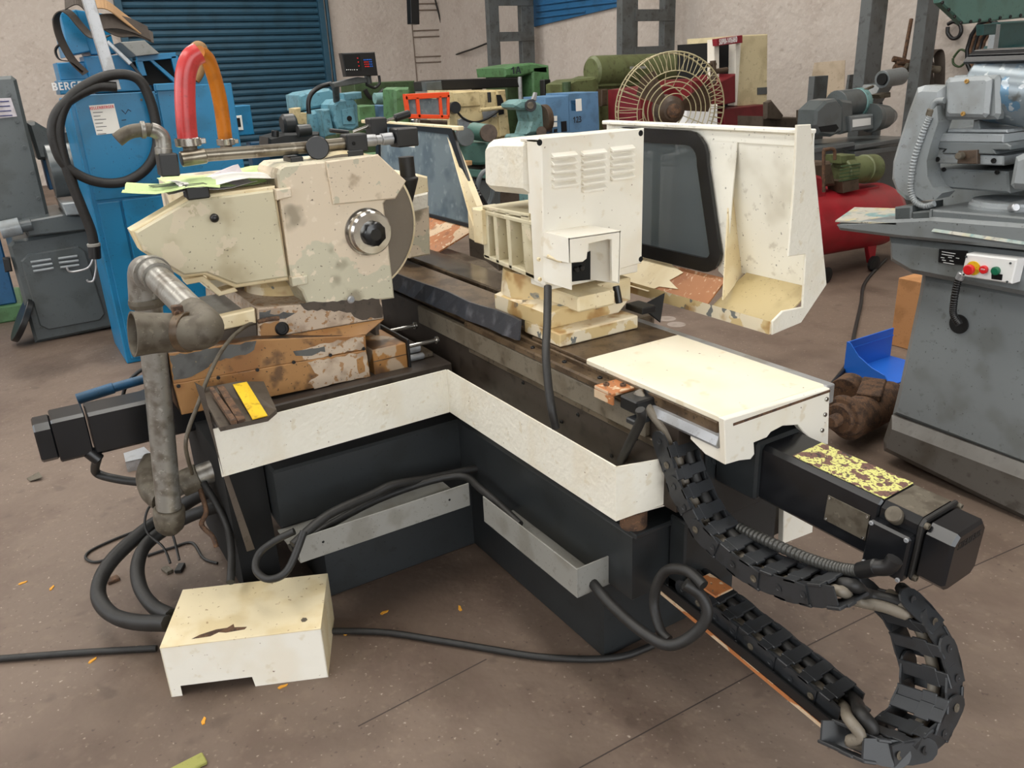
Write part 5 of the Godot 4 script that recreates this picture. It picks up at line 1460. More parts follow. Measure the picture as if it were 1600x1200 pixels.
func left_machines() -> void:
	# grey tool grinder at the left edge
	var t := T("tool_grinder", "dark grey machine tool with louvred cabinet base at the left edge", "machine", Vector3(0.25, 0, -6.4))
	PP("cabinet", "dark_grey", t, [Vector2(0.013, 0.666), Vector2(0.049, 0.694), Vector2(0.606, 0.72), Vector2(0.641, 0.672), Vector2(0.618, 0.021), Vector2(0.022, -0.001)], "z", -6.9, -6.2, 0.02)
	var s := S()
	prism(s, [Vector2(0.061, 0.558), Vector2(0.114, 0.597), Vector2(0.413, 0.608), Vector2(0.448, 0.569), Vector2(0.48, 0.123), Vector2(0.44, 0.084), Vector2(0.12, 0.079), Vector2(0.075, 0.119)], "z", -6.205, -6.185, 0.008)
	var dr := P("cabinet_door", s, "dark_grey", t)
	for q in [[49, 410, 79, 405], [50, 417, 81, 412], [52, 424, 83, 419], [91, 404, 121, 400], [92, 411, 122, 407], [94, 418, 123, 414]]:
		s = S()
		var a := Vector3(0.12, 0.544, -6.18)
		var b := a
		match int(q[0]):
			49: a = Vector3(0.116, 0.545, -6.18); b = Vector3(0.237, 0.547, -6.18)
			50: a = Vector3(0.117, 0.515, -6.18); b = Vector3(0.238, 0.517, -6.18)
			52: a = Vector3(0.118, 0.485, -6.18); b = Vector3(0.239, 0.487, -6.18)
			91: a = Vector3(0.278, 0.545, -6.18); b = Vector3(0.394, 0.545, -6.18)
			92: a = Vector3(0.276, 0.516, -6.18); b = Vector3(0.395, 0.514, -6.18)
			94: a = Vector3(0.277, 0.485, -6.18); b = Vector3(0.393, 0.484, -6.18)
		cyl(s, a, b, 0.009, 8)
		P("louver", s, "sg_light", dr)
	zp(t, "side_cabinet", "dark_grey", [Vector2(0.493, 0.589), Vector2(0.598, 0.592), Vector2(0.633, 0.016), Vector2(0.524, 0.018)], -6.22, 0.5, 0.02)
	zp(t, "column", "dark_grey", [Vector2(0.072, 1.68), Vector2(0.273, 1.686), Vector2(0.296, 1.663), Vector2(0.293, 0.799), Vector2(0.257, 0.77), Vector2(-0.135, 0.813)], -6.3, 0.5, 0.02)
	var pl := zp(t, "data_plate", "paper_lilac", [Vector2(0.077, 1.557), Vector2(0.239, 1.556), Vector2(0.249, 1.444), Vector2(0.082, 1.435)], -6.285, 0.008, 0.001)
	for i in 4:
		s = S()
		bx(s, -0.12, 0.0, -0.003, 0.003, 0, 0.002, 0.0, Transform3D(Basis(), Vector3(0.224, 1.537, -6.284) + Vector3(0.0, -0.028 * i, 0)))
		P("printed_line", s, "ink_blue", pl)
	for p in [Vector3(0.233, 1.575, -6.295), Vector3(0.242, 1.413, -6.295), Vector3(0.246, 1.256, -6.295), Vector3(0.254, 1.095, -6.295), Vector3(0.254, 0.931, -6.295)]:
		s = S()
		bolt(s, p, Vector3.BACK, 0.012, 0.01)
		P("screw", s, "dark_grey", t)
	zp(t, "slide", "dark_grey", [Vector2(0.131, 0.814), Vector2(0.364, 0.83), Vector2(0.554, 0.785), Vector2(0.538, 0.71), Vector2(0.138, 0.714)], -6.15, 0.6, 0.01)
	zp(t, "work_table", "sg_light", [Vector2(0.368, 0.905), Vector2(0.573, 0.906), Vector2(0.554, 0.816), Vector2(0.381, 0.825)], -6.1, 0.5, 0.008)
	PC("hand_crank", "sg_light", t, Vector3(-0.006, 0.775, -6.15), Vector3(0.111, 0.788, -6.15), 0.055, 20)
	PC("crank_collar", "dark_grey", t, Vector3(0.103, 0.785, -6.15), Vector3(0.177, 0.791, -6.15), 0.04, 20)
	zp(t, "head", "dark_grey", [Vector2(0.303, 1.395), Vector2(0.353, 1.4), Vector2(0.433, 1.333), Vector2(0.583, 1.343), Vector2(0.586, 1.132), Vector2(0.318, 1.157)], -6.5, 0.4, 0.02)
	PC("spindle_drum", "dark_grey", t, Vector3(0.358, 1.092, -6.3), Vector3(0.596, 1.094, -6.3), 0.17, 24)
	PC("belt_guard", "black", t, Vector3(0.003, 0.158, -6.25), Vector3(-0.03, 0.178, -6.25), 0.16, 28)
	zp(t, "valve_body", "black", [Vector2(-0.033, 0.593), Vector2(0.009, 0.591), Vector2(0.004, 0.503), Vector2(-0.04, 0.502)], -6.18, 0.06)
	zp(t, "gib_strip", "shed_blue", [Vector2(0.345, 1.148), Vector2(0.392, 1.148), Vector2(0.396, 0.949), Vector2(0.348, 0.946)], -6.6, 0.2, 0.003)
	# blue control cabinet
	t = T("control_cabinet", "tall bright blue control cabinet with a white data sheet stuck on its door", "cabinet", Vector3(0.9, 0, -5.6))
	PB("cabinet_body", "blue", t, 0.47, 1.36, 0.0, 1.545, -5.85, -5.315, 0.006)
	s = S()
	bx(s, 0.496, 0.925, 0.99, 1.56, -5.318, -5.30, 0.004)
	var d := P("door", s, "blue", t)
	PB("door", "blue", t, 0.932, 1.36, 0.99, 1.585, -5.318, -5.30, 0.004)
	PB("lower_door", "blue", t, 0.63, 1.36, 0.05, 0.98, -5.318, -5.285, 0.004)
	PB("side_panel", "blue", t, 0.50, 0.62, 0.03, 0.975, -5.318, -5.30, 0.004)
	PB("top_lip", "blue", t, 0.925, 1.12, 1.56, 1.60, -5.33, -5.28, 0.004)
	var ds := zp(d, "data_sheet", "paper_white", [Vector2(0.566, 1.503), Vector2(0.695, 1.506), Vector2(0.7, 1.35), Vector2(0.573, 1.346)], -5.2965, 0.003, 0.0)
	text("KELLENBERGER", "lamp_red", ds, Vector3(0.628, 1.489, -5.296), Basis(Vector3.BACK, 0.03), 0.016, "lettering", 0.125)
	for i in 7:
		s = S()
		bx(s, 0.0, [0.05, 0.035, 0.06, 0.04, 0.055, 0.03, 0.045][i], -0.0015, 0.0015, 0, 0.0005, 0.0, Transform3D(Basis(), Vector3(0.578, 1.465, -5.296) + Vector3(0.004 * 0, -0.019 * i, 0)))
		P("printed_line", s, "ink", ds)
	for p in [Vector3(0.842, 1.518, -5.3), Vector3(0.425, 1.012, -5.3)]: 
		s = S()
		cyl(s, p, p + Vector3(0, 0, 0.004), 0.007, 10)
		P("lock", s, "pipe_dull", t)
	for q in [[Vector3(0.728, 1.47, -5.299), Vector3(0.744, 1.448, -5.299), Vector3(0.762, 1.471, -5.299), Vector3(0.776, 1.46, -5.299)], [Vector3(0.717, 1.415, -5.299), Vector3(0.741, 1.417, -5.299)]]:
		s = S()
		tube(s, q, 0.0022, 5)
		P("marker_scribble", s, "ink", d)
	# black hose hung over the cabinet
	s = S()
	tube(s, smooth_path([Vector3(0.717, 1.592, -5.235), Vector3(0.614, 1.597, -5.235), Vector3(0.493, 1.551, -5.235), Vector3(0.409, 1.49, -5.235), Vector3(0.36, 1.408, -5.235), Vector3(0.351, 1.309, -5.235), Vector3(0.374, 1.212, -5.235), Vector3(0.453, 1.132, -5.235), Vector3(0.559, 1.089, -5.235), Vector3(0.677, 1.091, -5.235), Vector3(0.792, 1.152, -5.235), Vector3(0.865, 1.259, -5.235), Vector3(0.884, 1.399, -5.235), Vector3(0.876, 1.52, -5.235), Vector3(0.847, 1.613, -5.235), Vector3(0.788, 1.652, -5.235), Vector3(0.69, 1.653, -5.235), Vector3(0.587, 1.618, -5.235), Vector3(0.486, 1.558, -5.235), Vector3(0.422, 1.479, -5.235), Vector3(0.386, 1.383, -5.235), Vector3(0.379, 1.266, -5.235), Vector3(0.388, 1.128, -5.235), Vector3(0.412, 0.967, -5.235), Vector3(0.431, 0.839, -5.235), Vector3(0.429, 0.747, -5.235)]), 0.028, 10)
	var hs := T("hanging_hose", "thick black hose coiled over the front of the blue cabinet with a frayed end", "hose", Vector3(0.429, 0.747, -5.235))
	P("hose", s, "rubber", hs)
	PC("hose_end", "black", hs, Vector3(0.43, 0.755, -5.235), Vector3(0.418, 0.679, -5.235), 0.034)
	PC("tape_band", "channel_grey", hs, Vector3(0.429, 0.766, -5.235), Vector3(0.429, 0.747, -5.235), 0.036)
	for q in [[Vector3(0.411, 0.68, -5.235), Vector3(0.375, 0.633, -5.235), Vector3(0.312, 0.621, -5.235), Vector3(0.274, 0.627, -5.235), Vector3(0.267, 0.658, -5.235)], [Vector3(0.421, 0.678, -5.235), Vector3(0.412, 0.62, -5.235), Vector3(0.386, 0.556, -5.235), Vector3(0.358, 0.553, -5.235), Vector3(0.354, 0.565, -5.235)]]:
		s = S()
		tube(s, smooth_path(q), 0.006, 6)
		P("loose_wire", s, "alu", hs)
	# grey channel leaning against it
	s = S()
	var pa := Vector3(0.724, 1.575, -5.34)
	var pb := Vector3(0.678, 2.075, -5.34)
	bx(s, -0.028, 0.028, 0.0, (pb - pa).length(), -0.02, 0.02, 0.003, Transform3D(Basis(Vector3.BACK, atan2(pa.x - pb.x, pb.y - pa.y)), pa))
	bx(s, -0.034, -0.026, 0.0, (pb - pa).length(), -0.02, 0.03, 0.002, Transform3D(Basis(Vector3.BACK, atan2(pa.x - pb.x, pb.y - pa.y)), pa))
	one("metal_strut", s, "alu", "pale grey slotted metal strut standing on top of the blue cabinet", "strut")
	# blue machine behind the cabinet
	t = T("covered_machine", "blue machine behind the blue cabinet, its top strewn with belts and boxes", "machine", Vector3(1.0, 0, -7.0))
	PB("frame", "blue_dark", t, 0.78, 1.55, 0.0, 1.60, -7.8, -6.75, 0.01)
	var bm := zp(t, "name_beam", "blue", [Vector2(0.535, 1.646), Vector2(1.104, 1.654), Vector2(1.099, 1.559), Vector2(0.531, 1.559)], -6.4, 0.3, 0.006)
	text("BERGER", "white_plain", bm, Vector3(0.599, 1.611, -6.398), Basis(Vector3.BACK, 0.02), 0.05, "lettering", 0.22)
	zp(t, "panel", "blue", [Vector2(0.565, 1.759), Vector2(0.809, 1.763), Vector2(0.866, 1.65), Vector2(0.567, 1.647)], -6.6, 0.3, 0.006)
	zp(t, "upper_panel", "blue", [Vector2(0.73, 1.792), Vector2(0.97, 1.794), Vector2(1.088, 1.657), Vector2(0.742, 1.663)], -6.55, 0.25, 0.006)
	zp(t, "upper_box", "blue", [Vector2(0.64, 2.057), Vector2(0.738, 2.075), Vector2(0.777, 1.821), Vector2(0.641, 1.797)], -6.5, 0.6, 0.006)
	zp(t, "upper_box", "blue", [Vector2(0.75, 2.082), Vector2(0.928, 2.054), Vector2(0.946, 1.804), Vector2(0.784, 1.801)], -6.6, 0.5, 0.006)
	zp(t, "cover_plate", "channel_grey", [Vector2(0.926, 1.86), Vector2(1.075, 1.868), Vector2(1.155, 1.784), Vector2(1.006, 1.773)], -6.2, 0.5, 0.004)
	var fr := zp(t, "opening", "hole", [Vector2(1.053, 1.751), Vector2(1.243, 1.761), Vector2(1.25, 1.589), Vector2(1.056, 1.594)], -6.32, 0.4, 0.004)
	for q in [[Vector2(1.019, 1.78), Vector2(1.274, 1.793), Vector2(1.271, 1.756), Vector2(1.019, 1.74)], [Vector2(1.013, 1.748), Vector2(1.053, 1.751), Vector2(1.063, 1.654), Vector2(1.022, 1.652)], [Vector2(1.236, 1.769), Vector2(1.283, 1.772), Vector2(1.287, 1.587), Vector2(1.249, 1.585)], [Vector2(1.093, 1.75), Vector2(1.118, 1.753), Vector2(1.261, 1.605), Vector2(1.23, 1.598)]]:
		zp(t, "frame_bar", "blue", q, -6.28, 0.05, 0.003)
	zp(t, "end_panel", "blue", [Vector2(1.313, 1.765), Vector2(1.546, 1.767), Vector2(1.535, 1.569), Vector2(1.311, 1.562)], -6.5, 0.2, 0.006)
	zp(t, "gas_strut", "alu", [Vector2(0.825, 1.858), Vector2(0.846, 1.868), Vector2(0.959, 1.733), Vector2(0.937, 1.718)], -6.1, 0.03, 0.004)
	zp(t, "strut_rod", "black", [Vector2(0.942, 1.726), Vector2(0.959, 1.737), Vector2(1.042, 1.597), Vector2(1.029, 1.59)], -6.12, 0.02, 0.003)
	PT("cable_elbow", "leather", t, [Vector3(1.356, 1.748, -6.25), Vector3(1.383, 1.804, -6.25), Vector3(1.421, 1.827, -6.25), Vector3(1.445, 1.794, -6.25), Vector3(1.403, 1.673, -6.25), Vector3(1.358, 1.613, -6.25)], 0.035)
	t = T("drive_belt", "wide dark rubber belts draped over the blue machine, one tan", "belt", Vector3(0.719, 1.889, -6.25))
	var w := Vector3(0.02, 0.0, -0.11)
	belt(t, "dark_belt", "belt", [Vector3(0.673, 1.673, -6.25), Vector3(0.61, 1.76, -6.25), Vector3(0.571, 1.885, -6.25), Vector3(0.57, 1.995, -6.25), Vector3(0.613, 2.043, -6.25), Vector3(0.655, 2.024, -6.25), Vector3(0.702, 1.949, -6.25), Vector3(0.756, 1.889, -6.25), Vector3(0.85, 1.887, -6.25)], Vector3(0.05, 0.02, -0.1))
	belt(t, "dark_belt", "belt", [Vector3(0.651, 2.053, -6.25), Vector3(0.723, 2.083, -6.25), Vector3(0.768, 2.038, -6.25), Vector3(0.826, 1.955, -6.25), Vector3(0.928, 1.893, -6.25), Vector3(1.044, 1.891, -6.25), Vector3(1.136, 1.85, -6.25)], Vector3(0.02, 0.07, -0.08))
	belt(t, "dark_belt", "belt", [Vector3(0.803, 1.933, -6.25), Vector3(0.918, 1.943, -6.25), Vector3(1.029, 1.914, -6.25), Vector3(1.123, 1.866, -6.25)], Vector3(0.0, 0.09, -0.05))
	belt(t, "dark_belt", "belt", [Vector3(0.679, 1.7, -6.25), Vector3(0.624, 1.755, -6.25), Vector3(0.554, 1.773, -6.25), Vector3(0.544, 1.826, -6.25), Vector3(0.581, 1.862, -6.25)], w)
	belt(t, "tan_belt", "leather", [Vector3(0.821, 2.06, -6.25), Vector3(0.895, 2.052, -6.25), Vector3(0.983, 1.976, -6.25), Vector3(1.067, 1.906, -6.25)], Vector3(0.02, 0.06, -0.1))
	# wall panel box with a small screen
	t = T("operator_panel", "blue operator panel with a small screen in front of the roller shutter", "control panel", Vector3(2.057, 1.019, -8))
	var ob := zp(t, "panel_box", "blue", [Vector2(1.988, 1.377), Vector2(2.191, 1.382), Vector2(2.192, 1.122), Vector2(1.957, 1.118)], -8.0, 0.25, 0.006)
	zp(ob, "screen_frame", "paper_white", [Vector2(1.974, 1.295), Vector2(2.096, 1.298), Vector2(2.093, 1.169), Vector2(1.966, 1.173)], -7.985, 0.03, 0.003)
	zp(ob, "screen", "hole", [Vector2(1.983, 1.278), Vector2(2.075, 1.277), Vector2(2.074, 1.199), Vector2(1.981, 1.194)], -7.98, 0.02, 0.001)
	PB("pedestal", "blue_dark", t, 2.15, 2.32, 0.0, 1.05, -8.2, -8.05, 0.01)
	t = T("blue_cabinet", "bright blue machine side with a green foot cut off by the left edge", "cabinet", Vector3(-0.3, 0, -7.2))
	PB("cabinet_body", "shed_blue", t, -0.9, -0.02, 0.12, 0.95, -7.6, -7.0, 0.01)
	PB("plinth", "green", t, -0.92, 0.02, 0.0, 0.12, -7.62, -6.95, 0.01)

func right_machines() -> void:
	var t := T("surface_grinder", "grey surface grinder with flared base and push-button box at the right edge", "machine", Vector3(3.1, 0, -1.5))
	xp(t, "base", "sg_grey", [Vector2(-1.768, 0.817), Vector2(-1.345, 0.824), Vector2(-1.23, 0.184), Vector2(-1.817, 0.204), Vector2(-1.802, 0.349)], 2.9, 0.7, 0.03)
	xp(t, "skirt", "skirt_grey", [Vector2(-1.802, 0.214), Vector2(-1.213, 0.203), Vector2(-1.174, -0.014), Vector2(-1.815, 0.048), Vector2(-1.824, 0.097)], 2.86, 0.78, 0.04)
	var kn := xp(t, "knee", "sg_grey", [Vector2(-1.87, 0.942), Vector2(-1.329, 0.962), Vector2(-1.303, 0.818), Vector2(-1.761, 0.821), Vector2(-1.853, 0.854)], 2.82, 0.6, 0.02)
	var hole := S()
	cyl(hole, Vector3(2.899, 0.652, -1.587), Vector3(2.899, 0.652, -1.587) + Vector3(-0.006, 0, 0), 0.036, 24)
	P("cable_hole", hole, "hole", t)
	# trough
	xp(t, "table_trough", "sg_grey", [Vector2(-2.073, 0.967), Vector2(-2.052, 0.982), Vector2(-1.68, 1.045), Vector2(-1.327, 1.063), Vector2(-1.312, 0.98), Vector2(-1.805, 0.955), Vector2(-2.054, 0.949)], 2.78, 0.35, 0.012)
	var s := S()
	sheet(s, [Vector3(2.78, 0.98, -2.072), Vector3(2.78, 1.003, -1.811), Vector3(3.1, 0.995, -2.017), Vector3(3.1, 0.977, -2.222)], Vector3(0, 0.006, 0))
	P("trough_lining", s, "trough", t, "worn sea-green and bare metal coolant trough")
	s = S()
	sheet(s, [Vector3(2.775, 0.997, -1.668), Vector3(2.775, 0.997, -1.313), Vector3(2.8, 1.019, -1.33), Vector3(2.8, 1.022, -1.663)], Vector3(-0.004, 0.002, 0))
	P("trough_wear", s, "trough", t)
	xp(t, "chuck", "mid_grey", [Vector2(-1.705, 1.068), Vector2(-1.361, 1.08), Vector2(-1.355, 1.046), Vector2(-1.699, 1.03)], 2.80, 0.25)
	xp(t, "stop_block", "dark_grey", [Vector2(-1.834, 1.063), Vector2(-1.767, 1.075), Vector2(-1.76, 1.025), Vector2(-1.828, 1.017)], 2.79, 0.2)
	xp(t, "stop_block", "dark_grey", [Vector2(-1.764, 1.053), Vector2(-1.692, 1.068), Vector2(-1.686, 1.028), Vector2(-1.759, 1.019)], 2.79, 0.2)
	s = S()
	lathe(s, [Vector2(0, 0), Vector2(0.115, 0), Vector2(0.12, 0.006), Vector2(0.12, 0.024), Vector2(0.112, 0.03), Vector2(0.11, 0.04), Vector2(0, 0.04)], Vector3(2.98, 1.06, -1.532), Vector3.UP, 30)
	var rd := P("rotary_disc", s, "sg_light", t)
	PC("lock_stud", "alu", rd, Vector3(2.86, 1.092, -1.455), Vector3(2.84, 1.101, -1.429), 0.014)
	# column behind and cross slides
	PB("column", "sg_grey", t, 3.2, 3.7, 0.5, 1.5, -1.95, -1.2, 0.02)
	xp(t, "lower_slide", "mid_grey", [Vector2(-1.765, 1.196), Vector2(-1.507, 1.204), Vector2(-1.49, 1.134), Vector2(-1.742, 1.13)], 2.9, 0.4)
	var cs := xp(t, "cross_slide", "sg_light", [Vector2(-1.775, 1.264), Vector2(-1.727, 1.267), Vector2(-1.735, 1.256), Vector2(-1.519, 1.255), Vector2(-1.514, 1.225), Vector2(-1.77, 1.216)], 2.88, 0.4, 0.004)
	xp(t, "dovetail", "mid_grey", [Vector2(-1.765, 1.29), Vector2(-1.725, 1.292), Vector2(-1.513, 1.298), Vector2(-1.495, 1.29), Vector2(-1.497, 1.278), Vector2(-1.551, 1.275), Vector2(-1.54, 1.261), Vector2(-1.728, 1.252), Vector2(-1.716, 1.268), Vector2(-1.765, 1.272)], 2.87, 0.4, 0.003)
	xp(t, "top_slide", "sg_light", [Vector2(-1.743, 1.321), Vector2(-1.526, 1.326), Vector2(-1.524, 1.299), Vector2(-1.76, 1.29)], 2.87, 0.4, 0.004)
	xp(t, "motor_plate", "sg_light", [Vector2(-1.731, 1.335), Vector2(-1.528, 1.339), Vector2(-1.526, 1.329), Vector2(-1.734, 1.322)], 2.89, 0.35, 0.003)
	xp(t, "motor_foot", "mid_grey", [Vector2(-1.662, 1.363), Vector2(-1.645, 1.364), Vector2(-1.635, 1.334), Vector2(-1.662, 1.333)], 2.92, 0.3, 0.003)
	for p in [Vector3(2.878, 1.231, -1.746), Vector3(2.878, 1.239, -1.548)]:
		s = S()
		bolt(s, p, Vector3.LEFT, 0.009, 0.004)
		P("screw", s, "hole", cs)
	for p in [Vector3(2.898, 1.195, -1.729), Vector3(2.898, 1.2, -1.541)]:
		s = S()
		bolt(s, p, Vector3.LEFT, 0.008, 0.004)
		P("screw", s, "hole", cs)
	xp(cs, "lock_plate", "fan_dark", [Vector2(-1.666, 1.266), Vector2(-1.6, 1.273), Vector2(-1.592, 1.227), Vector2(-1.663, 1.223)], 2.86, 0.02, 0.002)
	PC("lock_knob", "pipe_dull", cs, Vector3(2.86, 1.252, -1.647), Vector3(2.86, 1.252, -1.647) + Vector3(-0.03, 0, 0), 0.012)
	# wheel cover: a long rounded guard
	var wc := xp(t, "wheel_guard", "sg_light", [Vector2(-1.846, 1.473), Vector2(-1.819, 1.481), Vector2(-1.743, 1.478), Vector2(-1.734, 1.424), Vector2(-1.749, 1.339), Vector2(-1.755, 1.252), Vector2(-1.782, 1.138), Vector2(-1.793, 1.077), Vector2(-1.835, 1.082), Vector2(-1.875, 1.106), Vector2(-1.902, 1.151), Vector2(-1.906, 1.215), Vector2(-1.894, 1.278), Vector2(-1.869, 1.39)], 2.84, 0.1, 0.02)
	xp(wc, "guard_face", "sg_grey", [Vector2(-1.741, 1.416), Vector2(-1.728, 1.362), Vector2(-1.744, 1.286), Vector2(-1.751, 1.231), Vector2(-1.74, 1.176), Vector2(-1.713, 1.141), Vector2(-1.677, 1.126), Vector2(-1.697, 1.102), Vector2(-1.744, 1.092), Vector2(-1.776, 1.107), Vector2(-1.802, 1.149), Vector2(-1.802, 1.216), Vector2(-1.78, 1.328), Vector2(-1.757, 1.399)], 2.82, 0.08, 0.012)
	# spindle motor
	s = S()
	cyl(s, Vector3(2.98, 1.471, -1.695), Vector3(2.98, 1.444, -1.458), 0.11, 28, 0.01)
	var mo := P("motor", s, "motor_grey", t)
	for i in 7:
		s = S()
		bx(s, 0.0, 0.012, -0.012, 0.012, 0.0, 0.26, 0.002, Transform3D(Basis(Vector3.BACK, deg_to_rad(35.0 + i * 16.0)), Vector3(0, 0, 0)) * Transform3D(Basis(), Vector3(0.108, 0, 0)))
		var f := P("cooling_fin", s, "black_gloss", mo)
		f.position = Vector3(2.98, 1.471, -1.695) + Vector3(0, 0, -0.02)
	xp(t, "junction_box", "sg_grey", [Vector2(-1.754, 1.491), Vector2(-1.742, 1.505), Vector2(-1.577, 1.511), Vector2(-1.567, 1.501), Vector2(-1.546, 1.39), Vector2(-1.554, 1.372), Vector2(-1.721, 1.366), Vector2(-1.738, 1.369)], 2.86, 0.07, 0.012)
	var jl := xp(t, "junction_lid", "sg_light", [Vector2(-1.732, 1.491), Vector2(-1.722, 1.503), Vector2(-1.594, 1.508), Vector2(-1.58, 1.498), Vector2(-1.572, 1.39), Vector2(-1.583, 1.378), Vector2(-1.707, 1.379), Vector2(-1.721, 1.391)], 2.835, 0.03, 0.012)
	for p in [Vector3(2.835, 1.493, -1.656), Vector3(2.835, 1.39, -1.652)]:
		s = S()
		bolt(s, p, Vector3.LEFT, 0.008, 0.005)
		P("screw", s, "brass", jl)
	PT("conduit_elbow", "sg_grey", t, [Vector3(2.83, 1.432, -1.722), Vector3(2.83, 1.43, -1.747), Vector3(2.83, 1.417, -1.759), Vector3(2.83, 1.4, -1.761)], 0.011)
	PC("conduit_gland", "pipe_dull", t, Vector3(2.83, 1.405, -1.762), Vector3(2.83, 1.379, -1.767), 0.016)
	s = S()
	tube(s, smooth_path([Vector3(2.815, 1.38, -1.758), Vector3(2.815, 1.342, -1.771), Vector3(2.815, 1.287, -1.785), Vector3(2.815, 1.231, -1.796), Vector3(2.815, 1.175, -1.798), Vector3(2.815, 1.123, -1.793), Vector3(2.815, 1.087, -1.77), Vector3(2.815, 1.075, -1.732), Vector3(2.815, 1.088, -1.697)], 10), 0.011, 10, 0.001)
	P("flexible_conduit", s, "sg_light", t)
	xp(t, "side_cover", "sg_light", [Vector2(-1.448, 1.263), Vector2(-1.416, 1.28), Vector2(-1.339, 1.285), Vector2(-1.318, 1.166), Vector2(-1.435, 1.163), Vector2(-1.449, 1.174)], 2.8, 0.3, 0.02)
	# data plate and button box
	var dp := xp(t, "data_plate", "black", [Vector2(-1.656, 0.932), Vector2(-1.553, 0.941), Vector2(-1.549, 0.89), Vector2(-1.652, 0.884)], 2.814, 0.006, 0.001)
	var i := 0
	for p in [Vector3(2.812, 0.925, -1.642), Vector3(2.812, 0.916, -1.641), Vector3(2.812, 0.904, -1.643), Vector3(2.812, 0.909, -1.616), Vector3(2.812, 0.911, -1.588), Vector3(2.812, 0.896, -1.637), Vector3(2.812, 0.898, -1.609), Vector3(2.812, 0.888, -1.631)]:
		s = S()
		bx(s, -0.001, 0.0, -0.0012, 0.0012, 0, [0.05, 0.045, 0.014, 0.014, 0.012, 0.014, 0.014, 0.04][i], 0.0, Transform3D(Basis(), p))
		P("printed_line", s, "white_plain", dp)
		i += 1
	var u := T("push_button_box", "white push button box with red emergency knob, bolted on the grey surface grinder", "switch box", Vector3(2.79, 0.857, -1.444))
	var bb := xp(u, "box", "white_plain", [Vector2(-1.529, 0.942), Vector2(-1.36, 0.95), Vector2(-1.364, 0.868), Vector2(-1.535, 0.863)], 2.765, 0.055, 0.004)
	for p in [Vector3(2.764, 0.933, -1.526), Vector3(2.764, 0.935, -1.378), Vector3(2.764, 0.871, -1.525), Vector3(2.764, 0.873, -1.378)]:
		s = S()
		bolt(s, p, Vector3.LEFT, 0.004, 0.002)
		P("screw", s, "dark_grey", bb)
	s = S()
	lathe(s, [Vector2(0, 0), Vector2(0.024, 0), Vector2(0.024, 0.003), Vector2(0, 0.003)], Vector3(2.765, 0.898, -1.496), Vector3.LEFT, 20)
	P("yellow_collar", s, "yellow", u)
	s = S()
	lathe(s, [Vector2(0, 0), Vector2(0.01, 0), Vector2(0.01, 0.01), Vector2(0.018, 0.014), Vector2(0.018, 0.024), Vector2(0.014, 0.027), Vector2(0, 0.027)], Vector3(2.765, 0.895, -1.5), Vector3.LEFT, 20)
	P("emergency_knob", s, "lamp_red", u)
	s = S()
	lathe(s, [Vector2(0, 0), Vector2(0.014, 0), Vector2(0.014, 0.008), Vector2(0.011, 0.01), Vector2(0, 0.01)], Vector3(2.765, 0.9, -1.459), Vector3.LEFT, 18)
	var sb := P("stop_button", s, "lamp_red", u)
	text("STOP", "white_plain", sb, Vector3(2.754, 0.902, -1.458), Basis(Vector3.UP, -PI / 2), 0.005, "lettering", 0.014)
	s = S()
	lathe(s, [Vector2(0, 0), Vector2(0.014, 0), Vector2(0.014, 0.01), Vector2(0.01, 0.012), Vector2(0, 0.012)], Vector3(2.765, 0.903, -1.419), Vector3.LEFT, 18)
	P("start_button", s, "button_green", u)
	xp(u, "button_tag", "black", [Vector2(-1.433, 0.892), Vector2(-1.397, 0.894), Vector2(-1.396, 0.875), Vector2(-1.43, 0.873)], 2.763, 0.003, 0.0)
	s = S()
	tube(s, smooth_path([Vector3(2.8, 0.852, -1.559), Vector3(2.8, 0.809, -1.564), Vector3(2.8, 0.751, -1.564), Vector3(2.8, 0.712, -1.558), Vector3(2.8, 0.683, -1.532)], 12), 0.013, 12, 0.0016)
	var fc := P("flexible_conduit", s, "black", u)
	PC("conduit_gland", "alu", u, Vector3(2.79, 0.87, -1.545), Vector3(2.79, 0.843, -1.554), 0.014)
	# things on the floor beside the grinder
	t = T("blue_bin", "bright blue plastic scoop bin on the floor beside the grey surface grinder", "bin", Vector3(3.712, 0, -2.399))
	s = S()
	prism(s, [Vector2(-2.58, 0), Vector2(-2.58, 0.17), Vector2(-2.56, 0.17), Vector2(-2.5, 0.11), Vector2(-2.42, 0.07), Vector2(-2.34, 0.05), Vector2(-2.3, 0)], "x", 3.655, 3.662, 0.001)
	P("bin_side", s, "bin_blue", t)
	PB("bin_back", "bin_blue", t, 3.662, 4.05, 0.0, 0.17, -2.58, -2.572, 0.002)
	PB("bin_floor", "bin_blue", t, 3.662, 4.05, 0.0, 0.008, -2.572, -2.30, 0.002)
	PB("bin_rim", "bin_blue", t, 3.662, 4.05, 0.125, 0.131, -2.572, -2.567, 0.001)
	PB("card", "cardboard", T("cardboard_box", "open brown cardboard box behind the blue bin", "box", Vector3(4.25, 0, -2.75)), 4.23, 4.6, 0.0, 0.40, -2.70, -2.3, 0.004)
	t = T("spindle_unit", "rusty spindle unit with a shaft end lying on the floor between the machines", "machine part", Vector3(3.1, 0, -2.1))
	s = S()
	cyl(s, Vector3(2.902, 0.106, -2.014), Vector3(3.276, 0.116, -2.042), 0.085, 24, 0.012)
	var sp := P("spindle_body", s, "rust", t)
	s = S()
	lathe(s, [Vector2(0, 0), Vector2(0.02, 0), Vector2(0.028, 0.01), Vector2(0.028, 0.05), Vector2(0.06, 0.052), Vector2(0.066, 0.06), Vector2(0.066, 0.075), Vector2(0.08, 0.078), Vector2(0.09, 0.085), Vector2(0.09, 0.11), Vector2(0, 0.11)], Vector3(2.77, 0.15, -1.989), Vector3(3.276, 0.116, -2.042) - Vector3(2.902, 0.106, -2.014), 24)
	P("shaft_end", s, "rust", sp)
	s = S()
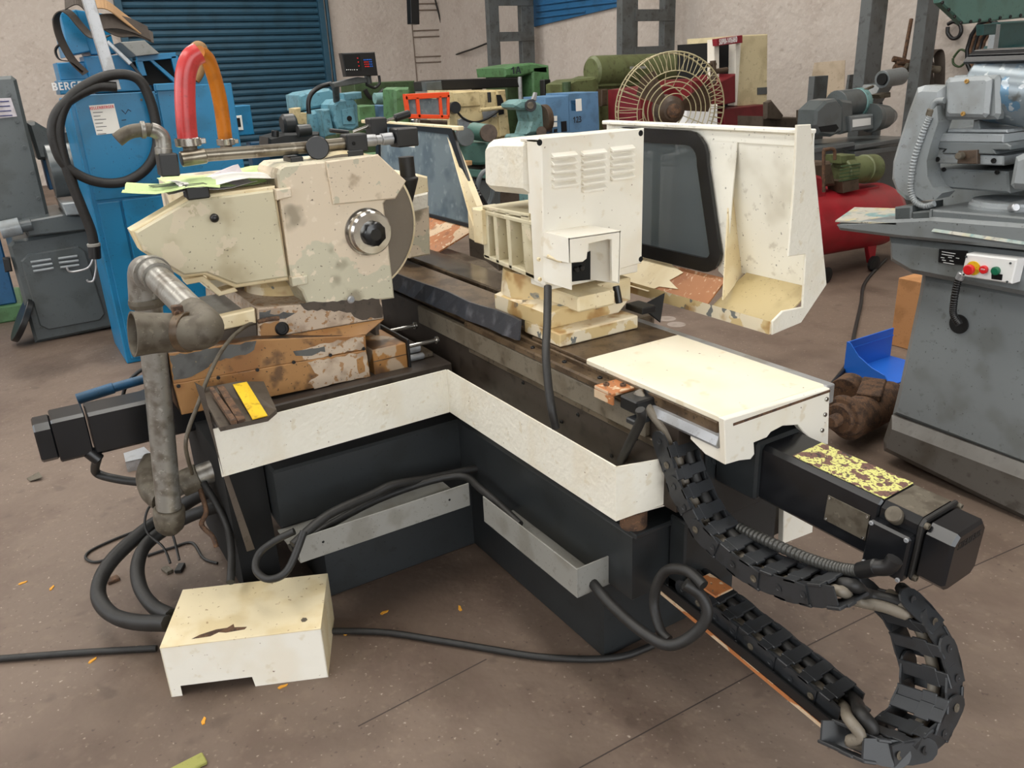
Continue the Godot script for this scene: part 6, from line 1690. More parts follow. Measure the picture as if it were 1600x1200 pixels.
	bx(s, -0.08, 0.14, 0.0, 0.03, -0.05, 0.05, 0.005, Transform3D(Basis(Vector3.UP, 0.5), Vector3(3.108, 0.176, -2.046)))
	P("key_plate", s, "rust", sp)
	PC("pulley", "rust", t, Vector3(3.131, 0.123, -2.196), Vector3(3.223, 0.126, -2.217), 0.075, 26)
	PB("cradle", "rust", t, 3.0, 3.5, 0.0, 0.05, -2.3, -2.12, 0.004)
	# air compressor
	t = T("air_compressor", "red air compressor with olive electric motor behind the splash guard", "compressor", Vector3(5.6, 0, -4.2))
	s = S()
	lathe(s, [Vector2(0, 0), Vector2(0.12, 0.02), Vector2(0.22, 0.08), Vector2(0.25, 0.17), Vector2(0.25, 1.13), Vector2(0.22, 1.22), Vector2(0.12, 1.28), Vector2(0, 1.3)], Vector3(6.167, 0.365, -4.1), Vector3(5.091, 0.402, -4.1) - Vector3(6.167, 0.365, -4.1), 30, true)
	P("tank", s, "red", t)
	s = S()
	cyl(s, Vector3(5.427, 0.767, -4.05), Vector3(5.732, 0.757, -4.05), 0.1, 24, 0.01)
	var em := P("electric_motor", s, "olive", t)
	s = S()
	cyl(s, Vector3(5.685, 0.761, -4.05), Vector3(5.842, 0.751, -4.05), 0.108, 24, 0.02)
	P("fan_cowl", s, "olive", em)
	for k in 5:
		s = S()
		bx(s, 0.0, 0.22, -0.004, 0.004, 0.0, 0.014, 0.001, Transform3D(Basis(), Vector3(5.308, 0.777, -3.96) + Vector3(0, -0.06 + 0.026 * k, -0.004)))
		P("cooling_fin", s, "green_dark", em)
	zp(t, "terminal_box", "olive", [Vector2(5.35, 0.894), Vector2(5.527, 0.887), Vector2(5.537, 0.826), Vector2(5.366, 0.833)], -4.0, 0.14, 0.006)
	zp(t, "mount_plate", "red", [Vector2(5.429, 0.62), Vector2(5.867, 0.621), Vector2(5.853, 0.574), Vector2(5.454, 0.56)], -4.0, 0.3, 0.004)
	zp(t, "switch_box", "fan_dark", [Vector2(5.335, 0.71), Vector2(5.527, 0.709), Vector2(5.548, 0.631), Vector2(5.363, 0.623)], -3.95, 0.14, 0.004)
	zp(t, "pump_head", "fan_dark", [Vector2(5.063, 0.865), Vector2(5.261, 0.861), Vector2(5.347, 0.677), Vector2(5.088, 0.686)], -4.0, 0.2, 0.02)
	zp(t, "pump_case", "red", [Vector2(4.976, 0.817), Vector2(5.15, 0.763), Vector2(5.231, 0.598), Vector2(5.006, 0.586)], -3.98, 0.25, 0.02)
	PT("copper_tube", "rust", t, [Vector3(5.096, 0.665, -3.92), Vector3(5.057, 0.937, -3.92), Vector3(5.074, 0.962, -3.92), Vector3(5.165, 0.955, -3.92), Vector3(5.183, 0.882, -3.92)], 0.012, 4)
	for p in [Vector3(5.674, 0.06, -3.844), Vector3(5.114, 0.06, -3.849)]:
		s = S()
		lathe(s, [Vector2(0, 0), Vector2(0.03, 0), Vector2(0.06, 0.004), Vector2(0.062, 0.03), Vector2(0.03, 0.034), Vector2(0, 0.034)], p + Vector3(0, 0, -0.017), Vector3.BACK, 18)
		P("castor", s, "black", t)
	zp(t, "castor_fork", "red", [Vector2(5.79, 0.158), Vector2(5.904, 0.152), Vector2(5.899, 0.002), Vector2(5.849, 0.01)], -3.99, 0.04, 0.003)
	# lathe headstock beyond it
	t = T("grinding_attachment", "blue-grey rounded gear head with white nameplate on long lathe rails, right of the splash guard", "machine", Vector3(5.2, 0, -4.9))
	zp(t, "gear_cover", "dark_grey", [Vector2(5.797, 1.175), Vector2(5.913, 1.242), Vector2(6.039, 1.25), Vector2(6.132, 1.175), Vector2(6.147, 0.981), Vector2(6.02, 0.949), Vector2(5.855, 0.982), Vector2(5.798, 1.056)], -4.6, 0.2, 0.02)
	zp(t, "cover_side", "dark_grey", [Vector2(6.188, 1.237), Vector2(6.359, 1.212), Vector2(6.417, 0.962), Vector2(6.249, 0.948)], -4.68, 0.3, 0.02)
	zp(t, "belt_slot", "hole", [Vector2(5.839, 1.043), Vector2(6.054, 1.048), Vector2(6.092, 1.015), Vector2(6.047, 0.988), Vector2(5.868, 1.001)], -4.595, 0.02, 0.0)
	var gb := zp(t, "gear_box", "mid_grey", [Vector2(6.295, 1.093), Vector2(6.612, 1.093), Vector2(6.645, 0.964), Vector2(6.333, 0.965)], -4.65, 0.35, 0.01)
	zp(gb, "name_plate", "white_plain", [Vector2(6.333, 1.064), Vector2(6.574, 1.064), Vector2(6.585, 1.005), Vector2(6.344, 1.001)], -4.645, 0.01, 0.001)
	PC("head_motor", "dark_grey", t, Vector3(6.358, 1.179, -4.85), Vector3(6.697, 1.181, -4.85), 0.12, 24)
	PC("motor_ring", "teal", t, Vector3(6.618, 1.175, -4.85), Vector3(6.689, 1.176, -4.85), 0.13, 24)
	s = S()
	lathe(s, [Vector2(0, 0), Vector2(0.06, 0), Vector2(0.1, 0.1), Vector2(0.12, 0.25), Vector2(0.12, 0.3), Vector2(0, 0.3)], Vector3(6.944, 1.05, -4.7), Vector3(6.47, 1.059, -4.7) - Vector3(6.944, 1.05, -4.7), 22)
	P("spindle_nose", s, "dark_grey", t)
	for r in [[Vector2(5.649, 0.892), Vector2(6.184, 0.9), Vector2(6.189, 0.868), Vector2(5.655, 0.852)], [Vector2(6.197, 0.873), Vector2(7.035, 0.882), Vector2(7.042, 0.849), Vector2(6.203, 0.836)], [Vector2(6.205, 0.82), Vector2(7.05, 0.815), Vector2(7.058, 0.775), Vector2(6.212, 0.777)]]:
		zp(t, "bed_rail", "dark_grey", r, -4.5, 0.12, 0.004)
	zp(t, "bed", "dark_grey", [Vector2(5.896, 0.892), Vector2(7.239, 0.852), Vector2(7.35, 0.342), Vector2(5.956, 0.441)], -4.7, 0.4, 0.01)
	PB("bed_leg", "dark_grey", t, 5.6, 6.2, 0.0, 0.75, -5.1, -4.75, 0.01)
	PT("pull_lever", "pipe_dull", t, [Vector3(6.555, 1.253, -4.8), Vector3(6.671, 1.289, -4.8), Vector3(6.774, 1.311, -4.8)], 0.012, 1)
	# big green machine in the top right corner
	t = T("press_machine", "big sea-green machine body with bolted hood at the top right corner", "machine", Vector3(4.6, 0, -3.4))
	var hd := zp(t, "hood", "sea_green", [Vector2(4.71, 2.044), Vector2(6.145, 2.076), Vector2(6.27, 1.763), Vector2(5.654, 1.753), Vector2(5.017, 1.724), Vector2(4.761, 1.839)], -3.0, 0.05, 0.008)
	for p in [Vector3(4.77, 1.839, -2.998), Vector3(4.841, 1.802, -2.998), Vector3(4.907, 1.765, -2.998), Vector3(4.979, 1.731, -2.998), Vector3(5.075, 1.737, -2.998), Vector3(5.166, 1.743, -2.998), Vector3(5.272, 1.745, -2.998), Vector3(5.379, 1.755, -2.998), Vector3(5.49, 1.761, -2.998), Vector3(5.602, 1.767, -2.998)]:
		s = S()
		bolt(s, p, Vector3.BACK, 0.010, 0.008)
		P("hood_bolt", s, "black", hd)
	zp(t, "body", "sea_green_dark", [Vector2(5.749, 1.742), Vector2(6.87, 1.764), Vector2(7.04, 1.356), Vector2(5.764, 1.448)], -3.2, 0.06, 0.01)
	zp(t, "bracket", "sea_green_dark", [Vector2(5.396, 1.725), Vector2(5.543, 1.731), Vector2(5.549, 1.665), Vector2(5.414, 1.663)], -3.1, 0.05, 0.005)
	zp(t, "edge_plate", "sg_light", [Vector2(5.627, 1.726), Vector2(5.678, 1.725), Vector2(5.693, 1.535), Vector2(5.633, 1.537)], -3.15, 0.04, 0.003)
	zp(t, "pedestal", "sea_green_dark", [Vector2(5.95, 0.0), Vector2(5.95, 1.6), Vector2(6.5, 1.6), Vector2(6.5, 0.0)], -3.1, 0.3, 0.01)


func steel_column(label: String, x0: float, x1: float, z: float, lw: float, rw: float, battens: Array) -> void:
	var t := T("steel_column", label, "column", Vector3((x0 + x1) / 2.0, 0, z - 0.15))
	PB("upright", "col_grey", t, x0, x0 + lw, 0.0, 5.5, z - 0.12, z, 0.004)
	PB("upright", "col_grey", t, x1 - rw, x1, 0.0, 5.5, z - 0.12, z, 0.004)
	for b in battens: PB("batten", "col_grey", t, x0 + lw * 0.8, x1 - 0.02, b - 0.075, b + 0.075, z, z + 0.012, 0.003)

func far_machines() -> void:
	# roller shutter in the end wall
	var s := S()
	bx(s, 2.55, 2.66, 0.0, 4.6, -16.99, -16.84, 0.005)
	bx(s, 6.22, 6.33, 0.0, 4.6, -16.99, -16.84, 0.005)
	bx(s, 2.6, 6.3, 0.0, 4.6, -16.99, -16.97, 0.0)
	var door := structure("door_1", s, "shutter_blue")
	for i in 38:
		s = S()
		var y := i * 0.119
		prism(s, [Vector2(-16.965, y), Vector2(-16.92, y + 0.012), Vector2(-16.905, y + 0.05), Vector2(-16.935, y + 0.098), Vector2(-16.965, y + 0.104)], "x", 2.66, 6.22, 0.0)
		P("slat", s, "shutter_blue", door)
	s = S()
	cyl(s, Vector3(6.41, 0, -16.9), Vector3(6.41, 5.0, -16.9), 0.035, 10)
	one("wall_pipe", s, "shutter_blue", "thin blue vertical pipe on the wall right of the roller shutter", "pipe")
	# slanted blue sheeting high on the right wall
	s = S()
	prism(s, [Vector2(-13.283, 2.262), Vector2(-10.817, 2.416), Vector2(-10.822, 3.026), Vector2(-13.221, 3.299)], "x", 8.89, 8.86, 0.0)
	var d2 := structure("door_2", s, "shed_blue")
	for r in [[Vector3(8.855, 2.401, -13.17), Vector3(8.855, 2.401, -11.727)], [Vector3(8.855, 2.504, -13.164), Vector3(8.855, 2.48, -10.83)], [Vector3(8.855, 2.606, -13.158), Vector3(8.855, 2.578, -10.831)], [Vector3(8.855, 2.728, -13.152), Vector3(8.855, 2.694, -10.832)]]:
		s = S()
		cyl(s, r[0], r[1], 0.02, 6)
		P("slat", s, "shed_blue", d2)
	# grooves and an old cable on the plaster
	var n := 0
	for g in [[Vector3(8.261, 3, -16.985), Vector3(8.287, 1.373, -16.985)], [Vector3(9.104, 3.001, -16.985), Vector3(9.022, 1.406, -16.985)], [Vector3(8.269, 2.927, -16.985), Vector3(9.114, 2.939, -16.985)], [Vector3(8.272, 2.806, -16.985), Vector3(9.104, 2.815, -16.985)], [Vector3(8.294, 2.412, -16.985), Vector3(9.104, 2.425, -16.985)], [Vector3(8.282, 2.288, -16.985), Vector3(9.094, 2.298, -16.985)], [Vector3(8.29, 1.898, -16.985), Vector3(9.062, 1.901, -16.985)], [Vector3(8.294, 1.783, -16.985), Vector3(9.053, 1.784, -16.985)]]:
		s = S()
		tube(s, g, 0.012, 5)
		P("groove", s, "groove", get_node("wall_back"))
	s = S()
	tube(s, smooth_path([Vector3(8.815, 2.994, -16.9), Vector3(8.926, 2.498, -16.9), Vector3(9.02, 1.938, -16.9), Vector3(8.82, 1.95, -15.719), Vector3(8.82, 2.076, -14.763)]), 0.018, 6)
	one("wall_cable", s, "rubber", "thin dark cable running down the plaster into the corner and along the right wall", "cable")
	s = S()
	bx(s, -0.08, 0.08, 0.0, 4.5, -0.08, 0.08, 0.004, Transform3D(Basis(Vector3.BACK, -0.06), Vector3(6.846, 2.371, -14)))
	one("hanging_bar", s, "black", "black steel bar hanging from the roof before the plaster wall", "bar")
	# columns of the crane way
	steel_column("grey battened steel column, leftmost of the three, beside the blue sheeting", 7.78, 8.69, -13.0, 0.2, 0.26, [2.66, 2.1])
	steel_column("grey battened steel column, middle one of three, behind the fan", 7.71, 8.67, -9.4, 0.28, 0.2, [2.19, 1.72])
	steel_column("widest grey steel column, rightmost of three, hung with old belts and wires", 7.19, 8.25, -5.2, 0.24, 0.2, [2.12])
	var t := T("belt_bundle", "bundle of brown belts, rods and wires hooked on the widest grey column", "bundle", Vector3(7.758, 1.467, -5))
	for q in [[Vector3(8.123, 1.518, -5.561), Vector3(8.212, 1.489, -5.494), Vector3(8.29, 1.441, -5.425), Vector3(8.407, 1.46, -5.363)], [Vector3(8.139, 1.467, -5.529), Vector3(8.281, 1.473, -5.445), Vector3(8.411, 1.429, -5.346)], [Vector3(8.11, 1.438, -5.533), Vector3(8.238, 1.413, -5.444), Vector3(8.367, 1.481, -5.396)]]:
		PT("bent_rod", "rust", t, q, 0.03)
	belt(t, "old_belt", "belt", [Vector3(8.323, 1.483, -5.424), Vector3(8.404, 1.516, -5.39), Vector3(8.457, 1.483, -5.342), Vector3(8.465, 1.42, -5.31)], Vector3(0.05, 0.04, -0.1))
	belt(t, "old_belt", "belt", [Vector3(8.42, 1.237, -5.254), Vector3(8.473, 1.5, -5.341), Vector3(8.549, 1.583, -5.332), Vector3(8.581, 1.532, -5.289), Vector3(8.509, 1.232, -5.198)], Vector3(0.0, 0.0, -0.12))
	PC("bent_rod", "pipe_dull", t, Vector3(8.119, 1.441, -5.404), Vector3(8.402, 1.396, -5.211), 0.035)
	for q in [[Vector3(8.28, 1.399, -5.412), Vector3(8.265, 1.245, -5.352), Vector3(8.195, 1.093, -5.326)], [Vector3(8.346, 1.395, -5.37), Vector3(8.294, 1.274, -5.347), Vector3(8.298, 1.15, -5.289)], [Vector3(8.476, 1.892, -5.642), Vector3(8.311, 1.493, -5.562)]]:
		PT("hanging_wire", "rust", t, q, 0.02)
	t = T("lathe_carriage", "dark grey lathe carriage with round socket in front of the widest column", "machine", Vector3(6.6, 0, -4.9))
	PC("socket", "mid_grey", t, Vector3(6.889, 1.364, -4.8), Vector3(7.163, 1.38, -4.8), 0.075, 20)
	PC("socket_bore", "hole", t, Vector3(6.866, 1.365, -4.79), Vector3(6.92, 1.368, -4.79), 0.05, 20)
	zp(t, "arm", "dark_grey", [Vector2(7.041, 1.315), Vector2(7.245, 1.328), Vector2(7.09, 1.159), Vector2(6.895, 1.115)], -4.9, 0.2, 0.01)
	zp(t, "clamp", "pipe_dull", [Vector2(6.878, 1.236), Vector2(7.04, 1.25), Vector2(7.049, 1.206), Vector2(6.902, 1.203)], -4.8, 0.1, 0.005)
	PC("stand", "dark_grey", t, Vector3(7.45, 1.107, -5.2) * Vector3(1, 0, 1), Vector3(7.45, 1.107, -5.2), 0.05)
	PC("stand_arm", "dark_grey", t, Vector3(7.451, 1.101, -5.2), Vector3(7.089, 1.142, -4.95), 0.04)
	for q in [[[Vector3(8.84, 1.828, -5.46), Vector3(8.84, 1.849, -5.4), Vector3(8.84, 1.821, -5.334), Vector3(8.84, 1.758, -5.304), Vector3(8.84, 1.699, -5.328), Vector3(8.84, 1.689, -5.389), Vector3(8.84, 1.741, -5.446), Vector3(8.84, 1.804, -5.456)], 0.02, "black cable coil hung on the wall below the green hood, upper of two", "black"], [[Vector3(8.84, 1.502, -5.346), Vector3(8.84, 1.574, -5.288), Vector3(8.84, 1.547, -5.215), Vector3(8.84, 1.472, -5.203), Vector3(8.84, 1.412, -5.262), Vector3(8.84, 1.439, -5.336), Vector3(8.84, 1.496, -5.352)], 0.012, "thin wire ring hung on the wall, lower of two below the green hood", "green_dark"]]:
		s = S()
		tube(s, smooth_path(q[0]), q[1], 6)
		one("wire_coil", s, q[3], q[2], "coil")
	t = T("wire_coil", "thick coil of brown and black wires hung on the wall beside the green machine", "coil", Vector3(8.8, 1.582, -4.999))
	for k in 6:
		s = S()
		var c := Vector3(8.86, 1.575, -5.019)
		var ring_pts := []
		for i in 13: ring_pts.append(c + Vector3(0.02 * k - 0.06, sin(TAU * i / 12.0) * (0.27 - 0.025 * k), cos(TAU * i / 12.0) * (0.17 - 0.02 * k)))
		tube(s, ring_pts, 0.022, 6)
		P("wire_turn", s, "rust" if k % 2 else "black", t)
	# wall stains / bare board
	t = T("sheet_metal", "grey metal sheet leaning against the wall left of the widest column", "sheet", Vector3(6.9, 0, -5.6))
	zp(t, "sheet", "col_grey", [Vector2(7.381, 1.393), Vector2(7.646, 1.4), Vector2(7.655, 1.183), Vector2(7.366, 1.186)], -5.5, 0.03, 0.003)
	PB("prop", "col_grey", t, 6.9, 7.1, 0.0, 1.4, -5.6, -5.53, 0.003)
	# red and cream machine with its sign
	t = T("milling_center", "cream and maroon upright machine with red sign, right of the fan", "machine", Vector3(6.9, 0, -6.6))
	zp(t, "side_panel", "panel_cream", [Vector2(6.907, 1.811), Vector2(7.307, 1.817), Vector2(7.425, 0.445), Vector2(6.937, 0.491)], -6.5, 0.8, 0.01)
	zp(t, "door_post", "white", [Vector2(6.781, 1.799), Vector2(6.863, 1.809), Vector2(6.853, 1.126), Vector2(6.815, 1.128)], -6.45, 0.1, 0.004)
	zp(t, "door_post", "white", [Vector2(6.477, 1.775), Vector2(6.548, 1.779), Vector2(6.574, 1.391), Vector2(6.501, 1.394)], -6.45, 0.1, 0.004)
	zp(t, "dark_opening", "hole", [Vector2(6.633, 1.752), Vector2(6.909, 1.759), Vector2(6.943, 1.087), Vector2(6.658, 1.104)], -6.55, 0.6, 0.0)
	var sg := zp(t, "sign", "sign_red", [Vector2(6.435, 1.779), Vector2(6.801, 1.808), Vector2(6.807, 1.736), Vector2(6.448, 1.714)], -6.38, 0.06, 0.003)
	text("SUPRA-1416AHD", "white_plain", sg, Vector3(6.601, 1.76, -6.379), Basis(Vector3.BACK, 0.09), 0.055, "lettering", 0.25)
	zp(t, "lower_door", "maroon", [Vector2(6.564, 1.113), Vector2(7.169, 1.122), Vector2(7.243, 0.473), Vector2(6.605, 0.533)], -6.35, 0.2, 0.008)
	zp(t, "chip_guard", "maroon", [Vector2(6.039, 1.412), Vector2(6.367, 1.416), Vector2(6.388, 1.367), Vector2(6.651, 1.447), Vector2(6.673, 1.169), Vector2(6.226, 1.134), Vector2(6.05, 1.174)], -6.3, 0.5, 0.01)
	zp(t, "base", "maroon", [Vector2(5.554, 1.348), Vector2(6.136, 1.379), Vector2(6.501, 1.178), Vector2(6.544, 0.535), Vector2(5.57, 0.627)], -6.5, 0.5, 0.01)
	zp(t, "vent_grille", "col_grey", [Vector2(7.191, 1.288), Vector2(7.339, 1.287), Vector2(7.346, 1.215), Vector2(7.198, 1.216)], -6.492, 0.008, 0.001)
	PT("handle_bar", "fan_dark", t, [Vector3(6.221, 1.579, -6.2), Vector3(6.243, 1.373, -6.2)], 0.03, 1)
	PC("handle", "fan_dark", t, Vector3(6.155, 1.54, -6.2), Vector3(6.257, 1.548, -6.2), 0.02)
	PC("handle", "fan_dark", t, Vector3(6.245, 1.479, -6.2), Vector3(6.418, 1.49, -6.2), 0.025)
	PB("foot", "maroon", t, 5.9, 7.5, 0.0, 0.7, -7.1, -6.6, 0.01)
	t = T("storage_case", "white enamel case behind the fan cage beside the maroon machine", "box", Vector3(5.5, 0, -5.6))
	zp(t, "case_front", "white_plain", [Vector2(5.128, 1.223), Vector2(5.502, 1.227), Vector2(5.53, 0.811), Vector2(5.145, 0.844)], -5.4, 0.4, 0.01)
	PB("case_foot", "white_plain", t, 5.0, 5.6, 0.0, 0.85, -5.8, -5.42, 0.01)
	# pedestal fan
	t = T("pedestal_fan", "large pedestal fan with cream wire cage behind the white work head", "fan", Vector3(4.5, 0, -4.9))
	var c := Vector3(4.365, 1.259, -4.75)
	var ax := Vector3(-0.42, -0.04, 0.9).normalized()
	var f := frame_of(ax)
	for r in [[0.4, 0.0, 0.006], [0.275, 0.06, 0.004], [0.235, 0.07, 0.004], [0.2, 0.075, 0.004], [0.16, 0.08, 0.004], [0.12, 0.085, 0.004], [0.385, -0.14, 0.006], [0.16, -0.18, 0.005]]:
		s = S()
		var pts := []
		for i in 49: pts.append(c + f.y * r[1] + (f.x * cos(TAU * i / 48.0) + f.z * sin(TAU * i / 48.0)) * r[0])
		tube(s, pts, r[2], 6)
		P("cage_ring", s, "wire", t)
	for i in 64:
		var d: Vector3 = f.x * cos(TAU * i / 64.0) + f.z * sin(TAU * i / 64.0)
		s = S()
		tube(s, [c + d * 0.275 + f.y * 0.06, c + d * 0.35 + f.y * 0.04, c + d * 0.4, c + d * 0.4 - f.y * 0.06, c + d * 0.385 - f.y * 0.14], 0.0027, 5)
		P("cage_wire", s, "wire", t)
	for i in 16:
		var d: Vector3 = f.x * cos(TAU * i / 16.0) + f.z * sin(TAU * i / 16.0)
		s = S()
		tube(s, [c + d * 0.385 - f.y * 0.14, c + d * 0.16 - f.y * 0.18], 0.0035, 5)
		P("back_wire", s, "wire", t)
	s = S()
	lathe(s, [Vector2(0, 0), Vector2(0.09, 0), Vector2(0.1, 0.03), Vector2(0.1, 0.2), Vector2(0.07, 0.24), Vector2(0.04, 0.25), Vector2(0, 0.25)], c - f.y * 0.2, f.y, 22)
	var mt := P("fan_motor", s, "fan_dark", t)
	s = S()
	lathe(s, [Vector2(0, 0), Vector2(0.05, 0), Vector2(0.05, 0.02), Vector2(0.03, 0.03), Vector2(0, 0.03)], c + f.y * 0.05, f.y, 18)
	P("hub_cap", s, "rust", mt)
	for i in 3:
		var a := TAU * i / 3.0 + 0.4
		var d: Vector3 = f.x * cos(a) + f.z * sin(a)
		var e: Vector3 = f.x * cos(a + 0.75) + f.z * sin(a + 0.75)
		s = S()
		sheet(s, [c + d * 0.08, c + d * 0.3 + f.y * 0.03, c + (d + e).normalized() * 0.33, c + e * 0.3 - f.y * 0.05, c + e * 0.08 - f.y * 0.03], f.y * 0.004)
		P("fan_blade", s, "fan_dark", t)
	PC("pole", "fan_dark", t, Vector3(c.x, 0.03, c.z - 0.15), Vector3(c.x, c.y, c.z - 0.15), 0.03)
	PC("base", "fan_dark", t, Vector3(c.x, 0, c.z - 0.15), Vector3(c.x, 0.04, c.z - 0.15), 0.28, 28)
	# olive machine behind the fan
	t = T("shaping_machine", "olive green machine with long rounded ram, left of the fan", "machine", Vector3(6.3, 0, -8.3))
	s = S()
	cyl(s, Vector3(6.106, 1.518, -8), Vector3(7.449, 1.511, -8), 0.17, 28, 0.03)
	var ram := P("ram", s, "olive", t)
	zp(ram, "ram_plate", "alu", [Vector2(6.54, 1.553), Vector2(6.771, 1.552), Vector2(6.772, 1.524), Vector2(6.541, 1.526)], -7.82, 0.01, 0.0)
	zp(t, "ram_guide", "olive", [Vector2(6.093, 1.462), Vector2(7.358, 1.454), Vector2(7.364, 1.323), Vector2(6.138, 1.351)], -7.9, 0.4, 0.01)
	zp(t, "head", "olive", [Vector2(5.672, 1.4), Vector2(5.822, 1.447), Vector2(6.047, 1.451), Vector2(6.139, 1.474), Vector2(6.165, 1.253), Vector2(5.677, 1.265)], -7.9, 0.4, 0.02)
	zp(t, "column", "olive", [Vector2(6.186, 1.377), Vector2(7.409, 1.35), Vector2(7.451, 0.341), Vector2(6.181, 0.461)], -7.95, 0.5, 0.01)
	zp(t, "tool_slide", "fan_dark", [Vector2(6.106, 1.325), Vector2(6.198, 1.327), Vector2(6.198, 1.147), Vector2(6.105, 1.146)], -7.8, 0.1, 0.01)
	PC("oil_bottle", "green_dark", t, Vector3(5.659, 1.279, -7.85), Vector3(5.654, 1.427, -7.85), 0.05)
	PC("cross_rod", "alu", t, Vector3(6.164, 1.185, -7.7), Vector3(6.592, 0.984, -7.7), 0.03)
	PC("vice_screw", "fan_dark", t, Vector3(5.993, 0.957, -7.6), Vector3(6.177, 0.965, -7.6), 0.05)
	PB("base", "olive", t, 5.6, 7.3, 0.0, 0.7, -8.6, -8.0, 0.02)
	# pale blue panel with number
	t = T("switch_cabinet", "pale blue switch cabinet marked 123 in front of the olive machine", "cabinet", Vector3(4.9, 0, -7.3))
	var fp := zp(t, "front_panel", "pale_blue", [Vector2(5.062, 1.337), Vector2(5.438, 1.336), Vector2(5.453, 0.949), Vector2(5.07, 0.959)], -7.0, 0.4, 0.006)
	var sp := zp(t, "side_panel", "pale_blue", [Vector2(4.771, 1.317), Vector2(5.048, 1.32), Vector2(5.056, 0.961), Vector2(4.775, 0.981)], -6.98, 0.4, 0.006)
	text("123", "ink", fp, Vector3(5.167, 1.082, -6.998), Basis(Vector3.BACK, 0.04), 0.062, "lettering", 0.1)
	zp(fp, "warning_plate", "paper_white", [Vector2(5.148, 1.278), Vector2(5.22, 1.281), Vector2(5.226, 1.164), Vector2(5.154, 1.162)], -6.996, 0.006, 0.001)
	zp(fp, "frame_mark", "blue_dark", [Vector2(5.092, 1.269), Vector2(5.148, 1.266), Vector2(5.146, 1.169), Vector2(5.098, 1.172)], -6.997, 0.004, 0.0)
	for q in [[Vector2(4.796, 1.137), Vector2(4.904, 1.136), Vector2(4.903, 1.088), Vector2(4.795, 1.089)], [Vector2(4.794, 1.077), Vector2(4.902, 1.076), Vector2(4.901, 1.033), Vector2(4.793, 1.035)]]:
		zp(sp, "socket_row", "paper_white", q, -6.974, 0.01, 0.001)
	zp(sp, "rotary_switch", "black", [Vector2(4.949, 1.079), Vector2(5.012, 1.081), Vector2(5.017, 0.982), Vector2(4.954, 0.981)], -6.965, 0.02, 0.003)
	zp(sp, "button", "black", [Vector2(4.8, 1.016), Vector2(4.839, 1.014), Vector2(4.838, 0.983), Vector2(4.799, 0.986)], -6.97, 0.012, 0.001)
	zp(sp, "button", "black", [Vector2(4.862, 1.012), Vector2(4.901, 1.015), Vector2(4.9, 0.985), Vector2(4.861, 0.982)], -6.97, 0.012, 0.001)
	PB("cabinet_stand", "pale_blue", t, 4.72, 5.3, 0.0, 0.95, -7.35, -7.02, 0.01)
	# teal drilling arm
	t = T("drilling_machine", "pale teal machine arm with black round boss, left of the pale blue cabinet", "machine", Vector3(4.4, 0, -7.0))
	zp(t, "arm", "teal", [Vector2(4.293, 1.281), Vector2(4.38, 1.316), Vector2(4.473, 1.316), Vector2(4.602, 1.269), Vector2(4.644, 1.209), Vector2(4.639, 1.046), Vector2(4.593, 1.002), Vector2(4.431, 1.002), Vector2(4.479, 1.115), Vector2(4.455, 1.22), Vector2(4.355, 1.226), Vector2(4.299, 1.252)], -6.8, 0.25, 0.02)
	PC("boss", "black", t, Vector3(4.471, 1.259, -6.79), Vector3(4.452, 1.261, -6.76), 0.055, 20)
	PC("boss_cap", "pipe_dull", t, Vector3(4.448, 1.261, -6.755), Vector3(4.438, 1.262, -6.74), 0.033, 20)
	PC("flywheel", "fan_dark", t, Vector3(4.611, 1.129, -6.82), Vector3(4.67, 1.131, -6.82), 0.13, 26)
	PC("foot_boss", "fan_dark", t, Vector3(4.586, 1.014, -6.79), Vector3(4.559, 1.018, -6.75), 0.05, 18)
	zp(t, "lever", "alu", [Vector2(4.469, 1.317), Vector2(4.5, 1.377), Vector2(4.528, 1.37), Vector2(4.511, 1.297)], -6.75, 0.03, 0.003)
	PB("stand", "teal", t, 4.35, 4.6, 0.0, 1.0, -7.1, -6.85, 0.02)
	# green machine with a number
	t = T("green_slotter", "bright green arched machine marked 1A behind the teal arm", "machine", Vector3(5.9, 0, -9.4))
	var ga := zp(t, "arch", "green", [Vector2(5.566, 1.601), Vector2(5.769, 1.63), Vector2(5.975, 1.645), Vector2(6.203, 1.608), Vector2(6.2, 1.504), Vector2(5.971, 1.527), Vector2(5.781, 1.491), Vector2(5.579, 1.499)], -9.0, 0.7, 0.02)
	text("1A", "ink", ga, Vector3(5.726, 1.566, -8.995), Basis(Vector3.BACK, 0.03), 0.085, "lettering", 0.14)
	zp(t, "column", "green", [Vector2(5.974, 1.601), Vector2(6.222, 1.607), Vector2(6.278, 0.856), Vector2(5.961, 0.801)], -9.0, 0.7, 0.02)
	zp(t, "column", "green_dark", [Vector2(5.642, 1.513), Vector2(5.846, 1.504), Vector2(5.843, 0.806), Vector2(5.623, 0.807)], -9.1, 0.5, 0.02)
	zp(t, "slide_rail", "fan_dark", [Vector2(5.846, 1.504), Vector2(6.018, 1.527), Vector2(6.011, 0.872), Vector2(5.845, 0.845)], -9.3, 0.3, 0.01)
	PC("guide_rod", "alu", t, Vector3(5.749, 1.491, -8.95), Vector3(5.751, 1.122, -8.95), 0.025)
	PB("base", "green", t, 5.3, 6.5, 0.0, 0.6, -9.7, -9.05, 0.02)
	# long dark beam
	t = T("crane_beam", "long dark steel box beam resting above the cream milling machine", "beam", Vector3(4.855, 1.387, -8.6))
	zp(t, "beam", "black", [Vector2(4.24, 1.495), Vector2(4.366, 1.509), Vector2(5.425, 1.491), Vector2(5.455, 1.386), Vector2(4.515, 1.397), Vector2(4.247, 1.397)], -8.5, 0.3, 0.01)
	zp(t, "beam_end", "dark_grey", [Vector2(4.23, 1.495), Vector2(4.433, 1.5), Vector2(4.441, 1.4), Vector2(4.237, 1.397)], -8.48, 0.1, 0.01)
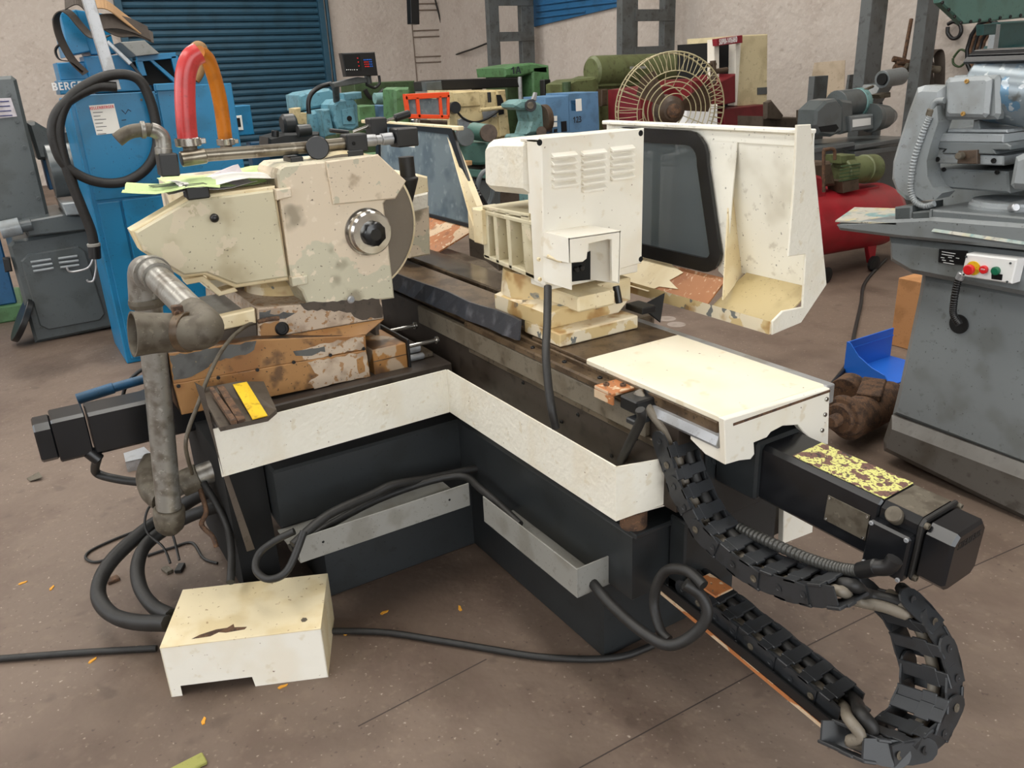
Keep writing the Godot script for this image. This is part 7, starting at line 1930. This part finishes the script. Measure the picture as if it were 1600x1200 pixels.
	PB("post", "black", t, 4.95, 5.05, 0.0, 1.45, -8.75, -8.65, 0.01)
	PB("post", "black", t, 5.9, 6.0, 0.0, 1.45, -8.75, -8.65, 0.01)
	# cream milling machine
	t = T("milling_machine", "cream milling machine with dark slot window below the dark beam", "machine", Vector3(5.0, 0, -8.2))
	var cm := zp(t, "column", "mill_cream", [Vector2(4.249, 1.409), Vector2(4.593, 1.392), Vector2(4.952, 1.381), Vector2(4.984, 0.88), Vector2(4.559, 0.879), Vector2(4.203, 0.829)], -8.0, 0.5, 0.02)
	zp(cm, "cover_panel", "mill_cream", [Vector2(4.292, 1.382), Vector2(4.616, 1.384), Vector2(4.622, 1.236), Vector2(4.327, 1.234)], -7.985, 0.03, 0.006)
	zp(cm, "side_panel", "mill_cream", [Vector2(4.827, 1.381), Vector2(4.932, 1.382), Vector2(4.972, 0.902), Vector2(4.84, 0.898)], -7.97, 0.05, 0.01)
	zp(cm, "slot_window", "hole", [Vector2(4.812, 1.336), Vector2(4.868, 1.333), Vector2(4.897, 1.266), Vector2(4.898, 1.135), Vector2(4.832, 1.126), Vector2(4.822, 1.225)], -7.962, 0.012, 0.002)
	PC("control_lever", "black", cm, Vector3(4.7, 1.367, -7.93), Vector3(4.702, 1.265, -7.93), 0.02)
	PC("hand_knob", "black", cm, Vector3(4.261, 1.232, -7.95), Vector3(4.245, 1.241, -7.85), 0.06)
	PC("shift_rail", "mill_cream", cm, Vector3(4.562, 1.196, -7.9), Vector3(4.921, 1.207, -7.9), 0.02)
	zp(cm, "dial_plate", "alu", [Vector2(4.632, 1.171), Vector2(4.809, 1.18), Vector2(4.805, 1.114), Vector2(4.644, 1.098)], -7.97, 0.02, 0.002)
	zp(cm, "gear_dial", "alu", [Vector2(4.332, 1.112), Vector2(4.41, 1.133), Vector2(4.477, 1.083), Vector2(4.431, 0.982), Vector2(4.337, 0.976)], -7.97, 0.04, 0.004)
	PT("cable", "black", cm, [Vector3(4.285, 1.2, -7.9), Vector3(4.363, 1.119, -7.9), Vector3(4.491, 1.078, -7.9), Vector3(4.634, 1.101, -7.9), Vector3(4.782, 1.169, -7.9)], 0.012)
	PB("base", "mill_cream", t, 4.55, 5.5, 0.0, 0.8, -8.4, -8.02, 0.02)
	# small teal grinder in front of it
	t = T("cutter_grinder", "sea-green cutter grinder with round motor, left of the white work head", "machine", Vector3(3.5, 0, -6.2))
	zp(t, "body", "sea_green", [Vector2(3.231, 1.148), Vector2(3.267, 1.16), Vector2(3.36, 1.143), Vector2(3.376, 1.043), Vector2(3.618, 1.034), Vector2(3.609, 0.866), Vector2(3.437, 0.866), Vector2(3.236, 0.895), Vector2(3.195, 0.978)], -6.0, 0.35, 0.02)
	PC("motor", "sea_green", t, Vector3(3.451, 1.128, -6.1), Vector3(3.466, 1.119, -5.9), 0.07, 24)
	PC("motor_cap", "fan_dark", t, Vector3(3.466, 1.119, -5.9), Vector3(3.431, 1.125, -5.82), 0.068, 24)
	PC("spindle", "dark_grey", t, Vector3(3.258, 1.099, -5.95), Vector3(3.238, 1.109, -5.85), 0.07, 20)
	zp(t, "table", "sea_green", [Vector2(3.214, 0.869), Vector2(3.533, 0.813), Vector2(3.553, 0.739), Vector2(3.233, 0.807)], -5.9, 0.3, 0.008)
	zp(t, "table_edge", "wood", [Vector2(3.179, 0.925), Vector2(3.283, 0.925), Vector2(3.281, 0.891), Vector2(3.187, 0.89)], -5.85, 0.1, 0.004)
	zp(t, "slide", "dark_grey", [Vector2(3.298, 0.778), Vector2(3.6, 0.716), Vector2(3.586, 0.473), Vector2(3.291, 0.509)], -5.95, 0.3, 0.01)
	PB("stand", "oily", t, 3.5, 3.85, 0.0, 0.85, -6.4, -6.05, 0.02)
	# black bellows and levers behind the white work head
	t = T("hand_wheel", "dark hand wheel and black bellows between the far guard and the work head", "hand wheel", Vector3(2.214, 0.985, -3.895))
	for i in 8:
		s = S()
		bx(s, -0.035, 0.035, -0.008, 0.008, -0.03, 0.03, 0.003, Transform3D(Basis(Vector3.BACK, -1.0), Vector3(2.188, 1.035, -3.934).lerp(Vector3(2.166, 0.961, -3.788), i / 7.0)))
		P("bellows_fold", s, "black", t)
	s = S()
	var wc := Vector3(2.246, 0.996, -3.881)
	var wp := []
	for i in 21: wp.append(wc + Vector3(cos(TAU * i / 20.0) * 0.05, sin(TAU * i / 20.0) * 0.1, sin(TAU * i / 20.0) * 0.02))
	tube(s, wp, 0.013, 8)
	P("wheel_rim", s, "mid_grey", t)
	PB("wheel_stand", "dark_grey", t, 2.25, 2.55, 0.0, 0.9, -3.75, -3.5, 0.01)
	# drill with the orange guard
	t = T("drill_press", "green drill press with orange framed clear chip guard", "machine", Vector3(3.2, 0, -6.5))
	zp(t, "column", "green", [Vector2(2.96, 1.474), Vector2(2.996, 1.491), Vector2(3.099, 1.487), Vector2(3.107, 1.456), Vector2(3.068, 1.167), Vector2(2.938, 1.151)], -6.5, 0.25, 0.02)
	for q in [[Vector2(2.912, 1.442), Vector2(3.304, 1.437), Vector2(3.306, 1.398), Vector2(2.914, 1.399)], [Vector2(2.925, 1.293), Vector2(3.29, 1.261), Vector2(3.287, 1.231), Vector2(2.933, 1.259)], [Vector2(2.911, 1.428), Vector2(2.933, 1.427), Vector2(2.945, 1.263), Vector2(2.923, 1.265)], [Vector2(3.004, 1.414), Vector2(3.032, 1.412), Vector2(3.035, 1.257), Vector2(3.012, 1.259)], [Vector2(3.209, 1.412), Vector2(3.232, 1.411), Vector2(3.235, 1.244), Vector2(3.212, 1.246)], [Vector2(3.285, 1.418), Vector2(3.308, 1.417), Vector2(3.294, 1.241), Vector2(3.276, 1.242)]]:
		zp(t, "guard_frame", "orange_red", q, -6.2, 0.05, 0.003)
	for q in [[Vector2(2.926, 1.418), Vector2(3.01, 1.413), Vector2(3.019, 1.273), Vector2(2.941, 1.278)], [Vector2(3.031, 1.403), Vector2(3.213, 1.393), Vector2(3.219, 1.26), Vector2(3.036, 1.272)], [Vector2(3.231, 1.402), Vector2(3.289, 1.403), Vector2(3.277, 1.252), Vector2(3.236, 1.254)]]:
		zp(t, "guard_pane", "glass_dull", q, -6.22, 0.006, 0.0)
	PC("chuck", "chrome", t, Vector3(3.031, 1.245, -6.3), Vector3(3.032, 1.196, -6.3), 0.04)
	PC("spindle", "green_dark", t, Vector3(3.056, 1.193, -6.35), Vector3(3.049, 1.047, -6.35), 0.03)
	zp(t, "work_clamp", "fan_dark", [Vector2(3.163, 1.227), Vector2(3.328, 1.216), Vector2(3.317, 1.079), Vector2(3.174, 1.09)], -6.3, 0.2, 0.01)
	PB("stand", "green", t, 2.55, 2.9, 0.0, 0.98, -6.75, -6.4, 0.02)
	# pale blue milling head with readout
	t = T("turret_mill", "pale blue turret milling machine with square gear cover before the roller shutter", "machine", Vector3(2.8, 0, -7.6))
	zp(t, "motor_cover", "mill_blue", [Vector2(2.526, 1.449), Vector2(2.595, 1.472), Vector2(2.821, 1.494), Vector2(2.866, 1.459), Vector2(2.858, 1.354), Vector2(2.525, 1.313)], -7.6, 0.4, 0.02)
	var gc := zp(t, "gear_case", "mill_blue", [Vector2(2.696, 1.362), Vector2(2.748, 1.402), Vector2(2.879, 1.405), Vector2(2.915, 1.355), Vector2(2.905, 1.166), Vector2(2.847, 1.138), Vector2(2.705, 1.159), Vector2(2.684, 1.225)], -7.2, 0.35, 0.015)
	zp(gc, "case_cover", "mill_blue", [Vector2(2.753, 1.317), Vector2(2.868, 1.331), Vector2(2.869, 1.191), Vector2(2.756, 1.194)], -7.18, 0.02, 0.003)
	PC("case_bore", "hole", gc, Vector3(2.815, 1.243, -7.18), Vector3(2.81, 1.244, -7.165), 0.022)
	zp(t, "column", "mill_blue", [Vector2(2.544, 1.304), Vector2(2.635, 1.32), Vector2(2.755, 1.324), Vector2(2.763, 1.103), Vector2(2.522, 1.099)], -7.4, 0.4, 0.02)
	zp(t, "ram_head", "mill_blue", [Vector2(2.599, 1.324), Vector2(2.67, 1.33), Vector2(2.69, 1.113), Vector2(2.605, 1.103)], -7.25, 0.2, 0.01)
	zp(t, "top_slide", "mill_blue", [Vector2(2.801, 1.451), Vector2(2.963, 1.459), Vector2(2.963, 1.401), Vector2(2.805, 1.388)], -7.2, 0.2, 0.008)
	zp(t, "oil_box", "mill_cream", [Vector2(2.431, 1.342), Vector2(2.496, 1.349), Vector2(2.49, 1.306), Vector2(2.549, 1.302), Vector2(2.546, 1.193), Vector2(2.43, 1.212)], -7.5, 0.15, 0.006)
	PT("cable", "black", t, [Vector3(2.445, 1.305, -7.15), Vector3(2.452, 1.397, -7.15), Vector3(2.49, 1.467, -7.15), Vector3(2.57, 1.515, -7.15), Vector3(2.676, 1.536, -7.15)], 0.02)
	PB("base", "mill_blue", t, 2.45, 2.95, 0.0, 0.9, -7.9, -7.25, 0.02)
	t = T("digital_readout", "black digital readout with blue and red keys on a bracket arm", "display", Vector3(2.866, 1.582, -7))
	zp(t, "arm", "col_grey", [Vector2(2.626, 1.542), Vector2(2.866, 1.582), Vector2(2.952, 1.568), Vector2(2.942, 1.533), Vector2(2.644, 1.505)], -7.0, 0.08, 0.006)
	PC("arm_post", "col_grey", t, Vector3(2.971, 1.599, -7.05), Vector3(2.974, 1.521, -7.05), 0.03)
	PC("arm_foot", "col_grey", t, Vector3(2.683, 1.53, -7.08), Vector3(2.742, 1.391, -7.25), 0.03)
	var dro := zp(t, "case", "black", [Vector2(2.72, 1.772), Vector2(3.018, 1.773), Vector2(3.027, 1.585), Vector2(2.737, 1.587)], -6.95, 0.08, 0.006)
	zp(dro, "screen", "hole", [Vector2(2.729, 1.756), Vector2(2.877, 1.757), Vector2(2.88, 1.632), Vector2(2.742, 1.632)], -6.945, 0.01, 0.0)
	for k in 5:
		for r in 4:
			s = S()
			var o := Vector3(2.91, 1.713, -6.944) + Vector3(0.0155 * k + 0.002 * r, -0.0175 * r, 0)
			bx(s, o.x - 0.0045, o.x + 0.0045, o.y - 0.0045, o.y + 0.0045, -6.948, -6.942, 0.001)
			P("key", s, "lamp_red" if k < 3 and r > 0 else "bin_blue", dro)
	for p in [Vector3(2.853, 1.728, -6.942), Vector3(2.856, 1.698, -6.942), Vector3(2.858, 1.667, -6.942)]:
		s = S()
		bx(s, p.x - 0.005, p.x + 0.005, p.y - 0.005, p.y + 0.005, -6.948, -6.941, 0.001)
		P("key", s, "lamp_red", dro)
	for p in [Vector3(2.746, 1.641, -6.942), Vector3(2.763, 1.641, -6.942), Vector3(2.78, 1.64, -6.942), Vector3(2.797, 1.639, -6.942), Vector3(2.814, 1.639, -6.942), Vector3(2.837, 1.638, -6.942)]:
		s = S()
		bx(s, p.x - 0.004, p.x + 0.004, p.y - 0.003, p.y + 0.003, -6.948, -6.941, 0.001)
		P("key", s, "white_plain", dro)
	PT("cable", "black", t, [Vector3(3.055, 1.585, -7), Vector3(3.054, 1.522, -7), Vector3(3.002, 1.488, -7), Vector3(2.929, 1.518, -7)], 0.012)
	# dark green panel and coloured boxes behind
	t = T("green_cabinet", "dark green sheet cabinet against the plaster wall behind the drill press", "cabinet", Vector3(4.3, 0, -11.5))
	zp(t, "cabinet_body", "green_dark", [Vector2(4.43, 1.495), Vector2(5.33, 1.488), Vector2(5.331, -0.036), Vector2(4.412, -0.023)], -11.0, 0.5, 0.01)
	PT("hanging_cable", "black", t, [Vector3(4.556, 1.408, -10.95), Vector3(4.618, 1.307, -10.95), Vector3(4.712, 1.31, -10.95), Vector3(4.834, 1.394, -10.95)], 0.03)
	t = T("tool_cabinet", "light green box with blue neighbour behind the turret mill", "cabinet", Vector3(3.4, 0, -9.2))
	zp(t, "green_box", "green", [Vector2(3.649, 1.273), Vector2(3.848, 1.275), Vector2(3.845, 1.112), Vector2(3.645, 1.111)], -9.0, 0.4, 0.01)
	zp(t, "blue_box", "pale_blue", [Vector2(3.921, 1.263), Vector2(4.079, 1.261), Vector2(4.069, 1.01), Vector2(3.909, 1.007)], -9.1, 0.4, 0.01)
	PC("teal_rod", "teal", t, Vector3(3.848, 1.343, -9), Vector3(4.105, 1.343, -9), 0.06)
	PB("stand", "green_dark", t, 3.4, 4.2, 0.0, 1.0, -9.5, -9.12, 0.01)
	t = T("bench_motor", "dark blue-grey motors and fittings on a bench before the roller shutter", "motor", Vector3(2.0, 0, -7.4))
	s = S()
	cyl(s, Vector3(2.211, 1.231, -7.2), Vector3(2.334, 1.233, -7.2), 0.085, 20, 0.02)
	P("motor", s, "base_grey", t)
	zp(t, "gear_body", "base_grey", [Vector2(2.058, 1.142), Vector2(2.198, 1.168), Vector2(2.504, 1.155), Vector2(2.498, 1.018), Vector2(2.042, 1.035)], -7.1, 0.3, 0.02)
	PC("coupling", "base_grey", t, Vector3(2.277, 1.181, -7), Vector3(2.388, 1.183, -7), 0.05)
	PC("fitting", "black", t, Vector3(2.082, 1.15, -7), Vector3(2.09, 1.2, -7), 0.03)
	PB("bench", "base_grey", t, 1.75, 2.4, 0.0, 0.86, -7.5, -7.05, 0.01)
	# dark machines right of the guard
	t = T("dark_slide", "dark machine slide lying near the plaster wall left of the gear head", "machine", Vector3(5.6, 0, -5.4))
	zp(t, "slide", "oily", [Vector2(5.885, 1.223), Vector2(5.948, 1.241), Vector2(6.118, 1.103), Vector2(6.098, 1.06), Vector2(5.899, 1.084)], -5.2, 0.05, 0.01)
	zp(t, "rail", "oily", [Vector2(5.897, 1.106), Vector2(6.553, 1.053), Vector2(6.578, 0.876), Vector2(5.912, 0.954)], -5.25, 0.3, 0.01)
	zp(t, "block", "oily", [Vector2(6.204, 1.142), Vector2(6.415, 1.151), Vector2(6.43, 1.041), Vector2(6.216, 1.044)], -5.1, 0.05, 0.01)
	PB("bed", "oily", t, 5.75, 6.3, 0.0, 0.9, -5.6, -5.3, 0.01)
